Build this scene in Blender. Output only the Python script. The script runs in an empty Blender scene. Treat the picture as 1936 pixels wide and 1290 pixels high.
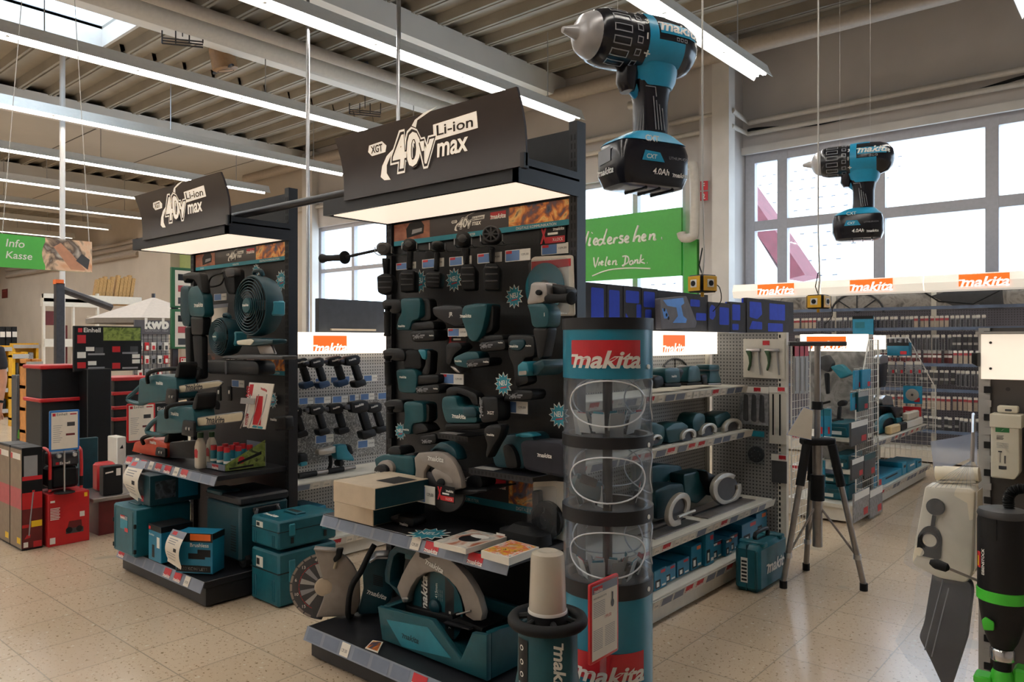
import bpy,math,random
from mathutils import Vector,Matrix
random.seed(7)
SC=bpy.context.scene
COL=SC.collection
PI=math.pi
# ------------------------------------------------------------------ camera, world, exposure
CAMZ=1.52
FPX=1433.0
YAW=math.radians(40.7)
cd=bpy.data.cameras.new('camera');cam=bpy.data.objects.new('camera',cd);COL.objects.link(cam)
cam.location=(0,0,CAMZ);cam.rotation_euler=(PI/2,0,YAW)
cd.sensor_width=36;cd.lens=FPX/1936*36;cd.clip_start=.05;cd.clip_end=300
SC.camera=cam
w=bpy.data.worlds.new('sky');SC.world=w;w.use_nodes=True
wn=w.node_tree.nodes;wb=wn['Background']
wb.inputs[0].default_value=(.8,.9,1,1);wb.inputs[1].default_value=5.5
SC.view_settings.view_transform='Standard';SC.view_settings.look='None'
SC.view_settings.gamma=1;SC.view_settings.use_curve_mapping=False
SC.view_settings.exposure=0.0
cy=SC.cycles
cy.use_denoising=True;cy.max_bounces=7;cy.diffuse_bounces=4;cy.glossy_bounces=3
cy.transmission_bounces=5;cy.transparent_max_bounces=12;cy.caustics_reflective=False;cy.caustics_refractive=False
cy.sample_clamp_indirect=4;cy.use_light_tree=True
# ------------------------------------------------------------------ pixel -> world
_s,_c=math.sin(YAW),math.cos(YAW)
def at(px,py,X=None,Y=None,Z=None):
 a=(px-968)/FPX;b=(645-py)/FPX
 d=Vector((-_s+a*_c,_c+a*_s,b))
 t=X/d.x if X is not None else Y/d.y if Y is not None else (Z-CAMZ)/d.z
 return Vector((d.x*t,d.y*t,CAMZ+d.z*t))
# ------------------------------------------------------------------ materials
def lin(h):
 h=h.lstrip('#');r=[int(h[i:i+2],16)/255 for i in (0,2,4)]
 return tuple(((v+.055)/1.055)**2.4 if v>.04045 else v/12.92 for v in r)+(1,)
MATS={}
def newmat(name):
 m=bpy.data.materials.new(name);m.use_nodes=True;MATS[name]=m
 nt=m.node_tree;return m,nt,nt.nodes['Principled BSDF']
def N(nt,t,**k):
 n=nt.nodes.new(t)
 for a,v in k.items():
  if a.startswith('i'):n.inputs[int(a[1:])].default_value=v
  else:setattr(n,a,v)
 return n
def mat(name,col,rough=.5,metal=0,var=.12,scale=18,emit=0,alpha=1,trans=0,spec=.5,ecol=None,bump=0,bscale=200):
 m,nt,p=newmat(name);L=nt.links.new
 c=lin(col)
 p.inputs['Roughness'].default_value=rough;p.inputs['Metallic'].default_value=metal
 p.inputs['Specular IOR Level'].default_value=spec
 tc=N(nt,'ShaderNodeTexCoord')
 if var:
  nz=N(nt,'ShaderNodeTexNoise');nz.inputs['Scale'].default_value=scale;nz.inputs['Detail'].default_value=3
  L(tc.outputs['Object'],nz.inputs['Vector'])
  cr=N(nt,'ShaderNodeValToRGB');e=cr.color_ramp.elements
  e[0].position=.3;e[1].position=.7
  e[0].color=tuple(v*(1-var) for v in c[:3])+(1,);e[1].color=tuple(min(1,v*(1+var)) for v in c[:3])+(1,)
  L(nz.outputs['Fac'],cr.inputs[0]);L(cr.outputs[0],p.inputs['Base Color'])
 else:p.inputs['Base Color'].default_value=c
 if bump:
  b2=N(nt,'ShaderNodeTexNoise');b2.inputs['Scale'].default_value=bscale;L(tc.outputs['Object'],b2.inputs['Vector'])
  bm_=N(nt,'ShaderNodeBump');bm_.inputs['Strength'].default_value=bump;bm_.inputs['Distance'].default_value=.002
  L(b2.outputs['Fac'],bm_.inputs['Height']);L(bm_.outputs[0],p.inputs['Normal'])
 if emit:
  p.inputs['Emission Color'].default_value=lin(ecol or col);p.inputs['Emission Strength'].default_value=emit
 if alpha<1:p.inputs['Alpha'].default_value=alpha
 if trans:p.inputs['Transmission Weight'].default_value=trans
 return m
def pegmat(name,base,hole,pitch=.025,r=.2,axis='X',rough=.5,var=.08):
 m,nt,p=newmat(name);L=nt.links.new
 tc=N(nt,'ShaderNodeTexCoord');sp=N(nt,'ShaderNodeSeparateXYZ');L(tc.outputs['Object'],sp.inputs[0])
 def fr(o):
  d=N(nt,'ShaderNodeMath',operation='DIVIDE');d.inputs[1].default_value=pitch;L(o,d.inputs[0])
  f=N(nt,'ShaderNodeMath',operation='FRACT');L(d.outputs[0],f.inputs[0])
  s=N(nt,'ShaderNodeMath',operation='SUBTRACT');s.inputs[1].default_value=.5;L(f.outputs[0],s.inputs[0])
  q=N(nt,'ShaderNodeMath',operation='POWER');q.inputs[1].default_value=2;L(s.outputs[0],q.inputs[0]);return q.outputs[0]
 ad=N(nt,'ShaderNodeMath',operation='ADD');L(fr(sp.outputs[axis]),ad.inputs[0]);L(fr(sp.outputs['Z']),ad.inputs[1])
 lt=N(nt,'ShaderNodeMath',operation='LESS_THAN');lt.inputs[1].default_value=r*r;L(ad.outputs[0],lt.inputs[0])
 nz=N(nt,'ShaderNodeTexNoise');nz.inputs['Scale'].default_value=6;L(tc.outputs['Object'],nz.inputs['Vector'])
 cr=N(nt,'ShaderNodeValToRGB');e=cr.color_ramp.elements;c=lin(base)
 e[0].color=tuple(v*(1-var) for v in c[:3])+(1,);e[1].color=tuple(v*(1+var) for v in c[:3])+(1,);L(nz.outputs['Fac'],cr.inputs[0])
 mx=N(nt,'ShaderNodeMix',data_type='RGBA');L(lt.outputs[0],mx.inputs[0]);L(cr.outputs[0],mx.inputs[6]);mx.inputs[7].default_value=lin(hole)
 L(mx.outputs[2],p.inputs['Base Color']);p.inputs['Roughness'].default_value=rough
 return m
def photo(name,cols,scale=6,rough=.4,dist=1.5,tex='noise'):
 m,nt,p=newmat(name);L=nt.links.new
 tc=N(nt,'ShaderNodeTexCoord')
 if tex=='noise':
  nz=N(nt,'ShaderNodeTexNoise');nz.inputs['Scale'].default_value=scale;nz.inputs['Detail'].default_value=4
  nz.inputs['Distortion'].default_value=dist;L(tc.outputs['Object'],nz.inputs['Vector']);out=nz.outputs['Fac']
 else:
  nz=N(nt,'ShaderNodeTexVoronoi');nz.inputs['Scale'].default_value=scale;L(tc.outputs['Object'],nz.inputs['Vector'])
  bw=N(nt,'ShaderNodeSeparateColor');L(nz.outputs['Color'],bw.inputs[0]);out=bw.outputs[0]
 cr=N(nt,'ShaderNodeValToRGB');e=cr.color_ramp.elements;n=len(cols)
 lo,hi=(.3,.7) if tex=='noise' else (0,1)
 e[0].color=lin(cols[0]);e[0].position=lo;e[1].color=lin(cols[-1]);e[1].position=hi
 for i in range(1,n-1):x=e.new(lo+(hi-lo)*i/(n-1));x.color=lin(cols[i])
 L(out,cr.inputs[0]);L(cr.outputs[0],p.inputs['Base Color']);p.inputs['Roughness'].default_value=rough
 return m
def glassmat(name,tint,a,rough=.05,spec=.8):
 m,nt,p=newmat(name);L=nt.links.new
 out=nt.nodes['Material Output'];nt.nodes.remove(p)
 tr=N(nt,'ShaderNodeBsdfTransparent');tr.inputs[0].default_value=lin(tint)
 gl=N(nt,'ShaderNodeBsdfGlossy');gl.inputs['Roughness'].default_value=rough
 df=N(nt,'ShaderNodeBsdfDiffuse');df.inputs[0].default_value=(.85,.87,.9,1)
 lw0=N(nt,'ShaderNodeLayerWeight');pw=N(nt,'ShaderNodeMath',operation='POWER');pw.inputs[1].default_value=3.5;L(lw0.outputs['Facing'],pw.inputs[0])
 lw=N(nt,'ShaderNodeMath',operation='MULTIPLY_ADD');lw.inputs[1].default_value=.55*spec;lw.inputs[2].default_value=.03;L(pw.outputs[0],lw.inputs[0])
 geo=N(nt,'ShaderNodeTexCoord');nz=N(nt,'ShaderNodeTexNoise');nz.inputs['Scale'].default_value=14;L(geo.outputs['Object'],nz.inputs['Vector'])
 mm=N(nt,'ShaderNodeMath',operation='MULTIPLY');mm.inputs[1].default_value=2*a;L(nz.outputs['Fac'],mm.inputs[0])
 m1=N(nt,'ShaderNodeMixShader');L(mm.outputs[0],m1.inputs[0]);L(tr.outputs[0],m1.inputs[1]);L(df.outputs[0],m1.inputs[2])
 m2=N(nt,'ShaderNodeMixShader');L(lw.outputs[0],m2.inputs[0]);L(m1.outputs[0],m2.inputs[1]);L(gl.outputs[0],m2.inputs[2])
 L(m2.outputs[0],out.inputs[0]);return m
# ------------------------------------------------------------------ mesh builder
def rp(pts,r,n=4):
 o=[];k=len(pts)
 for i in range(k):
  p=Vector(pts[i]);a=Vector(pts[i-1]);b=Vector(pts[(i+1) % k])
  da,db=a-p,b-p;la,lb=da.length,db.length
  if la<1e-9 or lb<1e-9:continue
  q=min(r,la*.45,lb*.45);s=p+da/la*q;e=p+db/lb*q
  for j in range(n+1):
   t=j/n;o.append(tuple(s*(1-t)**2+p*2*t*(1-t)+e*t*t))
 return o
def area2(p):return sum(p[i-1][0]*p[i][1]-p[i][0]*p[i-1][1] for i in range(len(p)))/2
def inset(p,d):
 o=[];k=len(p)
 for i in range(k):
  a=Vector(p[i-1]);b=Vector(p[i]);c=Vector(p[(i+1) % k])
  e1=b-a;e2=c-b
  n1=Vector((-e1.y,e1.x));n2=Vector((-e2.y,e2.x))
  if n1.length<1e-9:n1=n2
  if n2.length<1e-9:n2=n1
  n1.normalize();n2.normalize();n=n1+n2
  if n.length<.3:n=n1
  n.normalize();k2=max(.5,n.dot(n1));o.append(tuple(b+n*(d/k2)))
 return o
def circ(cx,cy,r,n=24,a0=0,a1=2*PI,ry=None):
 full=abs(a1-a0-2*PI)<1e-6;m=n if full else n+1
 return [(cx+r*math.cos(a0+(a1-a0)*i/n),cy+(ry or r)*math.sin(a0+(a1-a0)*i/n)) for i in range(m)]
class MB:
 def __init__(s,M=None):s.v=[];s.f=[];s.fm=[];s.ms=[];s.M=M or Matrix();s.sharp=38
 def mi(s,m):
  if m not in s.ms:s.ms.append(m)
  return s.ms.index(m)
 def add(s,vs,fs,m):
  o=len(s.v);k=s.mi(m)
  s.v += [s.M @ Vector(v) for v in vs]
  for f in fs:s.f.append([o+i for i in f]);s.fm.append(k)
  return s
 def box(s,c,d,m,bev=0,R=None):
  x,y,z=d[0]/2,d[1]/2,d[2]/2
  if bev:
   b=min(bev,x*.9,y*.9,z*.9);vs=[]
   for sx in (-1,1):
    for sy in (-1,1):
     for sz in (-1,1):
      vs += [(sx*(x-b),sy*(y-b),sz*z),(sx*(x-b),sy*y,sz*(z-b)),(sx*x,sy*(y-b),sz*(z-b))]
   I=lambda a,b_,c_,k:((a>0)*4+(b_>0)*2+(c_>0))*3+k
   fs=[]
   for q in (-1,1):
    fs.append([I(-1,-1,q,0),I(1,-1,q,0),I(1,1,q,0),I(-1,1,q,0)][::q])
    fs.append([I(-1,q,-1,1),I(1,q,-1,1),I(1,q,1,1),I(-1,q,1,1)][::-q])
    fs.append([I(q,-1,-1,2),I(q,1,-1,2),I(q,1,1,2),I(q,-1,1,2)][::q])
   for a in (-1,1):
    for b_ in (-1,1):
     fs.append([I(a,b_,-1,1),I(a,b_,1,1),I(a,b_,1,2),I(a,b_,-1,2)][::a*b_])
     fs.append([I(a,-1,b_,0),I(a,1,b_,0),I(a,1,b_,2),I(a,-1,b_,2)][::-a*b_])
     fs.append([I(-1,a,b_,0),I(1,a,b_,0),I(1,a,b_,1),I(-1,a,b_,1)][::a*b_])
     for c_ in (-1,1):fs.append([I(a,b_,c_,0),I(a,b_,c_,1),I(a,b_,c_,2)])
  else:
   vs=[(a*x,b*y,e*z) for a in (-1,1) for b in (-1,1) for e in (-1,1)]
   fs=[(0,1,3,2),(4,6,7,5),(0,4,5,1),(2,3,7,6),(0,2,6,4),(1,5,7,3)]
  c=Vector(c)
  if R is not None:vs=[R @ Vector(v) for v in vs]
  return s.add([Vector(v)+c for v in vs],fs,m)
 def b2(s,lo,hi,m,bev=0):
  return s.box([(a+b)/2 for a,b in zip(lo,hi)],[abs(b-a) for a,b in zip(lo,hi)],m,bev)
 def ring(s,c,u,v,n,ru,rv,e=2):
  o=[]
  for i in range(n):
   t=2*PI*i/n;ct,st=math.cos(t),math.sin(t)
   if e != 2:ct=math.copysign(abs(ct)**(2/e),ct);st=math.copysign(abs(st)**(2/e),st)
   o.append(c+u*(ru*ct)+v*(rv*st))
  return o
 def loft(s,rings,m,cap=True,close=False):
  n=len(rings[0]);vs=[p for r in rings for p in r];fs=[];k=len(rings)
  for i in range(k if close else k-1):
   a=i*n;b=((i+1) % k)*n
   for j in range(n):fs.append((a+j,a+(j+1) % n,b+(j+1) % n,b+j))
  if cap and not close:fs.append(tuple(range(n))[::-1]);fs.append(tuple((k-1)*n+j for j in range(n)))
  return s.add(vs,fs,m)
 def sect(s,secs,m,n=16,axis='Y',e=3,cap=True):
  ax='XYZ'.index(axis);iu,iv=[(1,2),(0,2),(0,1)][ax];rs=[]
  for q in secs:
   c=[0,0,0];c[ax]=q[0];c[iu]=q[1];c[iv]=q[2]
   u=Vector((0,0,0));u[iu]=1;v=Vector((0,0,0));v[iv]=1
   rs.append(s.ring(Vector(c),u,v,n,q[3],q[4],q[5] if len(q)>5 else e))
  return s.loft(rs,m,cap)
 def cyl(s,p0,p1,r0,m,r1=None,n=12,cap=True):
  p0,p1=Vector(p0),Vector(p1);d=(p1-p0).normalized()
  u=d.orthogonal().normalized();v=d.cross(u);r1=r0 if r1 is None else r1
  return s.loft([s.ring(p0,u,v,n,r0,r0),s.ring(p1,u,v,n,r1,r1)],m,cap)
 def lathe(s,prof,m,o=(0,0,0),d=(0,0,1),n=24,cap=True):
  d=Vector(d).normalized();u=d.orthogonal().normalized();v=d.cross(u);o=Vector(o)
  return s.loft([s.ring(o+d*z,u,v,n,max(r,1e-4),max(r,1e-4)) for r,z in prof],m,cap)
 def tube(s,pts,r,m,n=8,smooth=0,close=False,rad=None):
  P=[Vector(p) for p in pts]
  if smooth:
   Q=[];k=len(P)
   for i in range(k if close else k-1):
    g=(lambda j:P[j % k]) if close else (lambda j:P[max(0,min(k-1,j))])
    a,b,c,d=g(i-1),g(i),g(i+1),g(i+2)
    for j in range(smooth):
     t=j/smooth;Q.append(.5*((2*b)+(c-a)*t+(2*a-5*b+4*c-d)*t*t+(3*b-a-3*c+d)*t**3))
   if not close:Q.append(P[-1])
   P=Q
  k=len(P);rings=[];u=None
  for i in range(k):
   if close:d=P[(i+1) % k]-P[i-1]
   else:d=P[min(i+1,k-1)]-P[max(i-1,0)]
   if d.length<1e-9:d=Vector((0,0,1))
   d.normalize()
   u=d.orthogonal() if u is None else u-d*u.dot(d)
   if u.length<1e-6:u=d.orthogonal()
   u.normalize();v=d.cross(u)
   rr=r if rad is None else rad(i/(k-1))
   rings.append(s.ring(P[i],u,v,n,rr,rr))
  return s.loft(rings,m,True,close)
 def ell(s,c,r,m,n=16,k=8):
  c=Vector(c);rs=[]
  for i in range(k+1):
   t=-PI/2+PI*i/k;q=max(math.cos(t),.01)
   rs.append(s.ring(c+Vector((0,0,r[2]*math.sin(t))),Vector((1,0,0)),Vector((0,1,0)),n,r[0]*q,r[1]*q))
  return s.loft(rs,m)
 def prism(s,poly,F,t0,t1,m,bev=0,seg=2,fm=None):
  o,u,v,nn=F
  poly=[p for i,p in enumerate(poly) if abs(p[0]-poly[i-1][0])+abs(p[1]-poly[i-1][1])>2e-5]
  if len(poly)<3 or abs(area2(poly))<1e-8:return s
  if area2(poly)<0:poly=poly[::-1]
  bev=min(bev,abs(t1-t0)*.48)
  lv=[]
  if bev:
   for j in range(seg+1):
    a=PI/2*j/seg;lv.append((t0+bev*(1-math.cos(a)) if 0 else t0+bev*(1-math.sin(a)),bev*(1-math.cos(a))))
   lv=[(t0+bev*(1-math.sin(PI/2*(seg-j)/seg)) if 0 else t0+bev*(1-math.cos(PI/2*j/seg)),bev*(1-math.sin(PI/2*j/seg))) for j in range(seg+1)]
   lv += [(t1-(a-t0),b) for a,b in lv[::-1]]
  else:lv=[(t0,0),(t1,0)]
  rs=[]
  for h,d in lv:
   q=inset(poly,d) if d>1e-7 else poly
   rs.append([o+u*a+v*b+nn*h for a,b in q])
  s.loft(rs,m,len(poly) <= 4)
  if len(poly)>4:
   n_=len(poly);a0=len(s.v)-len(rs)*n_;b0=len(s.v)-n_;k_=s.mi(m)
   from mathutils.geometry import tessellate_polygon as tp
   q=inset(poly,lv[-1][1]) if lv[-1][1]>1e-7 else poly
   for tr in tp([[Vector((x,y,0)) for x,y in q]]):
    if len(set(tr))<3:continue
    tr=tr if area2([q[i] for i in tr])>0 else tr[::-1]
    s.f.append([b0+i for i in tr]);s.fm.append(k_);s.f.append([a0+i for i in tr[::-1]]);s.fm.append(k_)
  return s
 def plate(s,poly,F,h,m):
  o,u,v,nn=F
  return s.add([o+u*a+v*b+nn*h for a,b in poly],[tuple(range(len(poly)))],m)
 def build(s,name,parent=None,loc=None,smooth=True,**tags):
  me=bpy.data.meshes.new(name)
  ob=bpy.data.objects.new(name,me)
  if parent is not None:off=parent.location
  elif loc is not None:off=Vector(loc)
  else:
   xs=[q.x for q in s.v];ys=[q.y for q in s.v]
   off=Vector(((min(xs)+max(xs))/2,(min(ys)+max(ys))/2,min(q.z for q in s.v)))
  if parent is not None and parent.parent is not None:off=parent.parent.location
  me.from_pydata([q-off for q in s.v],[],s.f);me.update()
  for k in s.ms:me.materials.append(MATS[k])
  me.polygons.foreach_set('material_index',s.fm)
  if me.validate():me.update()
  if smooth:
   me.polygons.foreach_set('use_smooth',[len(f) <= 8 for f in s.f]);me.set_sharp_from_angle(angle=math.radians(s.sharp))
  COL.objects.link(ob)
  if parent is not None:ob.parent=parent
  else:ob.location=off
  for k,v in tags.items():ob[k]=v
  return ob
def struct(name,mb,**k):return mb.build(name,None,kind='structure',smooth=False,**k)
def thing(name,label,cat,loc,group=None):
 o=bpy.data.objects.new(name,None);COL.objects.link(o);o.location=loc;o.empty_display_size=.05
 o['label']=label;o['category']=cat
 if group:o['group']=group
 return o
def solo(name,mb,label,cat,group=None,kind=None):
 o=mb.build(name);o['label']=label;o['category']=cat
 if group:o['group']=group
 if kind:o['kind']=kind
 return o
def dup(root,loc,rotz=None,label=None,group=None):
 r=root.copy();COL.objects.link(r);r.location=loc
 if rotz is not None:r.rotation_euler=(0,0,rotz)
 if label:r['label']=label
 if group:r['group']=group
 for ch in list(root.children):
  c=ch.copy();COL.objects.link(c);c.parent=r
  for g in list(ch.children):
   d=g.copy();COL.objects.link(d);d.parent=c
 return r
ORD='first second third fourth fifth sixth seventh eighth ninth tenth eleventh twelfth thirteenth fourteenth fifteenth sixteenth seventeenth eighteenth nineteenth twentieth'.split()
# frames: the plane of a panel, u to the right as seen from its front, v up, n towards its front
UZ=Vector((0,0,1))
def FY(Y,x=0,z=0):return (Vector((x,Y,z)),Vector((1,0,0)),UZ,Vector((0,-1,0)))
def FX(X,y=0,z=0):return (Vector((X,y,z)),Vector((0,1,0)),UZ,Vector((1,0,0)))
def FV(px,py,yaw,**k):
 c,n=math.cos(yaw),math.sin(yaw)
 return (at(px,py,**k),Vector((c,n,0)),UZ,Vector((n,-c,0)))
def ip(pts,F,h=0):
 o,u,v,n=F;c=Vector((0,0,CAMZ));r=[]
 for px,py in pts:
  a=(px-968)/FPX;b=(645-py)/FPX;d=Vector((-_s+a*_c,_c+a*_s,b))
  q=c+d*((o+n*h-c).dot(n)/d.dot(n))-o
  r.append((q.dot(u),q.dot(v)))
 return r
def yp(pts,Y):return [((q := at(a,b,Y=Y)).x,q.z) for a,b in pts]
def xp(pts,X):return [((q := at(a,b,X=X)).y,q.z) for a,b in pts]
# ------------------------------------------------------------------ lettering
_T={}
def glyphs(txt,bold=0.0,shear=0.0):
 k=(txt,bold,shear)
 if k not in _T:
  cu=bpy.data.curves.new('t','FONT');cu.body=txt;cu.size=1;cu.offset=bold;cu.shear=shear;cu.resolution_u=3
  o=bpy.data.objects.new('t',cu);me=bpy.data.meshes.new_from_object(o)
  vs=[(q.co.x,q.co.y) for q in me.vertices];fs=[tuple(p.vertices) for p in me.polygons]
  bpy.data.objects.remove(o);bpy.data.curves.remove(cu);bpy.data.meshes.remove(me)
  _T[k]=(vs,fs)
 return _T[k]
def text(mb,txt,F,x,y,m,w=None,h=None,bold=0.0,shear=0.0,lift=.001,al='l'):
 vs,fs=glyphs(txt,bold,shear)
 if not vs:return
 x0=min(a for a,b in vs);x1=max(a for a,b in vs);y0=min(b for a,b in vs);y1=max(b for a,b in vs)
 sx=w/(x1-x0) if w else h/(y1-y0);sy=h/(y1-y0) if h else sx
 W_=(x1-x0)*sx;ox=x-(W_/2 if al=='c' else W_ if al=='r' else 0)
 o,u,v,n=F
 mb.add([o+u*(ox+(a-x0)*sx)+v*(y+(b-y0)*sy)+n*lift for a,b in vs],fs,m)
def wordmark(mb,F,x,y,w,m='print_white',lift=.0012):
 text(mb,'makita',F,x+w*.03,y,m,w=w*.97,h=w*.235,bold=.028,shear=.28,lift=lift)
 mb.plate([(x,y+w*.15),(x+w*.12,y+w*.15),(x+w*.13,y+w*.185),(x+w*.01,y+w*.185)],F,lift,m)
 mb.plate([(x+w*.93,y),(x+w*1.0,y),(x+w*1.0,y+w*.03),(x+w*.94,y+w*.03)],F,lift,m)
def badge(mb,F,x,y,w,h,red='print_red',white='print_white',lift=.001):
 mb.plate([(x,y+h*.08),(x+w,y+h*.08),(x+w,y+h),(x,y+h)],F,lift,red)
 wordmark(mb,F,x,y,w,white,lift+.0008)
def rot_frame(F,ang):
 o,u,v,n=F;c,s=math.cos(ang),math.sin(ang)
 return (o,u*c+v*s,v*c-u*s,n)
def FO(F,x,y,h=0):return (F[0]+F[1]*x+F[2]*y+F[3]*h,F[1],F[2],F[3])
# ------------------------------------------------------------------ shared materials
mat('print_white','#efece4',.5,var=.03);mat('print_red','#b81e2a',.45,var=.05);mat('print_black','#141416',.5,var=.05)
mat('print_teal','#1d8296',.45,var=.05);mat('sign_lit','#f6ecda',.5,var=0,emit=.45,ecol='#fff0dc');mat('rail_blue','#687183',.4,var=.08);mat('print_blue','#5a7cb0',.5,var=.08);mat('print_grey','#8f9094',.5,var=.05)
mat('print_yellow','#e8c020',.5,var=.05);mat('print_orange','#e06a28',.5,var=.1);mat('print_cream','#e4d8c0',.5,var=.04)
mat('teal','#13464f',.42,spec=.35,var=.12,bump=.1);mat('teal_dark','#0a343e',.45,spec=.35,var=.12,bump=.1);mat('teal_light','#1a7183',.42,var=.1,bump=.08)
mat('teal_case','#105260',.42,spec=.35,var=.12,bump=.15);mat('teal_box','#116f90',.45,var=.1)
mat('tool_black','#0e0f12',.5,spec=.3,var=.2,bump=.15);mat('rubber','#0b0c0e',.7,spec=.3,var=.2,bump=.2);mat('tool_grey','#3a3b3e',.5,var=.15)
mat('alu','#9a9490',.42,.85,var=.1);mat('alu_paint','#8d847d',.5,.2,var=.1);mat('steel','#b9b9bb',.3,1,var=.06);mat('bar_metal','#b0a68f',.45,.3,var=.06)
mat('steel_dark','#4c4c50',.4,.9,var=.1);mat('chrome','#d8d8da',.18,1,var=.03)
mat('shop_black','#121317',.5,spec=.3,var=.1,bump=.05);mat('shop_black2','#17181d',.45,spec=.35,var=.08,bump=.05);mat('rail_grey','#7b8290',.4,var=.06)
mat('sign_brown','#2e2626',.35,var=.05);mat('gap_dark','#050506',.8,var=0)
mat('shop_white','#d9d4c8',.45,var=.04);mat('shop_grey','#a9a7a4',.5,var=.05);mat('white_wire','#e6e3dc',.4,var=.03)
mat('cream_paper','#ece4d6',.6,var=.03);mat('card_beige','#c3b29b',.7,var=.06);mat('red_plastic','#b51b22',.4,var=.06)
mat('red_box','#b0151d',.45,var=.08);mat('red_dark','#5a1014',.5,var=.15);mat('blue_plastic','#2f6fb4',.4,var=.05);mat('orange_tool','#b03a1c',.45,var=.1)
mat('green_cap','#2c4a2a',.5);mat('bottle_cream','#d8cfbf',.4,var=.03);mat('green_tool','#3fb52f',.4,var=.08)
mat('blue_foam','#1438b4',.8,var=.1);mat('grey_foam','#2e2d31',.9,var=.15,bump=.2);mat('yellow','#d9a514',.45,var=.08);mat('orange_wood','#c07f3a',.55,var=.15)
mat('milk_plastic','#e6dfcb',.35,var=.03);mat('lamp_diffuser','#e9dcc8',.25,var=.03,trans=.35)
mat('skin','#c08a6c',.55,var=.08);mat('dark_cloth','#22222a',.9,var=.2)
mat('teal_vinyl','#1c8fb8',.35,var=.05);mat('navy_vinyl','#14141c',.28,var=.08);mat('grey_vinyl','#b3b0b0',.3,.2,var=.05)
pegmat('peg_black','#101114','#08080a',.025,.2,'X');pegmat('peg_white','#b9b6b2','#3a3a3c',.025,.22,'Y');pegmat('peg_grey','#8c8a88','#2e2e30',.025,.22,'X')
mat('light_panel','#fff0dc',.5,var=0,emit=.92,ecol='#ffeed8');mat('tube_light','#fff4d8',.5,var=0,emit=36,ecol='#fdfaf5')
mat('pelmet_lit','#fff6e6',.5,var=0,emit=1.35,ecol='#fff4e2');mat('pelmet_orange','#e85a1a',.5,var=0,emit=1.0,ecol='#f0681c');mat('pelmet_dim','#efe8da',.5,var=.02,emit=.35,ecol='#fff4e2')
mat('lamp_white','#d8d4cc',.4,var=.03)
photo('photo_battery',['#2a1510','#7a3c24','#a86a4c','#4a2418'],5,dist=.6)
photo('photo_sparks',['#1e1c2a','#4a4f66','#7a4638','#d87a2c','#f2c070','#3a3040'],9,dist=2)
photo('photo_mag',['#24303a','#d8b040','#d05030','#e8dccc','#2a6a80'],14,dist=2)
photo('photo_grass',['#3a4a20','#6a7a34','#8a9a4c','#2c3418'],12)
photo('photo_people',['#4a7a38','#d89a70','#e8c8a8','#5a4a40','#c8c0b4'],3.2,dist=1)
photo('photo_dark',['#0e1014','#22262c','#4a5058','#101216'],14,dist=1)
photo('photo_tools',['#2c2d30','#8a8886','#5c5a58','#c8c6c2','#3a3a3c'],24,dist=3)
photo('photo_loft',['#5a5552','#8a8580','#a39d97','#77726e'],5,dist=2)
glassmat('clear_plastic','#f2f6fa',.05);glassmat('film','#f4f7fc',.1,.2,.4);glassmat('blister','#f4f6f8',.03,.1)
glassmat('window_glass','#f4faff',.01,.02,.5)
mat('teal_vinyl_tower','#13718c',.3,var=.04);mat('rim_clear','#e8ecf2',.2,var=.03)
mat('alu_white','#b8b2a8',.4,.5,var=.06);mat('film_grey','#8b8c90',.25,var=.3,scale=40);mat('shop_grey_foam','#6c6a70',.8,var=.1);mat('teal_bright','#2c78d0',.5,var=.1)
mat('teal_pack','#1f86ac',.45,var=.08);mat('orange_pale','#d9bd8c',.5,var=.08);mat('pelmet_far','#f6efe2',.5,var=.02,emit=.5,ecol='#fff4e4');mat('rail_far','#55647e',.5,var=.2,scale=9)
mat('print_red_far','#a8434a',.5,var=.1);mat('pack_beige','#b5a797',.5,var=.1);pegmat('peg_far','#5e5c66','#34333a',.03,.22,'X')
photo('photo_loft2',['#4c4a4a','#6e6c6a','#8a8886','#5c5a58'],5,dist=2)
mat('blue_dark','#1d3a5c',.45,var=.1);mat('pelmet_white','#ffffff',.5,var=0,emit=.6)
mat('banner_green','#3f9a3a',.35,var=.03);mat('sign_green','#4fae4a',.4,var=.03);mat('parasol','#b8aca0',.8,var=.05);mat('wood','#a88450',.6,var=.2,scale=30)
mat('film_blue','#c8d6f2',.2,var=.05,alpha=.35);mat('milk_bag','#f2e8d2',.4,var=.05);mat('cable','#c9c6c0',.5,var=0);mat('vinyl_black','#15151d',.22,var=.06)
mat('speaker_tan','#8a6a48',.6,var=.1);mat('green_label','#1e6a34',.5,var=.05);mat('pelmet_half','#f4ead8',.5,var=.02,emit=.75,ecol='#fff0dc');pegmat('peg_black_brick','#3e3a38','#1a1918',.05,.12,'X',var=.4)
mat('wood_dim','#7c6a58',.5,var=.12);mat('sign_grey','#4c4a50',.5,var=.05);mat('frame_green','#1e5a36',.45,var=.05);mat('parasol_dark','#6f665c',.8,var=.05);mat('leaf_green','#4c8a2c',.5,var=.3,scale=30);mat('panel_green','#9aa86e',.7,var=.06)
photo('photo_mag2',['#1d5a6a','#b06038','#d8d0c4','#2a6a7a','#38302c'],5,dist=1)
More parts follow.
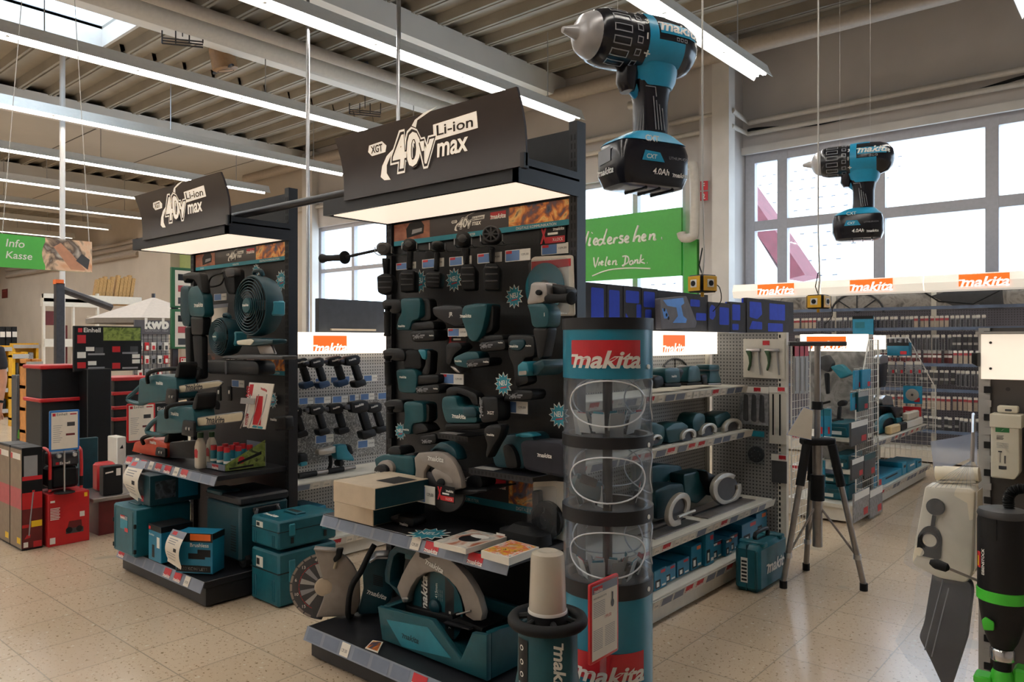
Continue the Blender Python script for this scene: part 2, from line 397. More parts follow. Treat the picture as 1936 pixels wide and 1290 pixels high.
# ------------------------------------------------------------------ the hall: floor, walls, windows, ceiling
YL,YR,XJ=11.5,12.15,-5.35
ZC=6.45
X0,X1,Y0=-48,6,-14
def floor_mat():
 m,nt,p=newmat('floor_tiles');L=nt.links.new
 tc=N(nt,'ShaderNodeTexCoord');mp=N(nt,'ShaderNodeMapping');L(tc.outputs['Object'],mp.inputs[0])
 br=N(nt,'ShaderNodeTexBrick',offset=0,squash=1);L(mp.outputs[0],br.inputs['Vector'])
 br.inputs['Scale'].default_value=1;br.inputs['Brick Width'].default_value=.4;br.inputs['Row Height'].default_value=.4
 br.inputs['Mortar Size'].default_value=.0035;br.inputs['Mortar Smooth'].default_value=.3
 br.inputs['Color1'].default_value=lin('#cfb99f');br.inputs['Color2'].default_value=lin('#c8b298');br.inputs['Mortar'].default_value=lin('#a39582')
 def specks(sc,lo,col,prev):
  v=N(nt,'ShaderNodeTexNoise');v.inputs['Scale'].default_value=sc;v.inputs['Detail'].default_value=2;L(tc.outputs['Object'],v.inputs['Vector'])
  g=N(nt,'ShaderNodeMapRange');g.inputs[1].default_value=lo;g.inputs[2].default_value=lo+.05;L(v.outputs['Fac'],g.inputs[0])
  x=N(nt,'ShaderNodeMix',data_type='RGBA');L(g.outputs[0],x.inputs[0]);L(prev,x.inputs[6]);x.inputs[7].default_value=lin(col);return x.outputs[2]
 c=specks(55,.63,'#8a7558',br.outputs['Color']);c=specks(90,.675,'#5f4f3e',c);c=specks(30,.66,'#d8ccb6',c);c=specks(2.2,.7,'#b8ab96',c)
 L(c,p.inputs['Base Color']);p.inputs['Roughness'].default_value=.2
 return m
floor_mat()
mat('wall_paint','#c4beba',.8,var=.05,scale=1.5);mat('wall_beige','#bcb2a6',.85,var=.06,scale=1.2);mat('white_paint','#cfcac4',.6,var=.05,scale=3)
mat('deck','#989185',.65,var=.1,scale=2);mat('beam_paint','#e2ded8',.7,var=.05,scale=1.5);mat('frame_grey','#b2b1b6',.5,var=.05)
mat('pipe_white','#bfb8ae',.5,var=.05);mat('pipe_tan','#a3978a',.5,var=.06);mat('ceiling_panel','#bdb8b0',.8,var=.03,scale=1);mat('joint','#5a5650',.8,var=0)
mat('roof_red','#6a3038',.7,var=.2,scale=5);mat('roof_shadow_dots','#6c6c74',.8,var=.1);mat('wall_out','#e0dfdc',.8,var=.03)
mb=MB();mb.b2((X0,Y0,-.2),(X1,YR+.3,0),'floor_tiles');struct('floor',mb)
# wall with the long window band, left of the corner pillar
wxa,wxb=at(598,430,Y=YL).x,at(1296,330,Y=YL).x
WZ0,WZ1=1.1,4.43
mb=MB();d0,d1=YL,YL+.25
xg=at(366,500,Y=YL).x
for lo,hi,m in (((X0,d0,0),(xg-6,d1,ZC+.4),'wall_beige'),((xg-6,d0,0),(wxa,d1,ZC+.4),'wall_beige'),((wxa,d0,0),(wxb,d1,WZ0),'wall_paint'),
              ((wxa,d0,WZ1),(wxb,d1,ZC+.4),'wall_paint'),((wxb,d0,0),(XJ,d1,ZC+.4),'wall_paint'),((XJ-.12,d1,0),(XJ,YR+.25,ZC+.4),'wall_paint')):
 mb.b2(lo,hi,m)
struct('wall_back_left',mb)
WR1=at(1403,293,Y=YR).z
mb=MB();e0,e1=YR,YR+.25
for lo,hi in (((XJ,e0,0),(X1,e1,1.3)),((XJ,e0,WR1),(X1,e1,ZC+.4))):mb.b2(lo,hi,'wall_paint')
struct('wall_back_right',mb)
mb=MB();mb.b2((X0-.25,Y0,0),(X0,YL+.25,ZC+.4),'wall_beige');struct('wall_left',mb)
mb=MB();mb.b2((X1,Y0,0),(X1+.25,YR+.25,ZC+.4),'wall_paint');struct('wall_right',mb)
mb=MB();mb.b2((X0,Y0-.25,0),(X1,Y0,ZC+.4),'wall_paint');struct('wall_front',mb)
# pillars on the left wall: (px left, px right, colour)
for n,(a,b_,m,dz) in enumerate(((262,322,'wall_beige',.35),(571,590,'white_paint',.2),(1322,1346,'wall_paint',.12),(1346,1378,'white_paint',.22))):
 xa,xb=at(a,500,Y=YL-dz).x,at(b_,500,Y=YL-dz).x
 mb=MB();mb.b2((xa,YL-dz,0),(xb,YL,ZC-.1 if n else 5.2),m);struct('trim_%d' % (n+1),mb)
# windows: outer frame, mullions, transom and the glass
def window(name,xa,xb,z0,z1,y,mull,trans,m='frame_grey',wd=.1):
 fr=MB();r=wd/2
 for x in [xa+r,xb-r]+mull:fr.b2((x-r,y-.02,z0),(x+r,y+.1,z1),m)
 for z in [z0+r,z1-r]+trans:fr.b2((xa,y-.015,z-r),(xb,y+.095,z+r),m)
 o=struct(name,fr)
 g=MB();g.b2((xa,y+.04,z0),(xb,y+.046,z1),'window_glass');g.build('glass',o,smooth=False)
mx=[at(p,500,Y=YL).x for p in (662,731,812,900,1000,1090,1196)]
window('window_1',wxa,wxb,WZ0,WZ1,YL+.1,mx,[at(603,513,Y=YL).z])
mx=[at(p,400,Y=YR).x for p in (1476,1660,1874)];mx += [mx[-1]+(mx[-1]-mx[-2])*k for k in (1,2,3)]
window('window_2',XJ+.02,X1,1.3,WR1,YR+.08,[v for v in mx if v<X1],[at(1660,403,Y=YR).z],wd=.16)
mb=MB();mb.b2((XJ,YR-.06,WR1-.02),(X1,YR,WR1+.1),'white_paint');struct('trim_5',mb)
# ceiling: steel deck with ribs running across, with an opening for the skylight
SKX0,SKX1,SKY0,SKY1=-13.5,-11.45,-1.2,5.15
def deck(mb,xa,xb,ya,yb):
 y=ya;k=0;pr=[]
 n=int(round((yb-ya)/.55));p=(yb-ya)/n
 for i in range(n):
  a=ya+i*p
  pr += [(a,.14),(a+p*.66,.14),(a+p*.72,0),(a+p*.80,0),(a+p*.815,.035),(a+p*.845,.035),(a+p*.86,0),(a+p*.94,0)]
 pr.append((yb,.14));k=len(pr)
 vs=[(xa,a,ZC+z) for a,z in pr]+[(xb,a,ZC+z) for a,z in pr]
 mb.add(vs,[(i,i+1,k+i+1,k+i) for i in range(k-1)],'deck')
mb=MB()
deck(mb,X0,SKX0,Y0,YR);deck(mb,SKX1,X1,Y0,YR);deck(mb,SKX0,SKX1,SKY1,YR);deck(mb,SKX0,SKX1,Y0,SKY0)
mb.b2((X0,Y0,ZC+.3),(SKX0,YR,ZC+.35),'deck');mb.b2((SKX1,Y0,ZC+.3),(X1,YR,ZC+.35),'deck')
mb.b2((SKX0,SKY1,ZC+.3),(SKX1,YR,ZC+.35),'deck');mb.b2((SKX0,Y0,ZC+.3),(SKX1,SKY0,ZC+.35),'deck')
for xa,xb in ((-20.9,-17.3),(-29.5,-24.6)):      # smooth panelled bays
 mb.b2((xa,Y0,ZC-.3),(xb,YL,ZC-.24),'ceiling_panel')
 for i in range(7):mb.b2((xa,-1+i*1.9,ZC-.304),(xb,-.97+i*1.9,ZC-.3),'joint')
struct('ceiling',mb)
mb=MB()
for lo,hi in (((SKX0-.05,SKY0,ZC),(SKX0,SKY1,ZC+.36)),((SKX1,SKY0,ZC),(SKX1+.05,SKY1,ZC+.36)),((SKX0,SKY1,ZC),(SKX1,SKY1+.05,ZC+.36)),((SKX0,SKY0-.05,ZC),(SKX1,SKY0,ZC+.36))):
 mb.b2(lo,hi,'white_paint')
o=struct('window_3',mb)
mb=MB();mb.b2((SKX0,SKY0,ZC+.345),(SKX1,SKY1,ZC+.355),'window_glass');mb.build('glass',o,smooth=False)
for i,(xa,xb) in enumerate(((-8.92,-8.56),(-11.28,-10.86),(-17.42,-16.97),(-21.2,-20.8),(-24.6,-24.2),(-30,-29.5),(-36,-35.5))):
 mb=MB();mb.b2((xa,Y0,ZC-.36),(xb,YL,ZC+.02),'beam_paint');struct('beam' if i==0 else 'beam.%03d' % i,mb)
# daylight through the openings
def portal(c,sx,sy,rot):
 l=bpy.data.lights.new('daylight','AREA');l.shape='RECTANGLE';l.size=sx;l.size_y=sy;l.cycles.is_portal=True
 o=bpy.data.objects.new('daylight',l);COL.objects.link(o);o.location=c;o.rotation_euler=rot
portal(((XJ+X1)/2,YR+.4,(1.3+WR1)/2),X1-XJ,WR1-1.3,(-PI/2,0,0))
portal(((wxa+wxb)/2,YL+.4,(WZ0+WZ1)/2),wxb-wxa,WZ1-WZ0,(-PI/2,0,0))
portal(((SKX0+SKX1)/2,(SKY0+SKY1)/2,ZC+.45),SKX1-SKX0,SKY1-SKY0,(0,0,0))
# the houses across the yard, seen through the panes
mb=MB()
mb.prism(yp([(1300,190),(1398,338),(1440,398),(1522,520),(1488,528),(1450,470),(1398,398),(1300,250)],20),FY(0),-21.2,-20,'roof_red')
mb.prism(yp([(1300,250),(1398,402),(1470,520),(1470,640),(1330,700),(1250,700)],20),FY(0),-21,-20.3,'wall_out')
struct('house_outside',mb)
mb=MB();R_=Matrix.Rotation(math.radians(32),3,'X')
p0=at(1500,520,Y=26)
mb.box((p0.x+2,30,p0.z+2),(26,16,.2),'wall_out',R=R_)
for i in range(13):
 for k in range(44):
  xq=p0.x+2-11+k*.5
  if xq>at(1650,300,Y=30).x or xq<p0.x-6:continue
  mb.box(Vector((p0.x+2,30,p0.z+2))+R_ @ Vector((-11+k*.5+(i % 2)*.2,-7.6+i*1.2,.12)),(.16,.03,.03),'roof_shadow_dots',R=R_)  # dark bars stand in for the shadow lines of the tile rows
struct('roof_outside',mb)
# ------------------------------------------------------------------ long fluorescent light strips, 3.2 m apart
ZL=CAMZ+3.72
for k in range(13):
 x=-1.1-3.2*k
 lab=['short white twin-tube ceiling light at the upper right corner, nearest the windows',
           'bright twin-tube light strip ending over the small hanging drill','long light strip ending behind the right-hand black header sign',
           'long light strip running just below the skylight','white light strip crossing the upper left below the brown ribs'][k] if k<5 else '%s light strip in the row of strips, counted from the windows to the far left' % ORD[k]
 t=thing('ceiling_light',lab,'ceiling light',(x,3.4,ZL),'long fluorescent light strips')
 ya,yb=-12.5,10.45
 b=MB();F=FY(0)
 pr=[(-.14,-.01),(-.132,-.01),(-.085,.06),(-.03,.06),(0,.03),(.03,.06),(.085,.06),(.132,-.01),(.14,-.01),(.09,.09),(.06,.17),(-.06,.17),(-.09,.09)]
 vs=[(x+u,ya,ZL+v) for u,v in pr]+[(x+u,yb,ZL+v) for u,v in pr];n=len(pr)
 b.add(vs,[(i,(i+1) % n,n+(i+1) % n,n+i) for i in range(n)]+[tuple(range(n))[::-1],tuple(n+i for i in range(n))],'lamp_white')
 for j in range(15):b.b2((x-.03,ya+1.55*j-.02,ZL+.002),(x+.03,ya+1.55*j+.02,ZL+.05),'lamp_white')
 b.build('housing',t,smooth=False)
 for sx in (-.055,.055):
  b=MB();b.cyl((x+sx,ya+.05,ZL+.03),(x+sx,yb-.06,ZL+.03),.016,'tube_light',n=6);b.build('fluorescent_tube',t,smooth=False)
 for y in (9.6,6.5,3.4,.3):
  b=MB();b.cyl((x,y,ZL+.16),(x,y,ZC+.03),.008 if k else .012,'steel',n=6);b.b2((x-.04,y-.015,ZL+.165),(x+.04,y+.015,ZL+.18),'steel_dark');b.build('hanger',t,smooth=False)
# ------------------------------------------------------------------ the two black end-of-aisle display units
def crop(x0,y0,s):return lambda p:(x0+p[0]/s,y0+p[1]/s)
def mapc(c,pts):return [c(p) for p in pts] if c else pts
def logo40(mb,F,x,y,w,lift=.001,white='print_white',dark='sign_brown',fine=True):
 P=lambda pts,m,l=0:mb.plate([(x+a*w,y+b*w) for a,b in pts],F,lift+l,m)
 P([(.02,.135),(.05,.105),(.185,.11),(.205,.145),(.175,.175),(.045,.17)],white)
 text(mb,'XGT',F,x+.05*w,y+.118*w,dark,w=.125*w,h=.044*w,bold=.03,shear=.25,lift=lift+.003)
 P([(.115,-.035),(.135,.03),(.19,.085),(.27,.12),(.22,.075),(.18,.03),(.175,-.02),(.21,-.065),(.15,-.06)],white)
 text(mb,'40v',F,x+.215*w,y-.045*w,white,w=.45*w,h=.255*w,bold=.09,shear=.25,lift=lift+.001)
 text(mb,'40v',F,x+.228*w,y-.032*w,dark,w=.424*w,h=.23*w,bold=.06,shear=.25,lift=lift+.002)
 text(mb,'40v',F,x+.245*w,y-.015*w,white,w=.39*w,h=.196*w,bold=.025,shear=.25,lift=lift+.003)
 P([(.50,.20),(.53,.235),(.72,.275),(.60,.262),(.51,.24),(.47,.215)],white)
 P([(.625,.105),(.985,.115),(1.0,.20),(.645,.19)],white)
 text(mb,'Li-ion',F,x+.66*w,y+.125*w,dark,w=.30*w,h=.055*w,bold=.015,shear=.15,lift=lift+.0035)
 text(mb,'max',F,x+.635*w,y+.005*w,white,w=.265*w,h=.08*w,bold=.02,shear=.2,lift=lift)
def price_strip(mb,F,L,z,h,n,seed,red='print_red'):
 R=random.Random(seed);x=.02
 while x<L-.16:
  k=R.random()
  if k<.28:badge(mb,F,x,z+h*.12,.085,h*.8,lift=.002);x += .13
  elif k<.65:mb.plate([(x,z+h*.1),(x+.11,z+h*.1),(x+.11,z+h*.9),(x,z+h*.9)],F,.002,'rail_blue');x += .13
  else:mb.plate([(x,z+h*.08),(x+.06,z+h*.08),(x+.06,z+h*.95),(x,z+h*.95)],F,.003,'cream_paper');text(mb,'129,00',F,x+.008,z+h*.3,'print_black',w=.04,h=h*.25,lift=.0036);x += .09
def slant(x,y,z,ang):return (Vector((x,y,z)),Vector((1,0,0)),Vector((0,math.sin(ang),math.cos(ang))),Vector((0,-math.cos(ang),math.sin(ang))))
PY=2.73
def gondola(xa,xb,label,shz,shy,seed,lowstrip,ba,bb):
 t=thing('display_unit',label,'display unit',((xa+xb)/2,PY-.3,0),'black end-of-aisle display units')
 for x,nm in ((xa,'post'),(xb,'post')):
  b=MB();b.b2((x-.022,PY-.035,0),(x+.022,PY+.03,2.485),'shop_black2')
  for i in range(60):b.b2((x-.012,PY-.0362,.1+i*.039),(x-.006,PY-.035,.125+i*.039),'gap_dark');b.b2((x+.006,PY-.0362,.1+i*.039),(x+.012,PY-.035,.125+i*.039),'gap_dark')
  b.build('post',t,smooth=False)
 b=MB();b.b2((xa+.022,PY-.004,.12),(xb-.022,PY+.016,2.16),'peg_black');b.b2((xa+.022,PY-.004,2.16),(xb-.022,PY+.016,2.46),'shop_black');b.build('back_panel',t,smooth=False)
 for z in (.55,.95,1.35,1.75):
  pass
 b=MB();b.b2((ba,PY-.6,.012),(bb,PY+.02,.115),'shop_black2');b.build('plinth',t,smooth=False)
 b=MB();b.b2((ba-.01,PY-.615,.115),(bb+.01,PY-.03,.155),'shop_black2',.004);bs=b.build('base_shelf',t)
 def rail(y,z,h,sd,nm,xa=xa,xb=xb):
  b=MB();F=slant(xa,y,z,math.radians(22));L=xb-xa
  b.prism([(0,0),(L,0),(L,h),(0,h)],F,-.004,0,'rail_grey');price_strip(b,F,L,0,h,8,sd);b.build('price_rail',nm,smooth=False)
 rail(PY-.64,.095,.065,seed,bs,ba-.01,bb+.01)
 b=MB();b.b2((xa+.0,PY-shy,shz-.03),(xb,PY-.03,shz),'shop_black2',.003);sh=b.build('shelf',t)
 rail(PY-shy-.02,shz-.055,.06,seed+5,sh)
 # lit canopy
 b=MB();z0,z1=2.15,2.225
 b.b2((xa-.0,PY-.46,z0),(xb+.03,PY-.44,z1),'shop_black2');b.b2((xa,PY-.44,z1-.01),(xb+.03,PY-.03,z1),'shop_black2')
 b.b2((xa,PY-.44,z0),(xa+.015,PY-.03,z1),'shop_black2');b.b2((xb+.015,PY-.46,z0),(xb+.03,PY-.03,z1+.03),'shop_black2');cn=b.build('canopy',t,smooth=False)
 b=MB();b.b2((xa+.02,PY-.41,z0+.004),(xb+.01,PY-.06,z0+.012),'light_panel');b.build('light_panel',cn,smooth=False)
 # curved header sign
 prof=[(PY-.475,2.20),(PY-.474,2.25),(PY-.476,2.30),(PY-.482,2.35),(PY-.494,2.40),(PY-.512,2.45),(PY-.53,2.49)]
 sa,sb=xa+.19,xb+.095
 b=MB();k=len(prof);vs=[]
 for y,z in prof:vs += [(sa,y,z),(sb,y,z),(sb,y+.012,z),(sa,y+.012,z)]
 fs=[]
 for i in range(k-1):
  a,c=i*4,i*4+4
  fs += [(a,a+1,c+1,c),(a+1,a+2,c+2,c+1),(a+2,a+3,c+3,c+2),(a+3,a,c,c+3)]
 fs += [(0,3,2,1),(4*k-4,4*k-3,4*k-2,4*k-1)]
 b.add(vs,fs,'sign_brown')
 b.box((sb-.01,PY-.47,2.22),(.02,.03,.06),'shop_black2');hs=b.build('header_sign',t)
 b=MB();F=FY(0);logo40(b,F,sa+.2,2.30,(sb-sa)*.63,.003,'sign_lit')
 def bend(q):
  z=q.z
  for i in range(k-1):
   if z <= prof[i+1][1] or i==k-2:
    f=(z-prof[i][1])/(prof[i+1][1]-prof[i][1]);return Vector((q.x,q.y+prof[i][0]+(prof[i+1][0]-prof[i][0])*f-.002,z))
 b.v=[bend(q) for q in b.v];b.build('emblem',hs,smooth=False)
 # printed strip under the canopy, and the lower one
 def strip(z0,z1,za):
  b=MB();b.b2((xa+.03,PY-.022,z0),(xb-.03,PY-.014,z1),'sign_brown');F=FY(PY-.022);L=xb-xa-.06;x0=xa+.03;H=z1-z0
  q=lambda a,c,d,e,m,l=.001:b.plate([(x0+a*L,z0+d*H),(x0+c*L,z0+d*H),(x0+c*L,z0+e*H),(x0+a*L,z0+e*H)],F,l,m)
  q(0,.24,.22,1,'photo_battery');q(.70,1,.22,1,'photo_sparks');q(0,1,0,.22,'print_teal')
  F2=rot_frame((F[0]+Vector((x0+.09*L,0,z0+.3*H)),F[1],F[2],F[3]),.12)
  b.plate([(0,0),(.13,0),(.14,.04),(.12,.07),(.03,.075),(0,.05)],F2,.002,'tool_black');b.plate([(.04,.012),(.12,.012),(.125,.03),(.05,.035)],F2,.003,'print_grey')
  logo40(b,F,x0+.37*L,z0+.46*H,.2*L,.0015);badge(b,F,x0+.60*L,z0+.62*H,.085*L,.3*H)
  text(b,'DIGITALE KOMMUNIKATION',F,x0+.74*L,z0+.05*H,'print_white',w=.2*L,h=.11*H,lift=.002);text(b,'POWER',F,x0+.06*L,z0+.05*H,'print_white',h=.1*H,lift=.002);text(b,'ROBUSTER',F,x0+.45*L,z0+.05*H,'print_white',h=.1*H,lift=.002)
  b.build('printed_strip',t,smooth=False)
 strip(2.035,2.15,0);strip(*lowstrip,1)
 return t
G2A,G2B=-3.205,-1.965
G1A,G1B=-5.425,-4.19
gondola(G1A,G1B,'black display unit farther left, holding the fans, chainsaws and cool box',.73,.50,3,(1.30,1.43),-5.24,-4.125)
gondola(G2A,G2B,'black display unit in the middle, nearest the camera, with the cordless tools',.65,.46,11,(.72,.87),-3.10,-1.93)
mb=MB();mb.tube([(G1B-.35,PY-.3,2.29),(G1B+.6,PY-.3,2.29),(G2A+.2,PY-.3,2.29)],.022,'shop_black2',10)
solo('crossbar',mb,'round black bar joining the tops of the two black display units','bar')
# ------------------------------------------------------------------ things traced from the front
ZMIN=[-9]
def T(name,label,cat,F,parts,group=None,c=None,logos=()):
 root=None
 prs=[]
 for p in parts:
  pn,m,pts,h,th=p[:5];bev=p[5] if len(p)>5 else .012
  bev=min(bev,.011);poly=[(u,max(v,ZMIN[0]-F[0].z)) for u,v in ip(mapc(c,pts),F,h)]
  if len(p) <= 6 and len(pts)<14:poly=rp(poly,bev*1.3+.008,3)
  b=MB();b.prism(poly,F,h-th,h,m,bev);prs.append((pn,b,h))
 vs=[q for _,b,_h in prs for q in b.v]
 loc=Vector(((min(q.x for q in vs)+max(q.x for q in vs))/2,(min(q.y for q in vs)+max(q.y for q in vs))/2,min(q.z for q in vs)))
 root=thing(name,label,cat,loc,group)
 built=[(h,b.build(pn,root)) for pn,b,h in prs]
 for lg in logos:
  (px,py),wpx,h=lg[:3];kind=lg[3] if len(lg)>3 else 'w';ang=lg[4] if len(lg)>4 else 0
  (px,py)=c((px,py)) if c else (px,py);b=MB()
  (x,y),=ip([(px,py)],F,h);p2=c((lg[0][0]+wpx,lg[0][1])) if c else (px+wpx,py)
  (x2,_),=ip([p2],F,h);w_=abs(x2-x);Fh=FO(F,x,y,h);Fh=rot_frame(Fh,ang)
  if kind=='w':wordmark(b,Fh,0,0,w_,lift=.0015)
  elif kind=='b':badge(b,Fh,0,0,w_,w_*.45,lift=.0015)
  elif kind=='40':logo40(b,Fh,0,0,w_,.0015,'print_grey','tool_black')
  elif kind=='d':wordmark(b,Fh,0,0,w_,'print_black',lift=.0015)
  else:text(b,kind,Fh,0,0,lg[5] if len(lg)>5 else 'print_white',w=w_,bold=.01,lift=.0015)
  near=min(built,key=lambda q:abs(q[0]-h))[1];b.build('lettering',near,smooth=False)
 return root
def star(label,px,py,r,F,flat=False):
 (x,y),=ip([(px,py)],F);(x2,y2),=ip([(px,py-r)],F);R_=abs(y2-y)
 b=MB();mk=lambda k:[(x+k*R_*(1 if i % 2==0 else .66)*.97*math.sin(PI*i/12),y+k*R_*(1 if i % 2==0 else .66)*math.cos(PI*i/12)) for i in range(24)]
 Fr=F
 b.prism(mk(1),Fr,-.002,0,'print_white');b.plate(mk(.9),Fr,.0006,'print_teal')
 F2=rot_frame(FO(F,x,y),.08)
 text(b,'NEU',F2,-.43*R_,-.12*R_,'print_white',w=.86*R_,h=.42*R_,bold=.02,lift=.0014)
 b.plate([(-.3*R_,-.36*R_),(.36*R_,-.30*R_),(.36*R_,-.2*R_),(-.3*R_,-.26*R_)],F2,.0014,'print_red')
 return solo('promotional_star',b,label,'sign','teal new-product stars')
def ptag(label,pts,F,group='price cards on the black display units',red=True):
 poly=ip(pts,F);xs=[p[0] for p in poly];ys=[p[1] for p in poly]
 x0,x1,y0,y1=min(xs),max(xs),min(ys),max(ys);w_,h_=x1-x0,y1-y0
 b=MB();b.prism([(x0,y0),(x1,y0),(x1,y1),(x0,y1)],F,-.004,0,'print_white')
 q=lambda a,c_,d,e,m,l:b.plate([(x0+a*w_,y0+d*h_),(x0+c_*w_,y0+d*h_),(x0+c_*w_,y0+e*h_),(x0+a*w_,y0+e*h_)],F,l,m)
 q(.03,.58,.06,.94,'print_blue',.0006)
 if red:q(.04,.28,.68,.93,'print_red',.0012)
 text(b,'129,00',F,x0+.66*w_,y0+.42*h_,'print_black',w=.28*w_,h=.2*h_,lift=.0008)
 return solo('price_card',b,label,'price tag',group)
# ------------------------------------------------------------------ tools on the middle display unit
FM=FY(PY)
cA,cB,cC,cD=crop(690,370,4.61),crop(690,560,4.61),crop(600,800,3.796),crop(530,980,4.119)
CORD='cordless tool hanging on the middle black display unit'
def endtool(name,label,head,handle,batt,c,h,hm='tool_black',vents=False,group='row of pistol tools under the printed strip',cap=None,yaw=.62):
 F=FV(*c(head[0]),yaw,Y=PY-h)
 (hx,hz),(rx,_),(_,rz)=ip([c(head[0]),c(head[1]),c(head[2])],F)
 ru,rv=abs(rx),abs(rz);bp=ip(mapc(c,batt),F)
 t=thing(name,label,'power tool',F[0]-F[3]*.06+UZ*min(q[1] for q in bp),group)
 M=Matrix(((F[1].x,-F[3].x,0,F[0].x),(F[1].y,-F[3].y,0,F[0].y),(0,0,1,F[0].z),(0,0,0,1)))
 b=MB(M);b.sect([(0,0,0,ru*.55,rv*.55,2.4),(.012,0,0,ru*.92,rv*.92,2.4),(.04,0,0,ru,rv,2.3),(.1,0,0,ru*.92,rv*.92,2.2),(.135,0,0,ru*.6,rv*.6,2)],hm,20,'Y');b.build('motor_housing',t)
 b=MB(M);b.cyl((0,.135,0),(0,.16,0),.016,'steel_dark',n=12);b.build('chuck',t)
 if cap:b=MB(M);b.ell((0,.012,0),(ru*.75,.02,rv*.7),cap,16,6);b.build('rear_cap',t)
 if vents:
  b=MB(M)
  for i in range(8):
   a=PI*i/4;b.box((ru*.5*math.cos(a),-.004,rv*.5*math.sin(a)),(ru*.7,.006,.006),'tool_grey',R=Matrix.Rotation(-a,3,'Y'))
  b.cyl((0,-.008,0),(0,.01,0),ru*.22,'tool_grey',n=14)
  b.tube([(ru*.8*math.cos(PI*k/10),-.002,rv*.8*math.sin(PI*k/10)) for k in range(20)],.005,'tool_grey',6,close=True);b.build('fan_grille',t)
 b=MB();b.prism(rp(ip(mapc(c,handle),F),.008,3),F,-.065,-.012,'tool_black',.014);b.build('handle',t)
 b=MB();b.prism(rp(bp,.008,3),F,-.1,.012,'tool_black',.01)
 b.M=M;x0,x1=min(p[0] for p in bp),max(p[0] for p in bp);z0,z1=min(p[1] for p in bp),max(p[1] for p in bp)
 for k in (.3,.55,.8):b.b2((x0+.01,-.016,z0+(z1-z0)*k),(x1-.01,-.008,z0+(z1-z0)*(k+.07)),'tool_grey',.003)
 b.build('battery',t)
 b=MB()
 for s_ in (-1,1):
  p=M @ Vector((s_*(ru+.006),.09,-rv*.8));q=M @ Vector((s_*(ru+.006),.02,-rv*.7));e=Vector((p.x,PY-.012,p.z+.01))
  b.tube([e,p,q,q+UZ*.03],.003,'steel',6)
 b.build('wire_hook',t)
 return t
t=endtool('hammer_drill','black cordless drill with a long side handle sticking out to its left',[(150,455),(212,455),(150,398)],[(135,540),(200,540),(192,690),(150,690)],[(105,705),(160,678),(222,684),(250,745),(238,840),(150,865),(112,840)],cA,.22,'tool_grey')
q0,q1,q2,q3=[at(*p,Y=PY-.22) for p in ((718,472),(655,486),(651,487),(608,489))]
b=MB();b.cyl(q0,q1,.008,'rubber',n=10);b.build('side_rod',t)
b=MB();d=(q3-q2).normalized();L_=(q3-q2).length
b.lathe([(.012,-.01),(.036,-.008),(.036,.0),(.013,.004),(.019,.02),(.017,L_*.5),(.019,L_*.8),(.026,L_*.97),(.02,L_)],'rubber',q2,d,16);b.build('side_handle',t)
endtool('impact_driver','black pistol tool with a rounded rear cap, left of the funnel-backed one',[(378,420),(432,420),(378,366)],[(352,475),(405,475),(398,640),(350,640)],[(300,690),(330,655),(430,655),(440,690),(435,835),(310,840)],cA,.2,cap='tool_grey')
endtool('impact_driver','black pistol tool with an open round back, in the middle of the top row',[(623,432),(680,432),(623,388)],[(598,485),(640,485),(632,655),(588,655)],[(525,690),(560,665),(660,668),(668,700),(655,800),(530,800)],cA,.2,cap='rubber')
endtool('impact_wrench','tall black pistol tool with a square rear cap, left of the round fan-backed one',[(848,372),(912,372),(848,302)],[(840,445),(905,445),(898,595),(850,600)],[(828,650),(850,600),(935,595),(970,650),(968,818),(850,825)],cA,.2,cap='tool_grey')
endtool('cordless_blower','black pistol tool with a round fan grille on its back, rightmost of its row',[(1098,335),(1182,335),(1098,255)],[(1072,440),(1125,440),(1118,585),(1078,585)],[(1030,640),(1060,590),(1150,590),(1180,640),(1175,825),(1038,825)],cA,.22,vents=True)
TB,TD,TL,BK,GR='teal','teal_dark','teal_light','tool_black','tool_grey'
T('rotary_hammer','uppermost of the three teal rotary hammers stacked along the left edge','power tool',FM,[
  ('gearbox',BK,[(140,45),(180,22),(300,25),(320,80),(305,150),(225,155),(150,105)],.2,.09,.025),
  ('housing',TB,[(303,20),(470,12),(482,60),(470,200),(400,215),(388,300),(262,297),(285,190),(312,150)],.21,.1,.025),
  ('rear_handle',BK,[(478,12),(560,18),(575,210),(485,218),(470,200),(520,170),(510,60)],.19,.055,.02),
  ('battery_mount',BK,[(388,232),(590,215),(606,290),(390,302)],.2,.09,.015),('battery',BK,[(385,308),(600,288),(606,388),(400,402)],.215,.1,.015)],'rotary hammers on the left edge',cB,
  [((288,272),62,.21),((412,368),110,.215,'40'),((560,350),40,.215)])
b=MB();p=at(*cB((196,60)),Y=PY-.3);p2=at(*cB((198,350)),Y=PY-.3)
def sidegrip(par,pa,pb,Y,nm='side_handle'):
 p,q=at(*pa,Y=Y),at(*pb,Y=Y);L_=(q-p).length;b=MB()
 b.lathe([(.021,0),(.021,.012),(.013,.02),(.013,L_*.18),(.02,L_*.22),(.017,L_*.3),(.018,L_*.6),(.016,L_*.9),(.02,L_*.97),(.014,L_)],'rubber',p,q-p,14);b.build(nm,par)
def last(n):return [o for o in bpy.data.objects if o.name.split('.')[0]==n and o.parent is None][-1]
sidegrip(bpy.data.objects['rotary_hammer'],cB((195,85)),cB((196,350)),PY-.25)
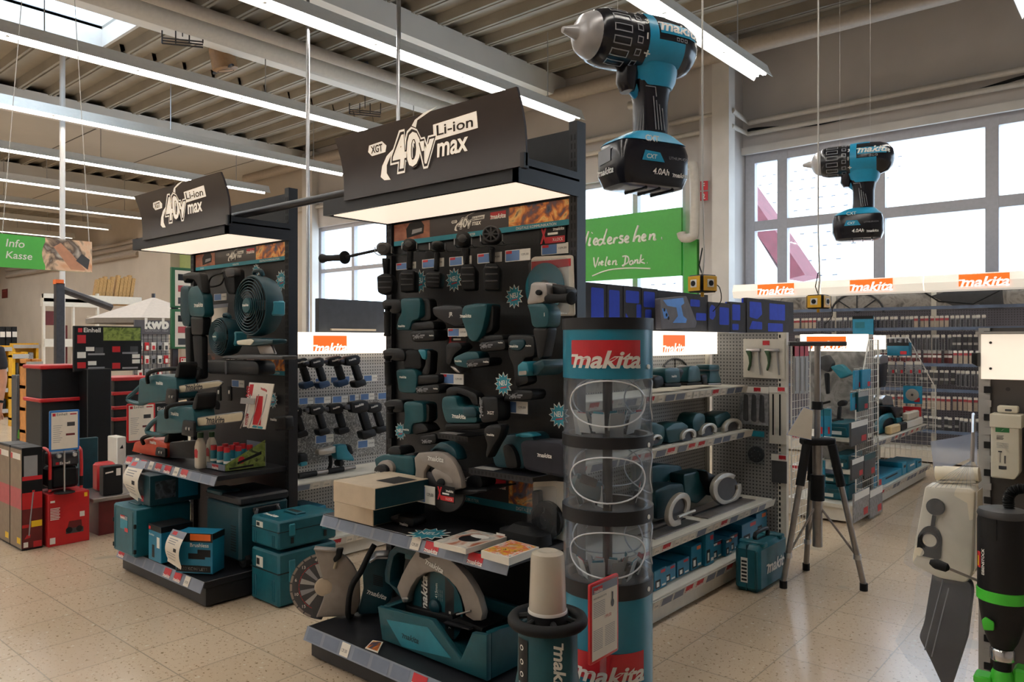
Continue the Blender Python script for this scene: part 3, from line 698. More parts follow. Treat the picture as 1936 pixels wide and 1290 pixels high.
T('rotary_hammer','middle one of the three teal rotary hammers stacked along the left edge','power tool',FM,[
  ('gearbox',BK,[(145,475),(200,455),(330,460),(350,520),(340,570),(240,565),(155,525)],.2,.09,.025),
  ('clutch_housing','rubber',[(330,480),(400,465),(480,480),(492,640),(335,645)],.19,.09,.03),
  ('motor_housing',TB,[(262,640),(420,632),(450,690),(440,850),(290,842)],.21,.1,.025),
  ('top_cover',TL,[(448,462),(530,462),(528,560),(490,550),(480,520)],.2,.07,.015),
  ('rear_handle',BK,[(520,465),(575,478),(560,690),(485,690),(495,640),(520,600)],.19,.055,.02),
  ('battery_mount',BK,[(420,692),(640,680),(642,760),(430,782)],.2,.09,.015),('battery',BK,[(430,788),(645,765),(650,850),(440,858)],.215,.1,.015)],'rotary hammers on the left edge',cB,
  [((300,715),62,.21),((440,830),110,.215,'40'),((595,812),40,.215)])
sidegrip(bpy.data.objects['rotary_hammer.001'],cB((198,520)),cB((204,780)),PY-.25)
T('rotary_hammer','lowest of the three teal rotary hammers along the left edge','power tool',FM,[
  ('gearbox',BK,[(150,935),(200,905),(320,905),(335,960),(325,1015),(205,1015)],.2,.09,.025),
  ('housing',TB,[(328,925),(400,915),(505,932),(512,1100),(405,1112),(395,1210),(318,1205),(342,1060)],.21,.1,.025),
  ('rear_handle',BK,[(500,932),(560,945),(555,1100),(505,1105)],.19,.055,.02),
  ('battery_mount',BK,[(400,1110),(505,1102),(560,1180),(410,1215)],.2,.09,.015),('battery',BK,[(470,1215),(615,1195),(620,1290),(475,1300)],.215,.1,.015)],'rotary hammers on the left edge',cB,
  [((330,1170),55,.21),((490,1275),95,.215,'40')])
sidegrip(bpy.data.objects['rotary_hammer.002'],cB((222,960)),cB((226,1240)),PY-.25)
T('reciprocating_saw','large teal saw with a broad dull-brown front cover, above the jigsaw','power tool',FM,[
  ('front_cover','shop_black2',[(578,95),(700,75),(850,85),(862,250),(780,265),(700,232),(590,170)],.2,.11,.03),
  ('housing',TB,[(848,82),(960,62),(1062,65),(1062,110),(1022,300),(970,400),(905,392),(868,290),(832,190)],.22,.1,.025),
  ('rear_handle',BK,[(1055,65),(1120,80),(1112,300),(1055,335),(1030,310),(1075,230),(1075,110)],.19,.055,.02),
  ('battery_mount',BK,[(968,352),(1100,335),(1200,335),(1205,400),(985,412)],.2,.1,.015),('battery',BK,[(985,405),(1215,375),(1225,470),(1000,488)],.215,.11,.015)],None,cB,
  [((828,190),100,.22),((732,188),34,.2,'JR'),((995,450),120,.215,'40'),((1160,412),42,.215)])
T('jigsaw','small black and teal saw with a bright shoe, at the centre of the board','power tool',FM,[
  ('nose',BK,[(700,420),(740,402),(822,402),(850,450),(765,520),(742,605),(700,592)],.2,.08,.02),
  ('housing',TB,[(762,535),(880,482),(980,482),(1002,560),(885,632),(775,605)],.21,.08,.02),
  ('shoe','alu',[(732,605),(785,622),(835,672),(785,665)],.2,.09,.006),('battery',BK,[(872,555),(1085,532),(1088,605),(885,632)],.22,.09,.014)],None,cB,
  [((782,575),62,.21),((880,610),105,.22,'40'),((1030,580),50,.22)])
T('nailer','slim black nail gun with a grey front clip, right of the jigsaw','power tool',FM,[
  ('magazine',BK,[(1235,345),(1300,332),(1470,342),(1480,530),(1375,542),(1430,760),(1300,800),(1285,600),(1242,520)],.2,.07,.02),
  ('clip','teal_dark',[(1250,385),(1380,375),(1395,420),(1350,480),(1255,470)],.21,.03,.01),('battery',BK,[(1220,845),(1300,815),(1465,818),(1455,908),(1195,922)],.22,.1,.015)],None,cB,
  [((1258,448),78,.21),((1398,440),52,.2),((1245,885),130,.22,'40')])
T('angle_grinder','teal angle grinder hanging nose-up with a side handle, beside the boxed diamond disc','power tool',FM,[
  ('gear_head','alu',[(1440,765),(1470,752),(1582,752),(1590,860),(1560,935),(1412,955),(1405,920),(1425,860)],.25,.09,.012),
  ('spindle_lock','rubber',circ(1505,845,24,14),.262,.02,.004),
  ('housing',TB,[(1400,945),(1560,932),(1605,1000),(1592,1150),(1450,1152),(1430,1010)],.25,.09,.02),
  ('grip',BK,[(1450,1150),(1592,1145),(1590,1190),(1545,1420),(1500,1430),(1475,1250)],.24,.07,.025),
  ('guard',BK,[(1590,760),(1760,800),(1750,880),(1600,880)],.21,.08,.01)],None,cA,[((1562,1020),26,.252,'w',-PI/2)])
b=MB();q0,q1=at(*cA((1585,900)),Y=PY-.24),at(*cA((1800,895)),Y=PY-.28);L_=(q1-q0).length
b.lathe([(.014,0),(.02,.02),(.017,L_*.5),(.02,L_*.85),(.027,L_),(.02,L_+.003)],'rubber',q0,q1-q0,16);b.build('side_handle',bpy.data.objects['angle_grinder'])
b=MB();F=FO(FM,0,0,.2)
b.prism(rp(ip([cB(p) for p in ((1440,600),(1480,565),(1530,575),(1545,650),(1530,690),(1445,695))],F),.01),F,-.02,.09,'teal_light',.01);b.prism(rp(ip([cB(p) for p in ((1530,580),(1625,545),(1645,610),(1580,690),(1535,690))],F),.01),F,-.1,.06,TD,.01)
b.prism(rp(ip([cB(p) for p in ((1462,650),(1528,645),(1528,680),(1462,685))],F),.005),F,.09,.093,'alu');b.build('battery_adapter',bpy.data.objects['angle_grinder'])
# boxed diamond disc behind the grinder
F=FO(FM,0,0,.062);P=lambda*p:ip([cA(v) for v in p],F)
t=thing('diamond_disc_pack','teal cutting disc in a clear pack with red header, upper right corner of the board','blister pack',(P((1620,800))[0][0],PY-.04,P((1620,1045))[0][1]))
b=MB();b.prism(rp(P((1432,550),(1460,530),(1795,515),(1812,1035),(1800,1048),(1640,1048),(1430,980)),.015),F,-.02,-.014,'cream_paper');b.plate(P((1436,575),(1780,545),(1780,610),(1436,660)),F,-.012,'print_red');b.plate(P((1660,735),(1790,630),(1800,1040),(1690,1040)),F,-.011,'cream_paper');b.build('backing_card',t,smooth=False)
(cx_,cz_),(rx_,_),=P((1568,800),(1740,800));r_=abs(rx_-cx_)
b=MB();b.prism(circ(cx_,cz_,r_,40),F,.0,.004,'teal_light');b.prism(circ(cx_,cz_,r_*.3,20),F,.004,.006,'teal');b.build('disc',t)
b=MB();b.prism(rp(P((1440,570),(1785,540),(1795,1035),(1650,1030),(1440,960)),.02),F,.008,.016,'blister',.003);b.build('blister',t)
T('air_inflator','teal compressor-like tool with an arched black top handle and upright battery','power tool',FM,[
  ('housing',TB,[(668,885),(700,872),(792,870),(802,960),(960,962),(980,1108),(700,1112),(660,960)],.26,.12,.03),
  ('motor_grille',TD,[(840,965),(958,965),(975,1060),(850,1060)],.268,.02,.01),
  ('top_handle',BK,[(700,808),(740,790),(820,790),(970,850),(990,960),(935,960),(905,890),(800,850),(790,880),(705,882)],.24,.06,.02),
  ('battery',BK,[(990,895),(1020,878),(1155,872),(1162,1090),(1005,1112)],.26,.09,.015),('base','rubber',[(690,1110),(1000,1110),(1005,1160),(690,1172)],.26,.13,.01)],None,cB,
  [((758,1062),122,.262),((1025,1070),140,.262,'40',PI/2),((1066,1030),60,.262,'XGT')])
# perforated metal shelves
def perf(label,pts,depth,c):
 q=[at(*c(p),Y=PY-depth) for p in pts];x0,x1=q[0].x,q[1].x;z1=(q[0].z+q[1].z)/2;z0=q[2].z
 b=MB();b.b2((x0,PY-depth,z1-.003),(x1,PY-.04,z1),'shop_black2');b.b2((x0,PY-depth-.002,z0),(x1,PY-depth,z1),'shop_black2')
 t=thing('perforated_shelf',label,'shelf',((x0+x1)/2,PY-depth/2,z0),'small perforated metal shelves');b.build('shelf_sheet',t,smooth=False)
 b=MB();n=int((x1-x0)/.022)
 for i in range(n):x=x0+.012+i*.022;b.b2((x,PY-depth-.003,(z0+z1)/2-.007),(x+.011,PY-depth-.0018,(z0+z1)/2+.007),'gap_dark')
 b.b2((x0+.02,PY-depth+.015,z1),(x0+.14,PY-depth+.07,z1+.002),'shop_grey');b.build('perforations',t,smooth=False)
 return z1
perf('small perforated black shelf at mid-board under the arched-handle tool',[(838,78),(1080,92),(838,108)],.2,cC)
perf('wide perforated black shelf under the saw with the black dust bag',[(1088,328),(1545,385),(1088,365)],.26,cC)
perf('perforated black shelf jutting out past the left edge above the cream boxes',[(275,395),(655,440),(275,415)],.3,cC)
T('belt_sander','teal and black sander with a big black cloth dust bag, on the wide perforated shelf','power tool',FM,[
  ('dust_bag','dark_cloth',[(1450,140),(1500,122),(1745,145),(1768,200),(1770,400),(1560,352),(1480,335)],.22,.13,.03),
  ('housing',TD,[(1232,160),(1330,85),(1520,72),(1560,125),(1485,335),(1270,318)],.21,.12,.03),
  ('top_cover',TL,[(1400,92),(1450,70),(1525,70),(1562,100),(1480,112)],.22,.06,.012),
  ('side_guard',BK,[(1320,160),(1375,150),(1420,220),(1440,330),(1350,330)],.235,.04,.02),
  ('front_handle',BK,[(1190,35),(1230,14),(1325,12),(1305,100),(1262,165),(1215,260),(1200,225),(1215,150),(1192,95)],.33,.06,.02)],None,cC,[((1578,242),105,.222),((1215,90),55,.332)])
T('circular_saw','teal saw with a round black motor cap, on the shelf past the left edge','power tool',FM,[
  ('housing',TB,[(402,255),(470,225),(690,240),(692,395),(600,402),(430,372)],.26,.12,.025),
  ('motor_cap',BK,circ(448,345,48,18),.3,.08,.015),('motor_ring','alu_paint',circ(480,330,62,20),.28,.05,.012),
  ('battery',BK,[(495,190),(530,165),(585,172),(605,228),(515,245)],.25,.1,.012),('rear_grip',BK,[(585,232),(690,212),(700,260),(640,275)],.24,.05,.015)],None,cC,[((408,358),48,.302)])
_p=[(692,425),(700,340),(690,250),(720,215),(830,207),(905,215),(955,250),(1000,320),(1028,400),(1035,470),(960,492),(900,480),(890,400),(840,330),(790,305),(765,350),(762,450),(745,478),(700,470)]
T('plunge_saw','big saw with a dull bronze blade guard, hanging over the bench shelf','power tool',FM,[
  ('handle',TD,[(795,205),(870,135),(920,140),(985,185),(1010,275),(965,260),(905,195)],.26,.07,.02),
  ('base_plate',BK,[(715,440),(1010,480),(1230,480),(1110,515),(1000,520),(715,465)],.28,.2,.006),
  ('motor',BK,[(1060,400),(1110,370),(1170,380),(1190,450),(1150,490),(1070,480)],.2,.1,.02),
  ('blade_guard','alu_paint',_p,.3,.035,.01),('blade_cover','alu_paint',[(805,345),(850,318),(960,380),(985,450),(900,445),(880,400),(855,440)],.302,.03,.012),('blade','steel_dark',[(770,370),(800,345),(880,400),(880,470),(850,475),(765,465)],.285,.004,.001),
  ('hub','rubber',circ(880,428,28,16),.31,.03,.006),('lower_guard','tool_grey',circ(935,530,112,30),.27,.02,.006)],None,cC,[((792,268),115,.302)])
# price cards, stars and red tags
def box4(x0,y0,x1,y1,sl):return [(x0,y0),(x1,y0+sl),(x1,y1),(x0,y1-sl)]
for i,(c,b4,h,lab) in enumerate(((cA,(272,592,440,635),.16,'price card half hidden behind the left-hand pistol tool with the rear cap'),(cA,(498,560,685,618),.16,'price card below the open-backed pistol tool'),(cA,(735,540,925,598),.16,'price card behind the square-capped pistol tool'),
      (cA,(980,510,1188,575),.16,'price card behind the fan-backed pistol tool'),(cA,(1222,480,1440,560),.16,'price card on a long hook right of the fan-backed tool'),(cA,(1537,430,1772,500),.01,'price card under the red X tag, upper right of the board'),
      (cB,(722,288,890,345),.16,'price card under the brown-fronted saw'),(cB,(658,690,858,755),.16,'price card under the jigsaw'),(cB,(1188,932,1416,1005),.16,'price card under the slim nail gun'),(cC,(682,470,842,550),.31,'price card under the bronze blade guard'))):
 ptag(lab,mapc(c,box4(*b4,-8)),FO(FM,0,0,h))
for c,p,h,lab in ((cA,(475,750),.06,'teal NEU star half hidden beside the pistol tool with the rear cap'),(cA,(775,735),.06,'teal NEU star in the middle of the top row of tools'),(cA,(1300,880),.1,'teal NEU star left of the angle grinder'),
       (cB,(1205,768),.24,'teal NEU star on the slim nail gun'),(cB,(1690,1040),.12,'teal NEU star half behind the clear display tower'),(cB,(308,1180),.08,'small teal star peeking out beside the lowest rotary hammer')):
 star(lab,*c(p),25 if p[0]==1690 else 23 if p[0] != 308 else 17,FO(FM,0,0,h))
for c,x,y,h,lab,s_ in ((cA,1528,425,.012,'red X tag at the upper right of the board',1),(cC,862,548,.33,'red X tag hanging from the bronze-guarded saw',.75),(cB,722,445,.1,'dim red X tag half hidden behind the jigsaw',.9)):
 F=FO(FM,0,0,h);(u,v),=ip([c((x,y))],F);b=MB();s2=.145*s_;Fq=FO(F,u,v)
 b.prism([(-.005,-.005),(s2,-.005),(s2,s2*.62),(-.005,s2*.62)],Fq,-.003,0,'tool_black');text(b,'X',Fq,0,0,'print_red',w=s2*.28,h=s2*.55,bold=.05,lift=.001);b.plate([(s2*.25,0),(s2*.97,0),(s2*.97,s2*.2),(s2*.22,s2*.2)],Fq,.001,'print_red')
 text(b,'X-LOCK',Fq,s2*.5,s2*.05,'print_white',w=s2*.4,h=s2*.1,lift=.002);wordmark(b,Fq,s2*.5,s2*.38,s2*.45);b.plate([(s2*.3,s2*.26),(s2*.7,s2*.26),(s2*.7,s2*.33),(s2*.3,s2*.33)],Fq,.001,'print_white');solo('tag',b,lab,'tag','red X tags')
# goods on the bench shelf (top at z = .65)
ZS=.655
def boxat(name,label,cat,pc,wd,dp,ht,z,m,group=None,yaw=0,deco=None,bev=.003,m2=None,align='r'):
 o=at(*pc,Z=z);F=(o,Vector((math.cos(yaw),math.sin(yaw),0)),UZ,Vector((math.sin(yaw),-math.cos(yaw),0)))
 u0,u1=(-wd,0) if align=='r' else (0,wd)
 ctr=o+F[1]*(u0+u1)/2-F[3]*dp/2
 b=MB();b.box(ctr+UZ*ht/2,(wd,dp,ht),m,bev,R=Matrix.Rotation(yaw,3,'Z'))
 if m2:b.add([o+F[1]*(u1+.001)+UZ*.004-F[3]*.004,o+F[1]*(u1+.001)+UZ*.004-F[3]*(dp-.004),o+F[1]*(u1+.001)+UZ*(ht-.004)-F[3]*(dp-.004),o+F[1]*(u1+.001)+UZ*(ht-.004)-F[3]*.004],[(0,1,2,3)],m2)
 Ff=(o+F[1]*u0,F[1],F[2],F[3]);Fs=(o+F[1]*u1,-F[3],F[2],F[1]);Ft=(o+F[1]*u0+UZ*ht,F[1],-F[3],UZ)
 if deco:deco(b,Ff,Fs,Ft,wd,dp,ht)
 return solo(name,b,label,cat,group)
def _lid(b,Ff,Fs,Ft,w_,d,h):
 b.plate([(.16,.12),(.29,.12),(.29,.26),(.16,.26)],Ft,.001,'gap_dark')
boxat('carton','lower of the two cream cartons stacked on the bench shelf','box',(705,996),.30,.33,.118,ZS,'card_beige','stacked cream cartons',m2='teal_dark')
boxat('carton','upper cream carton with a dark opening in its lid, on the bench shelf','box',(708,966),.30,.33,.098,ZS+.121,'card_beige','stacked cream cartons',m2='teal_dark',deco=_lid)
ZMIN[0]=.657
T('battery_pack','black battery pack standing beside the cream cartons','battery',FY(2.36),[('case',BK,[(495,705),(512,680),(565,655),(592,665),(690,690),(688,765),(560,778),(495,762)],0,.09,.012),('contacts',GR,[(520,672),(575,655),(580,690),(530,700)],.006,.02,.004)],None,cC,[((495,745),36,.001,' '),((590,730),62,.002)])
ZMIN[0]=-9
def flat(c,pts,z):return [((q := at(*c(p),Z=z)).x,q.y) for p in pts]
FT=(Vector((0,0,0)),Vector((1,0,0)),Vector((0,1,0)),UZ)
def flatlay(name,label,cat,pts,z,th,m,top,c,group=None,extra=None):
 b=MB();F=FO(FT,0,0,z);poly=flat(c,pts,z+th);b.prism(poly,F,0,th,m);
 if top:b.plate(inset(poly if area2(poly)>0 else poly[::-1],.006),F,th+.0008,top)
 if extra:extra(b,F,poly,th)
 return solo(name,b,label,cat,group)
def magx(b,F,poly,th):
 cx=sum(p[0] for p in poly)/len(poly);cy_=sum(p[1] for p in poly)/len(poly)
 b.plate(circ(cx,cy_,.05,16),F,th+.0012,'steel_dark');b.plate(circ(cx+.01,cy_+.05,.05,16,ry=.025),F,th+.0016,'print_white')
flatlay('magazine','catalogue with an orange, white and teal cover lying on the bench shelf','magazine',[(835,850),(1065,905),(1365,815),(1110,765)],ZS,.022,'cream_paper','photo_mag2',cC,None,magx)
flatlay('magazine','catalogue with a busy yellow and red cover at the right end of the bench shelf','magazine',[(1175,915),(1375,970),(1590,890),(1390,838)],ZS,.03,'cream_paper','photo_mag',cC)
o_=at(*cC((800,795)),Z=ZS+.004);Fs=(o_,Vector((.9,.43,0)).normalized(),Vector((-.43,.9,0)).normalized(),UZ)
b=MB();mk=lambda k:[(k*.1*(1 if i % 2==0 else .66)*math.sin(PI*i/12),k*.1*(1 if i % 2==0 else .66)*math.cos(PI*i/12)) for i in range(24)]
b.prism(mk(1),Fs,-.002,0,'print_white');b.plate(mk(.9),Fs,.0006,'print_teal');text(b,'NEU',Fs,-.045,-.02,'print_white',w=.09,h=.045,bold=.02,lift=.0014);solo('promotional_star',b,'teal NEU star lying flat on the bench shelf','sign','teal new-product stars')
t=thing('charger','low black charger lying on the bench shelf right of the catalogues','charger',at(*cC((1480,850)),Z=ZS))
o_=at(*cC((1490,850)),Z=ZS);b=MB(Matrix.Translation(o_));b.sect([(0,0,0,.125,.06,4),(.045,0,0,.12,.055,4),(.06,.0,0,.07,.04,4),(.075,.0,0,.05,.03,4)],'rubber',20,'Z');b.build('body',t)
b=MB();b.plate([(-.11,.02),(-.06,.02),(-.06,.032),(-.11,.032)],(o_,Vector((1,0,0)),UZ,Vector((0,-1,0))),.062,'print_white');b.build('lettering',t,smooth=False)
F=FO(FM,0,0,.1);P=lambda*p:ip([cC(v) for v in p],F)
t=thing('dust_hood_pack','black suction hood in a clear hanging pack, right end of the bench shelf','blister pack',(P((1660,700))[0][0],PY-.1,P((1660,815))[0][1]))
b=MB();b.prism(rp(P((1545,425),(1700,418),(1775,425),(1775,850),(1560,790)),.01),F,-.006,-.002,'cream_paper');b.build('backing_card',t)
(ux,uz),(vx,_)=P((1665,690),(1765,690));r_=abs(vx-ux);b=MB()
b.lathe([(r_*1.05,0),(r_*1.1,.03),(r_*.8,.05),(r_*.45,.05),(r_*.4,.03),(.001,.03)],'rubber',F[0]+F[1]*ux+UZ*uz,(0,-1,0),24,False)
b.prism(rp(P((1572,480),(1622,475),(1632,640),(1580,680)),.01),F,0,.04,'rubber',.012);b.build('hood',t)
b=MB();b.prism(rp(P((1552,450),(1770,440),(1770,830),(1565,780)),.02),F,.05,.056,'blister',.003);b.build('blister',t)
# ------------------------------------------------------------------ on the base of the middle unit
F=FV(612.5,1108.7,.85,Y=2.22)
P=lambda*p,h=0:[(u,max(v,.172-F[0].z)) for u,v in ip([cD(v) for v in p],F,h)]
t=thing('cut_off_saw','big teal cut-off saw with a bare diamond disc overhanging the left end of the base','power tool',F[0]-UZ*.18)
(rx,_),=P((605,530));R_=abs(rx)
dcl=lambda pts:[(u,max(v,.175-F[0].z) if (F[0]+F[1]*u).x>-3.13 else v) for u,v in pts]
b=MB();b.prism(dcl(circ(0,0,R_,96)),F,-.004,0,'tool_grey')
ok=lambda a,r:not ((F[0]+F[1]*(r*math.cos(a))).x>-3.18 and F[0].z+r*math.sin(a)<.21)
for k in range(24):
 a=2*PI*k/24
 if ok(a,R_):b.plate([(R_*.93*math.cos(a-.11),R_*.93*math.sin(a-.11)),(R_*.995*math.cos(a-.11),R_*.995*math.sin(a-.11)),(R_*.995*math.cos(a+.11),R_*.995*math.sin(a+.11)),(R_*.93*math.cos(a+.11),R_*.93*math.sin(a+.11))],F,.001,'alu_paint')
for k in range(12):
 a=2*PI*(k+.5)/12
 if not ok(a,R_*.9):continue
 c2,s2=math.cos,math.sin;w_=.12
 b.plate([(R_*.28*c2(a-w_),R_*.28*s2(a-w_)),(R_*.7*c2(a-w_),R_*.7*s2(a-w_)),(R_*.7*c2(a+w_),R_*.7*s2(a+w_)),(R_*.28*c2(a+w_),R_*.28*s2(a+w_))],F,.001,'shop_grey' if k % 2 else 'print_grey')
 text(b,str([20,1,18,4,13,6,10,15,2,17,3,19][k]),F,R_*.82*c2(a)-R_*.05,R_*.82*s2(a)-R_*.04,'print_white',h=R_*.09,lift=.0012)
for k in range(40):
 a0,a1=2*PI*k/40,2*PI*(k+.8)/40
 if not ok(a0,R_*.75):continue
 b.plate([(R_*.72*math.cos(a0),R_*.72*math.sin(a0)),(R_*.735*math.cos(a0),R_*.735*math.sin(a0)),(R_*.735*math.cos(a1),R_*.735*math.sin(a1)),(R_*.72*math.cos(a1),R_*.72*math.sin(a1))],F,.0016,'print_red')
b.build('diamond_disc',t,smooth=False)
b=MB();b.prism(circ(0,0,R_*.27,24),F,0,.022,'card_beige',.006);b.build('hub_flange',t)
b=MB();b.prism(rp(P((268,228),(430,238),(520,290),(570,350),(620,450),(625,640),(590,730),(540,782),(420,830),(282,822),(330,640),(345,590),(390,575),(408,540),(405,500),(370,470),(335,465),(300,340),(285,290)),.006,2),F,.004,.03,'alu_paint',.008)
b.prism(rp(P((266,222),(440,238),(435,252),(268,236)),.004),F,-.02,.04,'alu',.003);b.build('guard',t)
b=MB();b.tube([F[0]+F[1]*u+F[2]*v+F[3]*h for (u,v),h in zip(P((735,195),(690,270),(630,390),(575,470),(548,560),(535,700),(545,830),(555,880)),(.03,.05,.07,.08,.08,.07,.04,.0))],.014,'rubber',10,5);b.build('front_handle',t)
b=MB();b.prism(rp(P((640,400),(690,330),(745,305),(850,300),(905,420),(865,640),(770,700),(765,800),(600,775),(650,560)),.02),F,-.12,.02,'teal_dark',.011)
for k in range(6):b.prism(P((725,430+k*14),(800,450+k*14),(800,457+k*14),(725,437+k*14)),F,.02,.0215,'tool_black')
b.build('motor_housing',t)
b=MB();b.prism(rp(P((690,330),(740,292),(850,290),(855,312),(750,312),(700,345)),.008),F,-.1,.024,'steel',.006);b.build('air_filter_cover',t)
b=MB();(x,y),(x2,_)=P((668,575),(825,575));wordmark(b,rot_frame(FO(F,x,y),-.38),0,0,(x2-x)*1.05,lift=.022);b.build('lettering',t,smooth=False)
b=MB();q=F[0]+F[1]*P((545,850))[0][0]-F[3]*.02;b.cyl((q.x-.1,q.y-.03,.195),(q.x-.06,q.y-.03,.195),.028,'alu_paint',n=16);b.cyl((q.x-.1,q.y-.03,.195),(q.x-.02,q.y-.03,.195),.01,'tool_black',n=10);b.box((q.x,q.y,.19),(.05,.08,.04),'tool_grey',.008);b.build('wheel',t)
b=MB();b.tube([F[0]+F[1]*u+F[2]*v+F[3]*.04 for u,v in P((425,375),(440,320),(430,300))],.007,'bar_metal',8);b.prism(rp(P((445,215),(500,212),(480,290),(430,330),(415,300),(440,270)),.008),F,.03,.05,'rubber',.006);b.build('depth_lever',t)
# teal open stand with the large saw
FS=FY(2.215);P=lambda*p,h=0:ip([cD(v) for v in p],FS,h)
t=thing('saw_stand','open-topped teal plastic stand cradling the large circular saw, on the base of the middle unit','stand',(P((1180,900))[0][0],2.4,.165))
fp=P((755,690),(800,700),(1180,795),(1400,1105),(1490,895),(1606,912),(1606,1330),(1200,1270),(860,1150),(790,1090))
zb=.168;fp=[(u,max(v,zb)) for u,v in fp];fx0,fx1=min(p[0] for p in fp),max(p[0] for p in fp)
b=MB();b.prism(fp,FS,-.03,0,'teal',.006)
(u,v),(u2,v2)=P((860,800),(900,930));b.prism(P((830,790),(1150,850),(1330,1090),(950,1000)),FS,0,.003,'teal_light');wordmark(b,FS,*P((950,930))[0],.11,'teal_dark',.004);b.build('front_wall',t)
b=MB();zt=P((1606,912))[0][1]
b.prism([(-2.246,zb),(-2.53,zb),(-2.53,zt+.02),(-2.4,zt-.01),(-2.3,zt),(-2.246,zt)],(Vector((fx1-.03,0,0)),Vector((0,-1,0)),UZ,Vector((-1,0,0))),-.03,.0,'teal',.002);b.build('side_wall',t)
b=MB();zt2=P((755,690))[0][1];b.b2((fx0,2.245,zb),(fx0+.03,2.53,zt2),'teal',.006);b.build('side_wall',t)
b=MB();b.b2((fx0,2.53,zb),(fx1,2.56,zt),'teal',.006);b.b2((fx0+.03,2.245,zb),(fx1-.03,2.53,zb+.02),'teal');b.build('back_wall',t)
FS=FY(2.375);P=lambda*p,h=0:[(max(min(u,fx1-.036),fx0+.038 if v<zt2+.03 else -9),max(v,.2)) for u,v in ip([cD(v) for v in p],FS,h)]
t=thing('large_circular_saw','very large circular saw with a bronze-grey guard and teal blade, standing in the teal stand','power tool',FS[0]+Vector((P((1210,640))[0][0],0,.2)))
(bx,bz),=P((1215,690));(tx,tz),=P((1215,418));rb=tz-bz
b=MB();b.prism([(u,max(v,.2)) for u,v in circ(bx,bz,rb*1.05,48)],FS,-.004,0,'teal')
for x0_,x1_,m in ((-.62,-.26,'print_black'),(.36,.72,'print_black')):
 b.plate([(bx+x*rb*1.0,bz+z*rb) for x,z in ((x0_,-.75),(x1_,-.75),(x1_,math.sqrt(1-x1_**2)),(x0_,math.sqrt(1-x0_**2)))],FS,.001,m)
wordmark(b,rot_frame(FO(FS,bx-rb*.36,bz-rb*.35),PI/2),0,0,rb*1.15,lift=.002)
text(b,'415mm',rot_frame(FO(FS,bx+rb*.06,bz+rb*.25),PI/2),0,0,'print_white',h=rb*.1,lift=.002)
for k in range(3):text(b,'max 4000 rpm',rot_frame(FO(FS,bx+rb*(.14+.07*k),bz+rb*.2),PI/2),0,0,'print_grey',h=rb*.05,lift=.002)
wordmark(b,rot_frame(FO(FS,bx+rb*.6,bz-rb*.5),PI/2),0,0,rb*.5,lift=.002);b.build('saw_blade',t,smooth=False)
b=MB();b.lathe([(.035,0),(.034,.014),(.02,.02),(.012,.024)],'teal_dark',FS[0]+Vector((bx,-.001,bz)),(0,-1,0),20);b.build('blade_bolt',t)
outer=[(882,640),(905,540),(945,440),(1000,340),(1050,265),(1085,228),(1130,228),(1230,270),(1310,315),(1385,385),(1445,455),(1500,540),(1540,620),(1562,700),(1572,745),(1560,800),(1500,800),(1440,760)]
inn=[(1430,700),(1405,610),(1365,540),(1310,478),(1250,436),(1190,418),(1120,430),(1060,470),(1015,540),(992,600),(985,660),(930,650)]
b=MB();b.prism(P(*(outer+inn),h=.04),FS,.0,.04,'alu_paint',.006);b.prism(P((1085,270),(1160,285),(1165,305),(1120,318),(1085,300),h=.04),FS,.04,.042,'tool_black');b.build('blade_guard',t)
b=MB();(x,z),(x2,_)=P((1125,352),(1262,352),h=.042);wordmark(b,rot_frame(FO(FS,x,z,.042),-.22),0,0,(x2-x)*1.05);b.build('lettering',t,smooth=False)
b=MB();b.prism(rp(P((808,420),(840,270),(880,225),(950,200),(1085,208),(1130,225),(1085,235),(1040,300),(985,290),(915,270),(880,300),(855,420),(850,500),(900,560),(890,610),(840,560),(812,500),h=.03),.008,2),FS,-.06,.03,'teal_dark',.008)
b.prism(P((960,235),(1040,240),(1010,330),(960,320),h=.03),FS,-.05,.025,'teal',.006);b.build('handle',t)
b=MB();b.prism(P((850,700),(900,650),(1000,690),(1400,790),(1570,860),(1560,890),(1300,850),(1200,790),h=.03),FS,-.14,.025,'tool_black',.004);b.prism(P((1265,812),(1460,860),(1470,875),(1270,828),h=.06),FS,.03,.06,'steel_dark',.003);b.build('base_plate',t)
b=MB();b.prism(P((920,615),(985,615),(998,632),(985,655),(965,650),h=.05),FS,.04,.05,'steel',.003);b.build('lever',t);b=MB();b.cyl(FS[0]+Vector((P((1430,730))[0][0],-.045,P((1430,730))[0][1])),FS[0]+Vector((P((1540,700))[0][0],-.045,P((1540,700))[0][1])),.004,'alu',n=8);b.cyl(FS[0]+Vector((P((1415,740))[0][0],-.07,P((1415,740))[0][1])),FS[0]+Vector((P((1415,740))[0][0],-.02,P((1415,740))[0][1])),.012,'tool_black',n=12);b.build('locking_screw',t)
flatlay('leaflet','orange and white leaflet lying on the base shelf beside the teal stand','leaflet',[(660,1010),(760,1045),(800,965),(720,950)],.157,.004,'cream_paper','photo_sparks',cD)
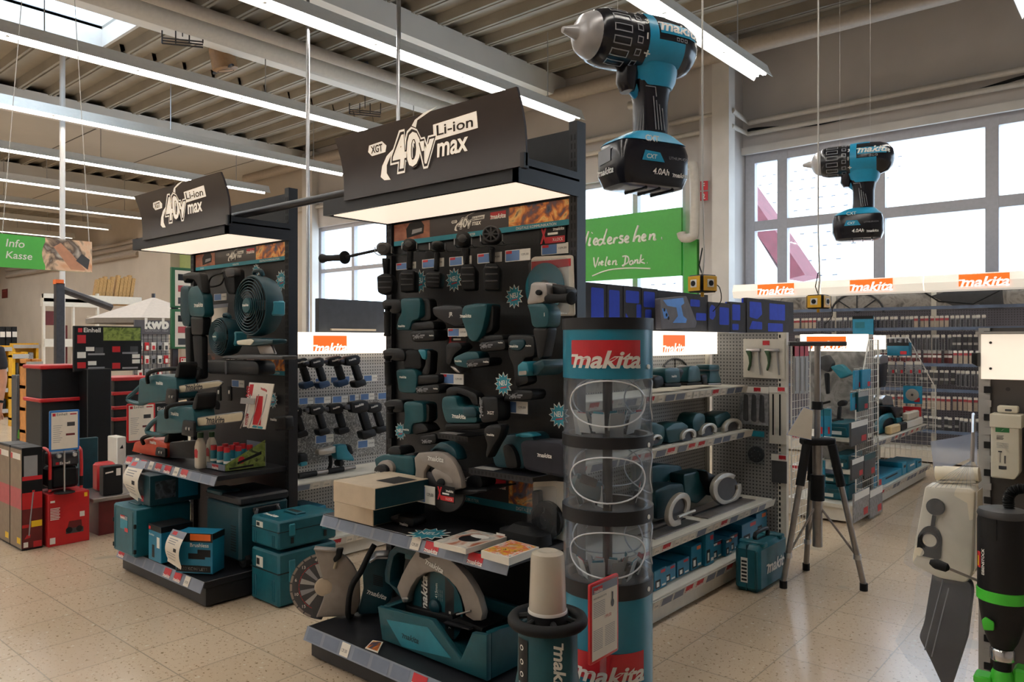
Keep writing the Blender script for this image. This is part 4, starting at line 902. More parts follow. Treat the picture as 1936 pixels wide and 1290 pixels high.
# ------------------------------------------------------------------ clear display tower
TC=Vector((-1.457,2.20,0));TR=.1525;TA=math.atan2(-TC.y,-TC.x)
t=thing('display_tower','clear round display tower with a teal and red maker label on top','display tower',TC)
def shell(b,r,z0,z1,m,n=48,th=.003):b.loft([[Vector((TC.x+q*math.cos(2*PI*i/n),TC.y+q*math.sin(2*PI*i/n),z)) for i in range(n)] for q,z in ((r,z0),(r,z1),(r-th,z1),(r-th,z0))],m,False,True)
def wrap(b,off=0):
 for i,q in enumerate(b.v):
  a=TA+off+q.x/TR;r=TR-q.y;b.v[i]=Vector((TC.x+r*math.cos(a),TC.y+r*math.sin(a),q.z))
def fine(pts,k=16):
 o=[]
 for i in range(len(pts)):
  a,c=pts[i-1],pts[i]
  for j in range(k):o.append((a[0]+(c[0]-a[0])*j/k,a[1]+(c[1]-a[1])*j/k))
 return o
b=MB();shell(b,TR,.672,1.40,'clear_plastic');b.build('clear_tube',t)
b=MB();shell(b,TR+.001,1.395,1.57,'teal_vinyl_tower');b.build('upper_label',t)
b=MB();shell(b,TR+.001,.03,.69,'teal_vinyl_tower');b.build('lower_body',t)
for z0,z1 in ((1.558,1.597),(1.166,1.204),(.916,.962),(.672,.722),(0,.04)):
 b=MB();shell(b,TR+.004,z0,z1,'shop_black2',th=.02);b.loft([[Vector((TC.x+TR*.98*math.cos(2*PI*i/32),TC.y+TR*.98*math.sin(2*PI*i/32),z)) for i in range(32)] for z in (z0+.012,z0+.018)],'shop_black2');b.build('band',t)
b=MB();b.cyl(TC+UZ*.69,TC+UZ*1.56,.017,'rubber',n=14);b.build('centre_pole',t)
def curved_badge(z,w_,h_,off):
 b=MB();F0=FY(0);n=24
 for i in range(n):b.plate([(w_*i/n-w_/2,z+h_*.12),(w_*(i+1)/n-w_/2,z+h_*.12),(w_*(i+1)/n-w_/2,z+h_),(w_*i/n-w_/2,z+h_)],F0,.0025,'print_red')
 wordmark(b,F0,-w_/2,z,w_,lift=.0034);wrap(b,off);b.build('maker_label',t,smooth=False)
curved_badge(1.43,.25,.093,-.06);curved_badge(.40,.25,.1,.05)
b=MB()
for zc in (1.315,1.065,.82):
 for o_,k in ((.0,1),(PI,1),(PI/2+.4,.8)):
  b.tube([TC+Vector(((TR-.001)*math.cos(TA+o_+.95*k*math.cos(2*PI*i/40)),(TR-.001)*math.sin(TA+o_+.95*k*math.cos(2*PI*i/40)),zc+.075*math.sin(2*PI*i/40))) for i in range(40)],.0028,'rim_clear',6,close=True)
b.build('hatch_rims',t)
for zc in (1.45,1.19,.95,.71):b=MB();b.cyl(TC+Vector((TR*.99*math.cos(TA+1.05),TR*.99*math.sin(TA+1.05),zc-.016)),TC+Vector((TR*1.04*math.cos(TA+1.05),TR*1.04*math.sin(TA+1.05),zc-.016)),.008,'print_white',n=10);b.build('fastener',t)
R=random.Random(5)
for ti,(zf,nm) in enumerate(((1.189,'top'),(.94,'middle'),(.697,'bottom'))):
 for k in (range(11) if ti != 1 else (0,5,6,7)):
  a=TA+(-1.5+k*.6 if k<6 else -1.2+(k-6)*.75);r=.105 if k<6 else .06;L_,W_,H_=.085-.012*(k%3),.046 if k<6 else .034,.014+.01*R.random()
  z=zf+.04+.004*(k % 3)
  Rm=Matrix.Rotation(a-PI/2+R.uniform(-.3,.3),3,'Z') @ Matrix.Rotation(R.uniform(1.2,1.5),3,'X') @ Matrix.Rotation(R.uniform(-.3,.3),3,'Y')
  b=MB();o_=TC+Vector((r*math.cos(a),r*math.sin(a),z+.01))
  b.box(o_,(W_,L_,.002),'print_white' if k % 3 else 'shop_grey',R=Rm);b.box(o_+Rm @ Vector((0,-.01,.008)),(W_*.75,L_*.6,.014),('tool_grey','teal','steel_dark','tool_black')[(k+ti) % 4],.003,R=Rm);b.box(o_+Rm @ Vector((0,.03,.003)),(W_*.8,.014,.003),'print_red' if k % 2 else 'print_teal',R=Rm)
  solo('blister_pack',b,'small blister pack heaped on the %s tier inside the clear tower' % nm,'blister pack','small packs on the %s tier of the clear tower' % nm)
# larger teal bag-like goods on the middle tier
b=MB();o_=TC+Vector((.02*math.cos(TA),.02*math.sin(TA),1.02));b.box(o_+Vector((-.045,-.06,.0)),(.11,.05,.07),'teal',.012,R=Matrix.Rotation(TA+PI/2,3,'Z') @ Matrix.Rotation(.35,3,'Y'));b.box(o_+Vector((-.02,-.085,.03)),(.06,.012,.03),'tool_black',.004,R=Matrix.Rotation(TA+PI/2,3,'Z') @ Matrix.Rotation(.35,3,'Y'))
solo('tool_pouch',b,'teal pouch lying across the middle tier inside the clear tower','pouch')
# ------------------------------------------------------------------ lantern, its plinth and the red-framed price sign
LC=Vector((-1.356,1.735,0));LA=math.atan2(-LC.y,-LC.x)
b=MB();b.b2((LC.x-.2,LC.y-.17,0),(LC.x+.2,LC.y+.17,.42),'shop_black',.004);solo('plinth',b,'low black plinth under the teal lantern, at the bottom edge of the view','plinth')
t=thing('work_lantern','teal area lantern with a frosted dome and black ring guard, in front of the tower','lantern',LC+UZ*.42)
b=MB();b.lathe([(.105,.42),(.108,.44),(.1,.5),(.088,.56),(.086,.68),(.08,.69)],'teal',LC,n=32);b.build('body',t)
b=MB();k=40;b.tube([LC+Vector((.1*math.cos(2*PI*i/k),.1*math.sin(2*PI*i/k),.712)) for i in range(k)],.017,'rubber',10,close=True)
for i in range(6):a=2*PI*i/6+.4;b.tube([LC+Vector((.05*math.cos(a),.05*math.sin(a),.72)),LC+Vector((.09*math.cos(a),.09*math.sin(a),.712))],.009,'rubber',8)
b.cyl(LC+UZ*.69,LC+UZ*.735,.06,'rubber',n=28);b.build('ring_guard',t)
b=MB();b.lathe([(.056,.735),(.0545,.75),(.049,.895),(.046,.905),(.03,.912),(.012,.907),(.001,.905)],'lamp_diffuser',LC,n=36)
b.lathe([(.0575,.735),(.0575,.742),(.056,.744)],'lamp_white',LC,n=36);b.build('diffuser',t)
def onbody(b,r,off):
 for i,q in enumerate(b.v):a=LA+off+q.x/r;b.v[i]=Vector((LC.x+(r-q.y)*math.cos(a),LC.y+(r-q.y)*math.sin(a),q.z))
b=MB();F0=FY(0)
for i in range(6):b.plate([(-.022+.0075*i,.53),(-.022+.0075*(i+1),.53),(-.022+.0075*(i+1),.675),(-.022+.0075*i,.675)],F0,.002,'tool_black')
for z in (.65,.61,.575):b.plate(circ(0,z,.008,14),F0,.003,'print_white');b.plate(circ(0,z,.005,12),F0,.0034,'tool_black')
text(b,'o o o',F0,-.015,.545,'print_white',w=.03,lift=.003);onbody(b,.0875,-.95);b.build('control_panel',t,smooth=False)
b=MB();wordmark(b,rot_frame(FO(F0,0,.675),-PI/2),0,0,.16,lift=.002);onbody(b,.0875,.18);b.build('lettering',t,smooth=False)
F=FX(-1.2);q=ip([(1110,1108),(1163,1084),(1172,1227),(1117,1258)],F)
x0,x1=(q[0][0]+q[3][0])/2,(q[1][0]+q[2][0])/2;z0,z1=(q[2][1]+q[3][1])/2,(q[0][1]+q[1][1])/2
t=thing('price_sign','red-framed price sign on a clear stem beside the lantern','sign',Vector((-1.2,(x0+x1)/2,.42)))
b=MB();b.prism(rp([(x0,z0),(x1,z0),(x1,z1),(x0,z1)],.008),F,-.005,.004,'red_plastic',.003);b.build('frame',t)
b=MB();w_,h_=x1-x0,z1-z0;q=lambda a,c_,d,e,m,l:b.plate([(x0+a*w_,z0+d*h_),(x0+c_*w_,z0+d*h_),(x0+c_*w_,z0+e*h_),(x0+a*w_,z0+e*h_)],F,l,m)
q(.06,.94,.04,.96,'cream_paper',.0046);q(.06,.94,.86,.96,'rail_grey',.0052);badge(b,F,x0+.1*w_,z0+.87*h_,.3*w_,.07*h_,lift=.006)
text(b,'AKKU-BAULEUCHTE',F,x0+.1*w_,z0+.79*h_,'print_black',w=.45*w_,lift=.005);text(b,'199,00',F,x0+.5*w_,z0+.5*h_,'print_red',w=.22*w_,lift=.005)
for k in range(9):q(.1,.5,.74-.022*k,.748-.022*k,'print_grey',.005)
for k in range(12):q(.1,.42,.40-.022*k,.407-.022*k,'print_grey',.005);q(.5,.85,.40-.022*k,.407-.022*k,'print_grey',.005)
b.plate(circ(x0+.76*w_,z0+.66*h_,.055*w_,16,ry=.05*h_),F,.0056,'tool_grey');q(.74,.78,.7,.8,'tool_grey',.0058);b.build('printed_sheet',t,smooth=False)
b=MB();b.b2((-1.205,(x0+x1)/2-.012,.422),(-1.199,(x0+x1)/2+.012,z0+.01),'blister');b.b2((-1.23,(x0+x1)/2-.03,.42),(-1.17,(x0+x1)/2+.03,.425),'blister');b.build('stem',t,smooth=False)
# ------------------------------------------------------------------ goods on the left-hand display unit
cG,cH=crop(200,420,3.225),crop(200,780,3.309)
T('leaf_blower','front one of two teal stick tools hanging nose-down with long black tubes','power tool',FM,[
  ('grip',BK,[(462,318),(500,305),(570,308),(592,440),(560,400),(535,350),(490,345),(475,380)],.32,.06,.012),
  ('motor_housing',TB,[(498,430),(515,395),(560,385),(592,450),(602,560),(590,580),(512,575),(500,520)],.32,.07,.02),
  ('collar',BK,[(512,575),(592,578),(588,690),(520,690)],.31,.06,.015),('tube','rubber',[(524,690),(585,690),(588,955),(545,965)],.3,.045,.015)],'hanging stick tools',cG,[((538,520),55,.322)])
T('leaf_blower','rear one of two teal stick tools hanging nose-down with long black tubes','power tool',FM,[
  ('motor_housing',TD,[(452,400),(470,385),(505,395),(512,600),(505,640),(468,635),(450,560)],.2,.06,.02),
  ('tube','rubber',[(478,640),(512,640),(516,1010),(490,1010)],.2,.04,.012),('nozzle','rubber',[(484,1010),(515,1005),(516,1090),(488,1095)],.2,.05,.012)],'hanging stick tools',cG)
T('cordless_pruner','black wire-guarded tool hanging between the stick tools and the large fan','power tool',FM,[
  ('body',BK,[(700,290),(735,275),(780,285),(785,440),(740,440),(720,380)],.2,.08,.02),('head',GR,[(720,285),(780,278),(785,330),(730,340)],.22,.05,.012)],None,cG)
o_=bpy.data.objects['cordless_pruner'];b=MB();F=FO(FM,0,0,.2)
b.tube([F[0]+F[1]*u+F[2]*v for u,v in ip([cG(p) for p in ((715,310),(650,330),(628,370),(640,395),(700,380),(722,340))],F)],.006,'rubber',8,4);b.build('wire_guard',o_)
def fan(label,c0,rx_px,ry_px,depth,h):
 F=FO(FM,0,0,h);(u,v),=ip([cG(c0)],F);(_,v2),=ip([cG((c0[0],c0[1]-ry_px))],F);R_=abs(v2-v)
 c=F[0]+F[1]*u+F[2]*v;n=Vector((0,-1,0))
 t=thing('jobsite_fan',label,'fan',c-UZ*R_*1.1,'teal cordless fans')
 b=MB();b.lathe([(R_*.6,-depth),(R_*.95,-depth*.95),(R_*1.04,-depth*.6),(R_*1.06,-.02),(R_*1.02,0),(R_*.97,.0),(R_*.97,-.05)],'teal_dark',c,n,40);b.build('drum',t)
 b=MB();b.lathe([(R_*.96,-.049),(.001,-.05)],'gap_dark',c,n,32,False);b.build('recess',t)
 b=MB()
 for k in range(1,9):q=R_*.95*(k+1)/9.2;b.tube([c+Vector((q*math.cos(2*PI*i/36),-.008-.012*(1-(q/R_)**2),q*math.sin(2*PI*i/36))) for i in range(36)],.0032,'teal_dark',5,close=True)
 b.build('grille',t)
 b=MB()
 for k in range(5):
  a=2*PI*k/5;b.box(c+Vector((R_*.55*math.cos(a),.028,R_*.55*math.sin(a))),(R_*.75,.006,R_*.34),'tool_grey',.002,R=Matrix.Rotation(-a,3,'Y') @ Matrix.Rotation(.5,3,'X'))
 b.build('blades',t)
 b=MB();b.lathe([(R_*.27,-.03),(R_*.27,.02),(R_*.24,.028),(.001,.03)],'teal',c,n,28);wordmark(b,FY(c.y-.0,c.x,c.z),-R_*.2,-R_*.03,R_*.4,lift=.032);b.build('hub_badge',t)
 b=MB();b.box(c+Vector((R_*.98,.08,-R_*.1)),(.03,.09,.09),'teal_light',.01);b.build('switch_block',t)
 b=MB();b.tube([c+Vector((-R_*.25,.06,R_*1.03)),c+Vector((-R_*.2,.05,R_*1.2)),c+Vector((R_*.2,.05,R_*1.2)),c+Vector((R_*.25,.06,R_*1.03))],.013,'teal_dark',8,4);b.build('handle',t)
 return t
fan('large round teal fan with a ringed grille, upper right of the left unit',(880,510),90,178,.13,.30)
fan('smaller round teal fan below and left of the large one',(690,700),62,112,.11,.30)
T('work_light','teal and white folding work light under the large fan','lamp',FM,[
  ('head','teal_dark',[(790,722),(900,706),(1020,714),(1015,742),(880,758),(795,752)],.3,.1,.012),('lens','milk_plastic',[(795,724),(880,712),(905,724),(880,752),(800,748)],.305,.02,.006),('stand','alu',[(918,752),(1000,742),(1030,808),(940,810)],.26,.02,.006)],None,cG)
T('tool_bar','flat grey sander plates lying below the work light','accessory',FM,[('plate',GR,[(720,815),(880,808),(1080,815),(1075,840),(860,838),(700,835)],.3,.1,.006)],None,cG)
T('dust_case','long black case in front of the lower printed strip of the left unit','case',FM,[('body',BK,[(618,840),(905,845),(930,870),(930,935),(620,925)],.28,.12,.012),('strap',GR,[(725,845),(738,845),(738,930),(725,930)],.284,.12,.003)],None,cG)
ptag('price card on a hook below the black case, left unit',mapc(cG,box4(768,970,842,1002,-3)),FO(FM,0,0,.08),red=False);ptag('price card left of the large fan, left unit',mapc(cG,box4(660,440,735,476,-3)),FO(FM,0,0,.12),red=False)
star('teal NEU star at the top right of the left unit',*cG((1070,355)),20,FO(FM,0,0,.02));star('teal NEU star half hidden above the large fan',*cG((915,300)),14,FO(FM,0,0,.05));star('dark NEU star beside the magazine rack',*cG((1018,1085)),16,FO(FM,0,0,.03))
F=FO(FM,0,0,.12);b=MB();q=ip([cG(p) for p in ((655,505),(745,495),(740,560),(690,600),(645,610))],F);b.prism(q,F,-.002,0,'cream_paper');b.plate(ip([cG(p) for p in ((655,505),(745,495),(745,518),(653,528))],F),F,.001,'rail_grey');solo('price_sheet',b,'small printed sheet hanging behind the smaller fan','price tag')
# chainsaws
def chainsaw(label,cc,bar,body,fh,rh,body_m='teal',bar_m='bar_metal',y=.47,mark=True,group='chainsaws of the left unit'):
 F=FO(FM,0,0,y)
 (lo,)=[min(q[1] for q in ip(mapc(cc,body),F))]
 (cx,_),=ip([cc(body[0])],F)
 t=thing('chainsaw',label,'chainsaw',F[0]+F[1]*cx+UZ*lo,group)
 b=MB();bp=[(u,max(v,ZMIN[0]+.01)) for u,v in ip(mapc(cc,bar),F)];b.prism(rp(bp,.015,4),F,-.006,.0,bar_m,.001)
 if mark:x0=bp[0][0]+(bp[1][0]-bp[0][0])*.22;y0=bp[-1][1]+(bp[0][1]-bp[-1][1])*.36;a=math.atan2(bp[1][1]-bp[0][1],bp[1][0]-bp[0][0]);wordmark(b,rot_frame(FO(F,x0,y0),a*.5),0,0,(bp[1][0]-bp[0][0])*.42,'print_black',lift=.001)
 n=len(bp);r=rp(bp,.015,4);b.tube([F[0]+F[1]*u+F[2]*v-F[3]*.003 for u,v in r],.004,'steel_dark',5,close=True);b.build('guide_bar',t)
 bo=[(u,max(v,ZMIN[0])) for u,v in ip(mapc(cc,body),F)];b=MB();b.prism(rp(bo,.02,3),F,-.12,.015,body_m,.011);b.build('motor_housing',t)
 x1=max(p[0] for p in bo);z0=min(p[1] for p in bo);z1=max(p[1] for p in bo);b=MB();H=z1-z0
 b.prism(rp([(x1-.14,z0+H*.12),(x1+.012,z0+H*.12),(x1+.012,z0+H*.6),(x1-.12,z0+H*.6)],.015),F,.012,.032,'tool_black',.006)
 for k in (0,1):b.cyl(F[0]+F[1]*(x1-.025-.035*k)+F[2]*(z0+H*.36)+F[3]*.03,F[0]+F[1]*(x1-.025-.035*k)+F[2]*(z0+H*.36)+F[3]*.04,.009,'steel',n=10)
 b.build('sprocket_cover',t)
 b=MB();wordmark(b,FO(F,x1-.3 if mark else x1-.25,z0+H*.68,.016),0,0,.1);b.build('lettering',t,smooth=False)
 b=MB();b.tube([F[0]+F[1]*u+F[2]*v+F[3]*h for (u,v),h in zip(ip(mapc(cc,fh),F),(.03,.05,.02,-.06,-.1,-.12,-.12))],.013,'rubber',8,4);b.build('front_handle',t)
 b=MB();b.tube([F[0]+F[1]*u+F[2]*v-F[3]*.05 for u,v in [(u,max(v,ZMIN[0]+.02)) for u,v in ip(mapc(cc,rh),F)]],.016,body_m,8,4,close=True);b.build('rear_handle',t)
 b=MB();F2=FO(F,0,0,0);b.prism(rp([(x1-.06,z1-.02),(x1+.0,z1-.01),(x1+.02,z1+.07),(x1+.005,z1+.09),(x1-.03,z1+.05)],.015),F,-.11,.01,'rubber',.008);b.build('hand_guard',t)
 return t
chainsaw('upper teal chainsaw sticking out to the left with its bar pointing right',cG,[(430,1002),(690,968),(715,980),(690,1003),(428,1045)],[(215,955),(320,928),(440,945),(452,1075),(330,1100),(205,1108)],
         [(285,980),(305,925),(350,900),(410,895),(440,890),(465,905),(460,950)],[(90,1085),(130,1040),(205,975),(225,1010),(215,1090),(160,1110)])
chainsaw('lower teal chainsaw hanging above the orange one with its bar pointing right',cG,[(555,1195),(830,1158),(838,1170),(830,1212),(560,1245)],[(325,1150),(430,1122),(545,1130),(560,1275),(430,1290),(318,1290)],
         [(400,1190),(425,1130),(455,1110),(500,1105),(530,1100),(560,1110),(560,1150)],[(205,1285),(230,1235),(320,1170),(340,1200),(325,1285),(270,1300)],y=.58)
ZMIN[0]=.735
chainsaw('orange and black chainsaw with a covered bar standing on the shelf of the left unit',cH,[(400,190),(560,175),(572,190),(560,288),(400,280)],[(175,268),(190,185),(300,158),(395,195),(392,285),(290,292),(180,285)],
         [(265,195),(275,160),(310,140),(340,140),(370,140),(385,150),(390,190)],[(178,262),(185,225),(210,190),(240,190),(245,240),(215,270)],'orange_tool','tool_black',.40,False)
ZMIN[0]=-9
# magazine holder
F=FO(FM,0,0,.26)
t=thing('magazine_holder','wire holder with red and white flyers leaning out, right edge of the left unit','holder',F[0]+F[1]*ip([cG((920,1250))],F)[0][0]+UZ*ip([cG((920,1255))],F)[0][1])
for k,(pts,m) in enumerate((([(875,978),(990,985),(950,1240),(835,1250)],'print_white'),([(905,980),(1025,988),(970,1265),(860,1255)],'cream_paper'))):
 b=MB();Fk=FO(F,0,0,k*.012);b.prism(ip([cG(p) for p in pts],Fk),Fk,-.005,0,m)
 q=lambda*p:ip([cG(v) for v in p],Fk)
 if k==0:b.plate(q((880,990),(915,990),(905,1060),(872,1060)),Fk,.001,'print_red');text(b,'NG',rot_frame(FO(Fk,*q((873,1070))[0]),PI/2-.2),0,0,'print_red',h=.035,bold=.03,lift=.0014);text(b,'SYSTEM',rot_frame(FO(Fk,*q((868,1245))[0]),PI/2-.15),0,0,'print_red',w=.075,h=.035,bold=.03,lift=.0014)
 else:wordmark(b,rot_frame(FO(Fk,*q((945,1020))[0]),-.2),0,0,.07,'print_red');b.plate(q((920,1060),(960,1062),(945,1240),(895,1235)),Fk,.001,'print_red');b.plate(q((900,1240),(960,1250),(955,1262),(890,1252)),Fk,.001,'print_teal')
 b.build('flyer',t,smooth=False)
b=MB();b.prism(ip([cG(p) for p in ((855,1070),(940,1075),(935,1110),(850,1105))],F),F,.03,.034,'shop_grey')
for u in (850,900,950):b.tube([F[0]+F[1]*x+F[2]*z+F[3]*h for (x,z),h in zip(ip([cG(p) for p in ((u+60,1050),(u+40,1150),(u,1255))],F),(.03,.032,.032))],.003,'steel',5)
b.build('wire_rack',t,smooth=False)
for i,x in enumerate((685,750)):T('spare_chain_pack',('left','right')[i]+'-hand small pack with a white oval on the hook below the black case','blister pack',FM,[('card',BK,[(x-12,1000),(x+12,1000),(x+14,1092),(x-12,1090)],.08,.012,.003),('label','print_white',[(x-4,1025),(x+5,1025),(x+5,1050),(x-4,1050)],.083,.002,.001)],'small packs below the black case',cG)
T('battery_pack','small black battery hanging at the lower right corner of the left unit','battery',FM,[('case',BK,[(1022,1185),(1095,1182),(1100,1268),(1025,1275)],.1,.06,.01)],None,cG,[((1003,1210),40,.102,'w')])
# shelf goods, shelf top z = .73
def bottle(label,pc,h_px,z,cc):
 o=at(*cc(pc),Z=z);top=at(cc(pc)[0],cc((0,h_px))[1],X=o.x);H=top.z-z;k=H/.26
 t=thing('oil_bottle',label,'bottle',o,'cream oil bottles')
 b=MB();b.sect([(z,o.x,o.y,.036*k,.028*k,4),(z+.01,o.x,o.y,.04*k,.032*k,4),(z+H*.6,o.x,o.y,.04*k,.032*k,4),(z+H*.75,o.x,o.y,.033*k,.026*k,3),(z+H*.86,o.x,o.y,.016*k,.016*k,2)],'bottle_cream',20,'Z');b.build('bottle_body',t)
 b=MB();b.cyl((o.x,o.y,z+H*.85),(o.x,o.y,z+H),.022*k,'green_cap',n=16);b.build('cap',t)
 b=MB();F=FY(o.y-.033*k,o.x,z);b.plate([(-.022*k,H*.3),(.022*k,H*.3),(.026*k,H*.5),(0,H*.56),(-.026*k,H*.5)],F,.0,'print_red');b.build('label',t)
bottle('cream oil bottle with a green cap, left of the tray of tubes',(592,348),125,.731,cH);bottle('cream oil bottle with a green cap, partly behind the tray of tubes',(662,335),122,.731,cH)
o=at(*cH((745,375)),Z=.731)
t=thing('counter_display','open display box of teal tubes with red caps and a grass picture on its side','display box',o+Vector((0,.1,0)))
pL=at(*cH((632,350)),Z=.731);W_=o.x-pL.x;D_=.27;b=MB();x0=pL.x;y0=o.y
b.b2((x0,y0,.732),(o.x,y0+.004,.772),'rail_grey');badge(b,FY(y0,x0,.738),W_*.3,0,W_*.35,.028);b.b2((x0,y0+D_,.732),(o.x,y0+D_+.004,.88),'rail_grey');b.b2((x0,y0,.732),(x0+.004,y0+D_,.76),'rail_grey');b.b2((x0,y0,.732),(o.x,y0+D_,.736),'rail_grey');b.build('tray',t,smooth=False)
b=MB();b.add([(o.x,y0,.732),(o.x,y0+D_,.732),(o.x,y0+D_,.90),(o.x,y0,.775)],[(0,1,2,3)],'photo_grass');Fq=FX(o.x,y0,.732);b.plate(circ(D_*.4,.06,.022,14),Fq,.001,'print_red');b.plate([(D_*.3,.035),(D_*.9,.08),(D_*.9,.1),(D_*.3,.05)],Fq,.0014,'tool_black');b.plate([(D_*.1,.01),(D_*.7,.012),(D_*.7,.025),(D_*.1,.02)],Fq,.001,'tool_black');b.build('picture_side',t,smooth=False)
for i in range(9):
 x=x0+.03+(W_-.06)*(i % 3)/2;y=y0+.03+.075*(i//3);b=MB();b.lathe([(.021,0),(.021,.012),(.021,.1),(.018,.108)],'teal_light',(x,y,.738),n=14);b.cyl((x,y,.845),(x,y,.875),.019,'print_red',n=12);b.lathe([(.0215,.04),(.0215,.055)],'print_white',(x,y,.738),n=14)
 solo('grease_tube',b,'teal tube with a red cap standing in the open display box','tube','teal tubes in the display box')
# lower compartment, base top z = .165
ZB=.166
def fronttext(lines):
 def f(b,Ff,Fs,Ft,w_,d,h):
  for k in lines:k(b,Ff,Fs,Ft,w_,d,h)
 return f
def plate(fr,m,a,c_,d,e,l=.001):
 def f(b,Ff,Fs,Ft,w_,dp,h):
  F={'f':Ff,'s':Fs,'t':Ft}[fr];U=dp if fr=='s' else w_;V=dp if fr=='t' else h
  b.plate([(a*U,d*V),(c_*U,d*V),(c_*U,e*V),(a*U,e*V)],F,l,m)
 return f
def wtext(fr,s_,a,d,wd,m='print_white',l=.002,red=False):
 def f(b,Ff,Fs,Ft,w_,dp,h):
  F={'f':Ff,'s':Fs,'t':Ft}[fr];U=dp if fr=='s' else w_;V=dp if fr=='t' else h
  if s_=='W':wordmark(b,F,a*U,d*V,wd*U,m,l)
  elif s_=='B':badge(b,F,a*U,d*V,wd*U,wd*U*.42,lift=l)
  else:text(b,s_,F,a*U,d*V,m,w=wd*U,bold=.01,lift=l)
 return f
def toolcase(label,pc,wd,dp,ht,z,m='teal_case',group=None,yaw=0,top='W',nlatch=2):
 o=at(*pc,Z=z);M=Matrix.Translation(o) @ Matrix.Rotation(yaw,4,'Z')
 t=thing('tool_case',label,'tool case',o+Matrix.Rotation(yaw,3,'Z') @ Vector((-wd/2,dp/2,0)),group)
 b=MB(M);b.b2((-wd,0,.006),(0,dp,ht),m,.012);b.b2((-wd+.04,.03,0),(-.04,dp-.03,.01),m,.004)
 b.b2((-wd-.002,-.002,ht*.62),(.002,dp+.002,ht*.64),'gap_dark')
 for x in (-wd+.03,-.07):b.b2((x,-.004,ht*.1),(x+.012,.004,ht*.5),m,.002);b.b2((x+.02,-.004,ht*.1),(x+.03,.004,ht*.5),m,.002)
 b.build('body',t)
 for k in range(nlatch):
  for sx in (0,1):
   b=MB(M);x=-.001 if sx else -wd+.001;y=dp*(.22+.56*k);b.b2((x-.008,y-.02,ht*.45),(x+.008,y+.02,ht*.85),'teal_light' if m != 'teal_light' else 'teal',.004);b.b2((x-.0085 if not sx else x+.0,y-.008,ht*.2),(x if not sx else x+.0086,y+.008,ht*.4),'gap_dark');b.build('latch',t)
 b=MB(M);b.b2((-wd*.75,dp*.42,ht-.004),(-wd*.25,dp*.58,ht+.012),m,.005);b.b2((-wd*.7,dp*.46,ht+.006),(-wd*.3,dp*.54,ht+.0125),'gap_dark');b.build('carry_handle',t)
 Mr=M.to_3x3();b=MB();wordmark(b,(M @ Vector((-wd*.9,dp*.14,ht)),Mr @ Vector((1,0,0)),Mr @ Vector((0,1,0)),UZ),0,0,wd*.5,lift=.001)
 Ff=(M @ Vector((-wd,0,0)),Mr @ Vector((1,0,0)),UZ,Mr @ Vector((0,-1,0)));b.plate([(wd*.2,ht*.66),(wd*.45,ht*.66),(wd*.45,ht*.86),(wd*.2,ht*.86)],Ff,.0015,'print_white');b.plate([(wd*.22,ht*.7),(wd*.33,ht*.7),(wd*.33,ht*.82),(wd*.22,ht*.82)],Ff,.002,'print_black')
 b.build('labels',t,smooth=False)
 return t
# tall case at the left end (its narrow labelled face to the front)
o=at(*cH((182,915)),Z=ZB)
pl=at(*cH((32,860)),Z=ZB)
t=thing('tool_case','tall dark teal tool case at the left end of the base, below the tagged box','tool case',o+Vector((-.1,.15,0)))
hz=at(cH((185,0))[0],cH((0,610))[1],Y=o.y).z-ZB;wd=o.x-pl.x;dp=.36
b=MB();b.b2((o.x-wd,o.y,ZB),(o.x,o.y+dp,ZB+hz),'teal_case',.01)
for x in (o.x-wd+.02,o.x-.035):b.b2((x,o.y-.004,ZB+.02),(x+.012,o.y+.01,ZB+hz-.02),'teal',.003)
b.b2((o.x-wd*.75,o.y+.06,ZB+hz-.004),(o.x-wd*.3,o.y+.12,ZB+hz+.008),'teal',.003);b.build('body',t)
b=MB();F=FY(o.y-.001,o.x-wd,ZB);b.plate([(wd*.34,hz*.52),(wd*.68,hz*.52),(wd*.68,hz*.8),(wd*.34,hz*.8)],F,.001,'print_teal');b.plate([(wd*.34,hz*.72),(wd*.68,hz*.72),(wd*.68,hz*.8),(wd*.34,hz*.8)],F,.0015,'print_grey');b.plate([(wd*.55,hz*.48),(wd*.7,hz*.48),(wd*.7,hz*.56),(wd*.55,hz*.56)],F,.0018,'print_red');badge(b,F,wd*.36,hz*.74,wd*.2,.02,lift=.002);b.build('label',t,smooth=False)
for z in (.08,.6):
 for x in (o.x-wd,o.x-.012):b=MB();b.b2((x,o.y-.005,ZB+hz*z),(x+.012,o.y+.012,ZB+hz*(z+.09)),'rubber',.003);b.build('latch',t)
ctop=ZB+hz
boxat('carton','dark teal boxed tool lying on top of the tall case','box',cH((275,590)),.17,.33,.19,ctop+.01,'teal_dark',None,0,fronttext([plate('f','photo_dark',.1,.5,.1,.8),plate('s','photo_dark',.1,.5,.2,.8),plate('s','teal_box',.55,.95,.15,.85),plate('f','print_red',.3,.5,.1,.3,.002)]))
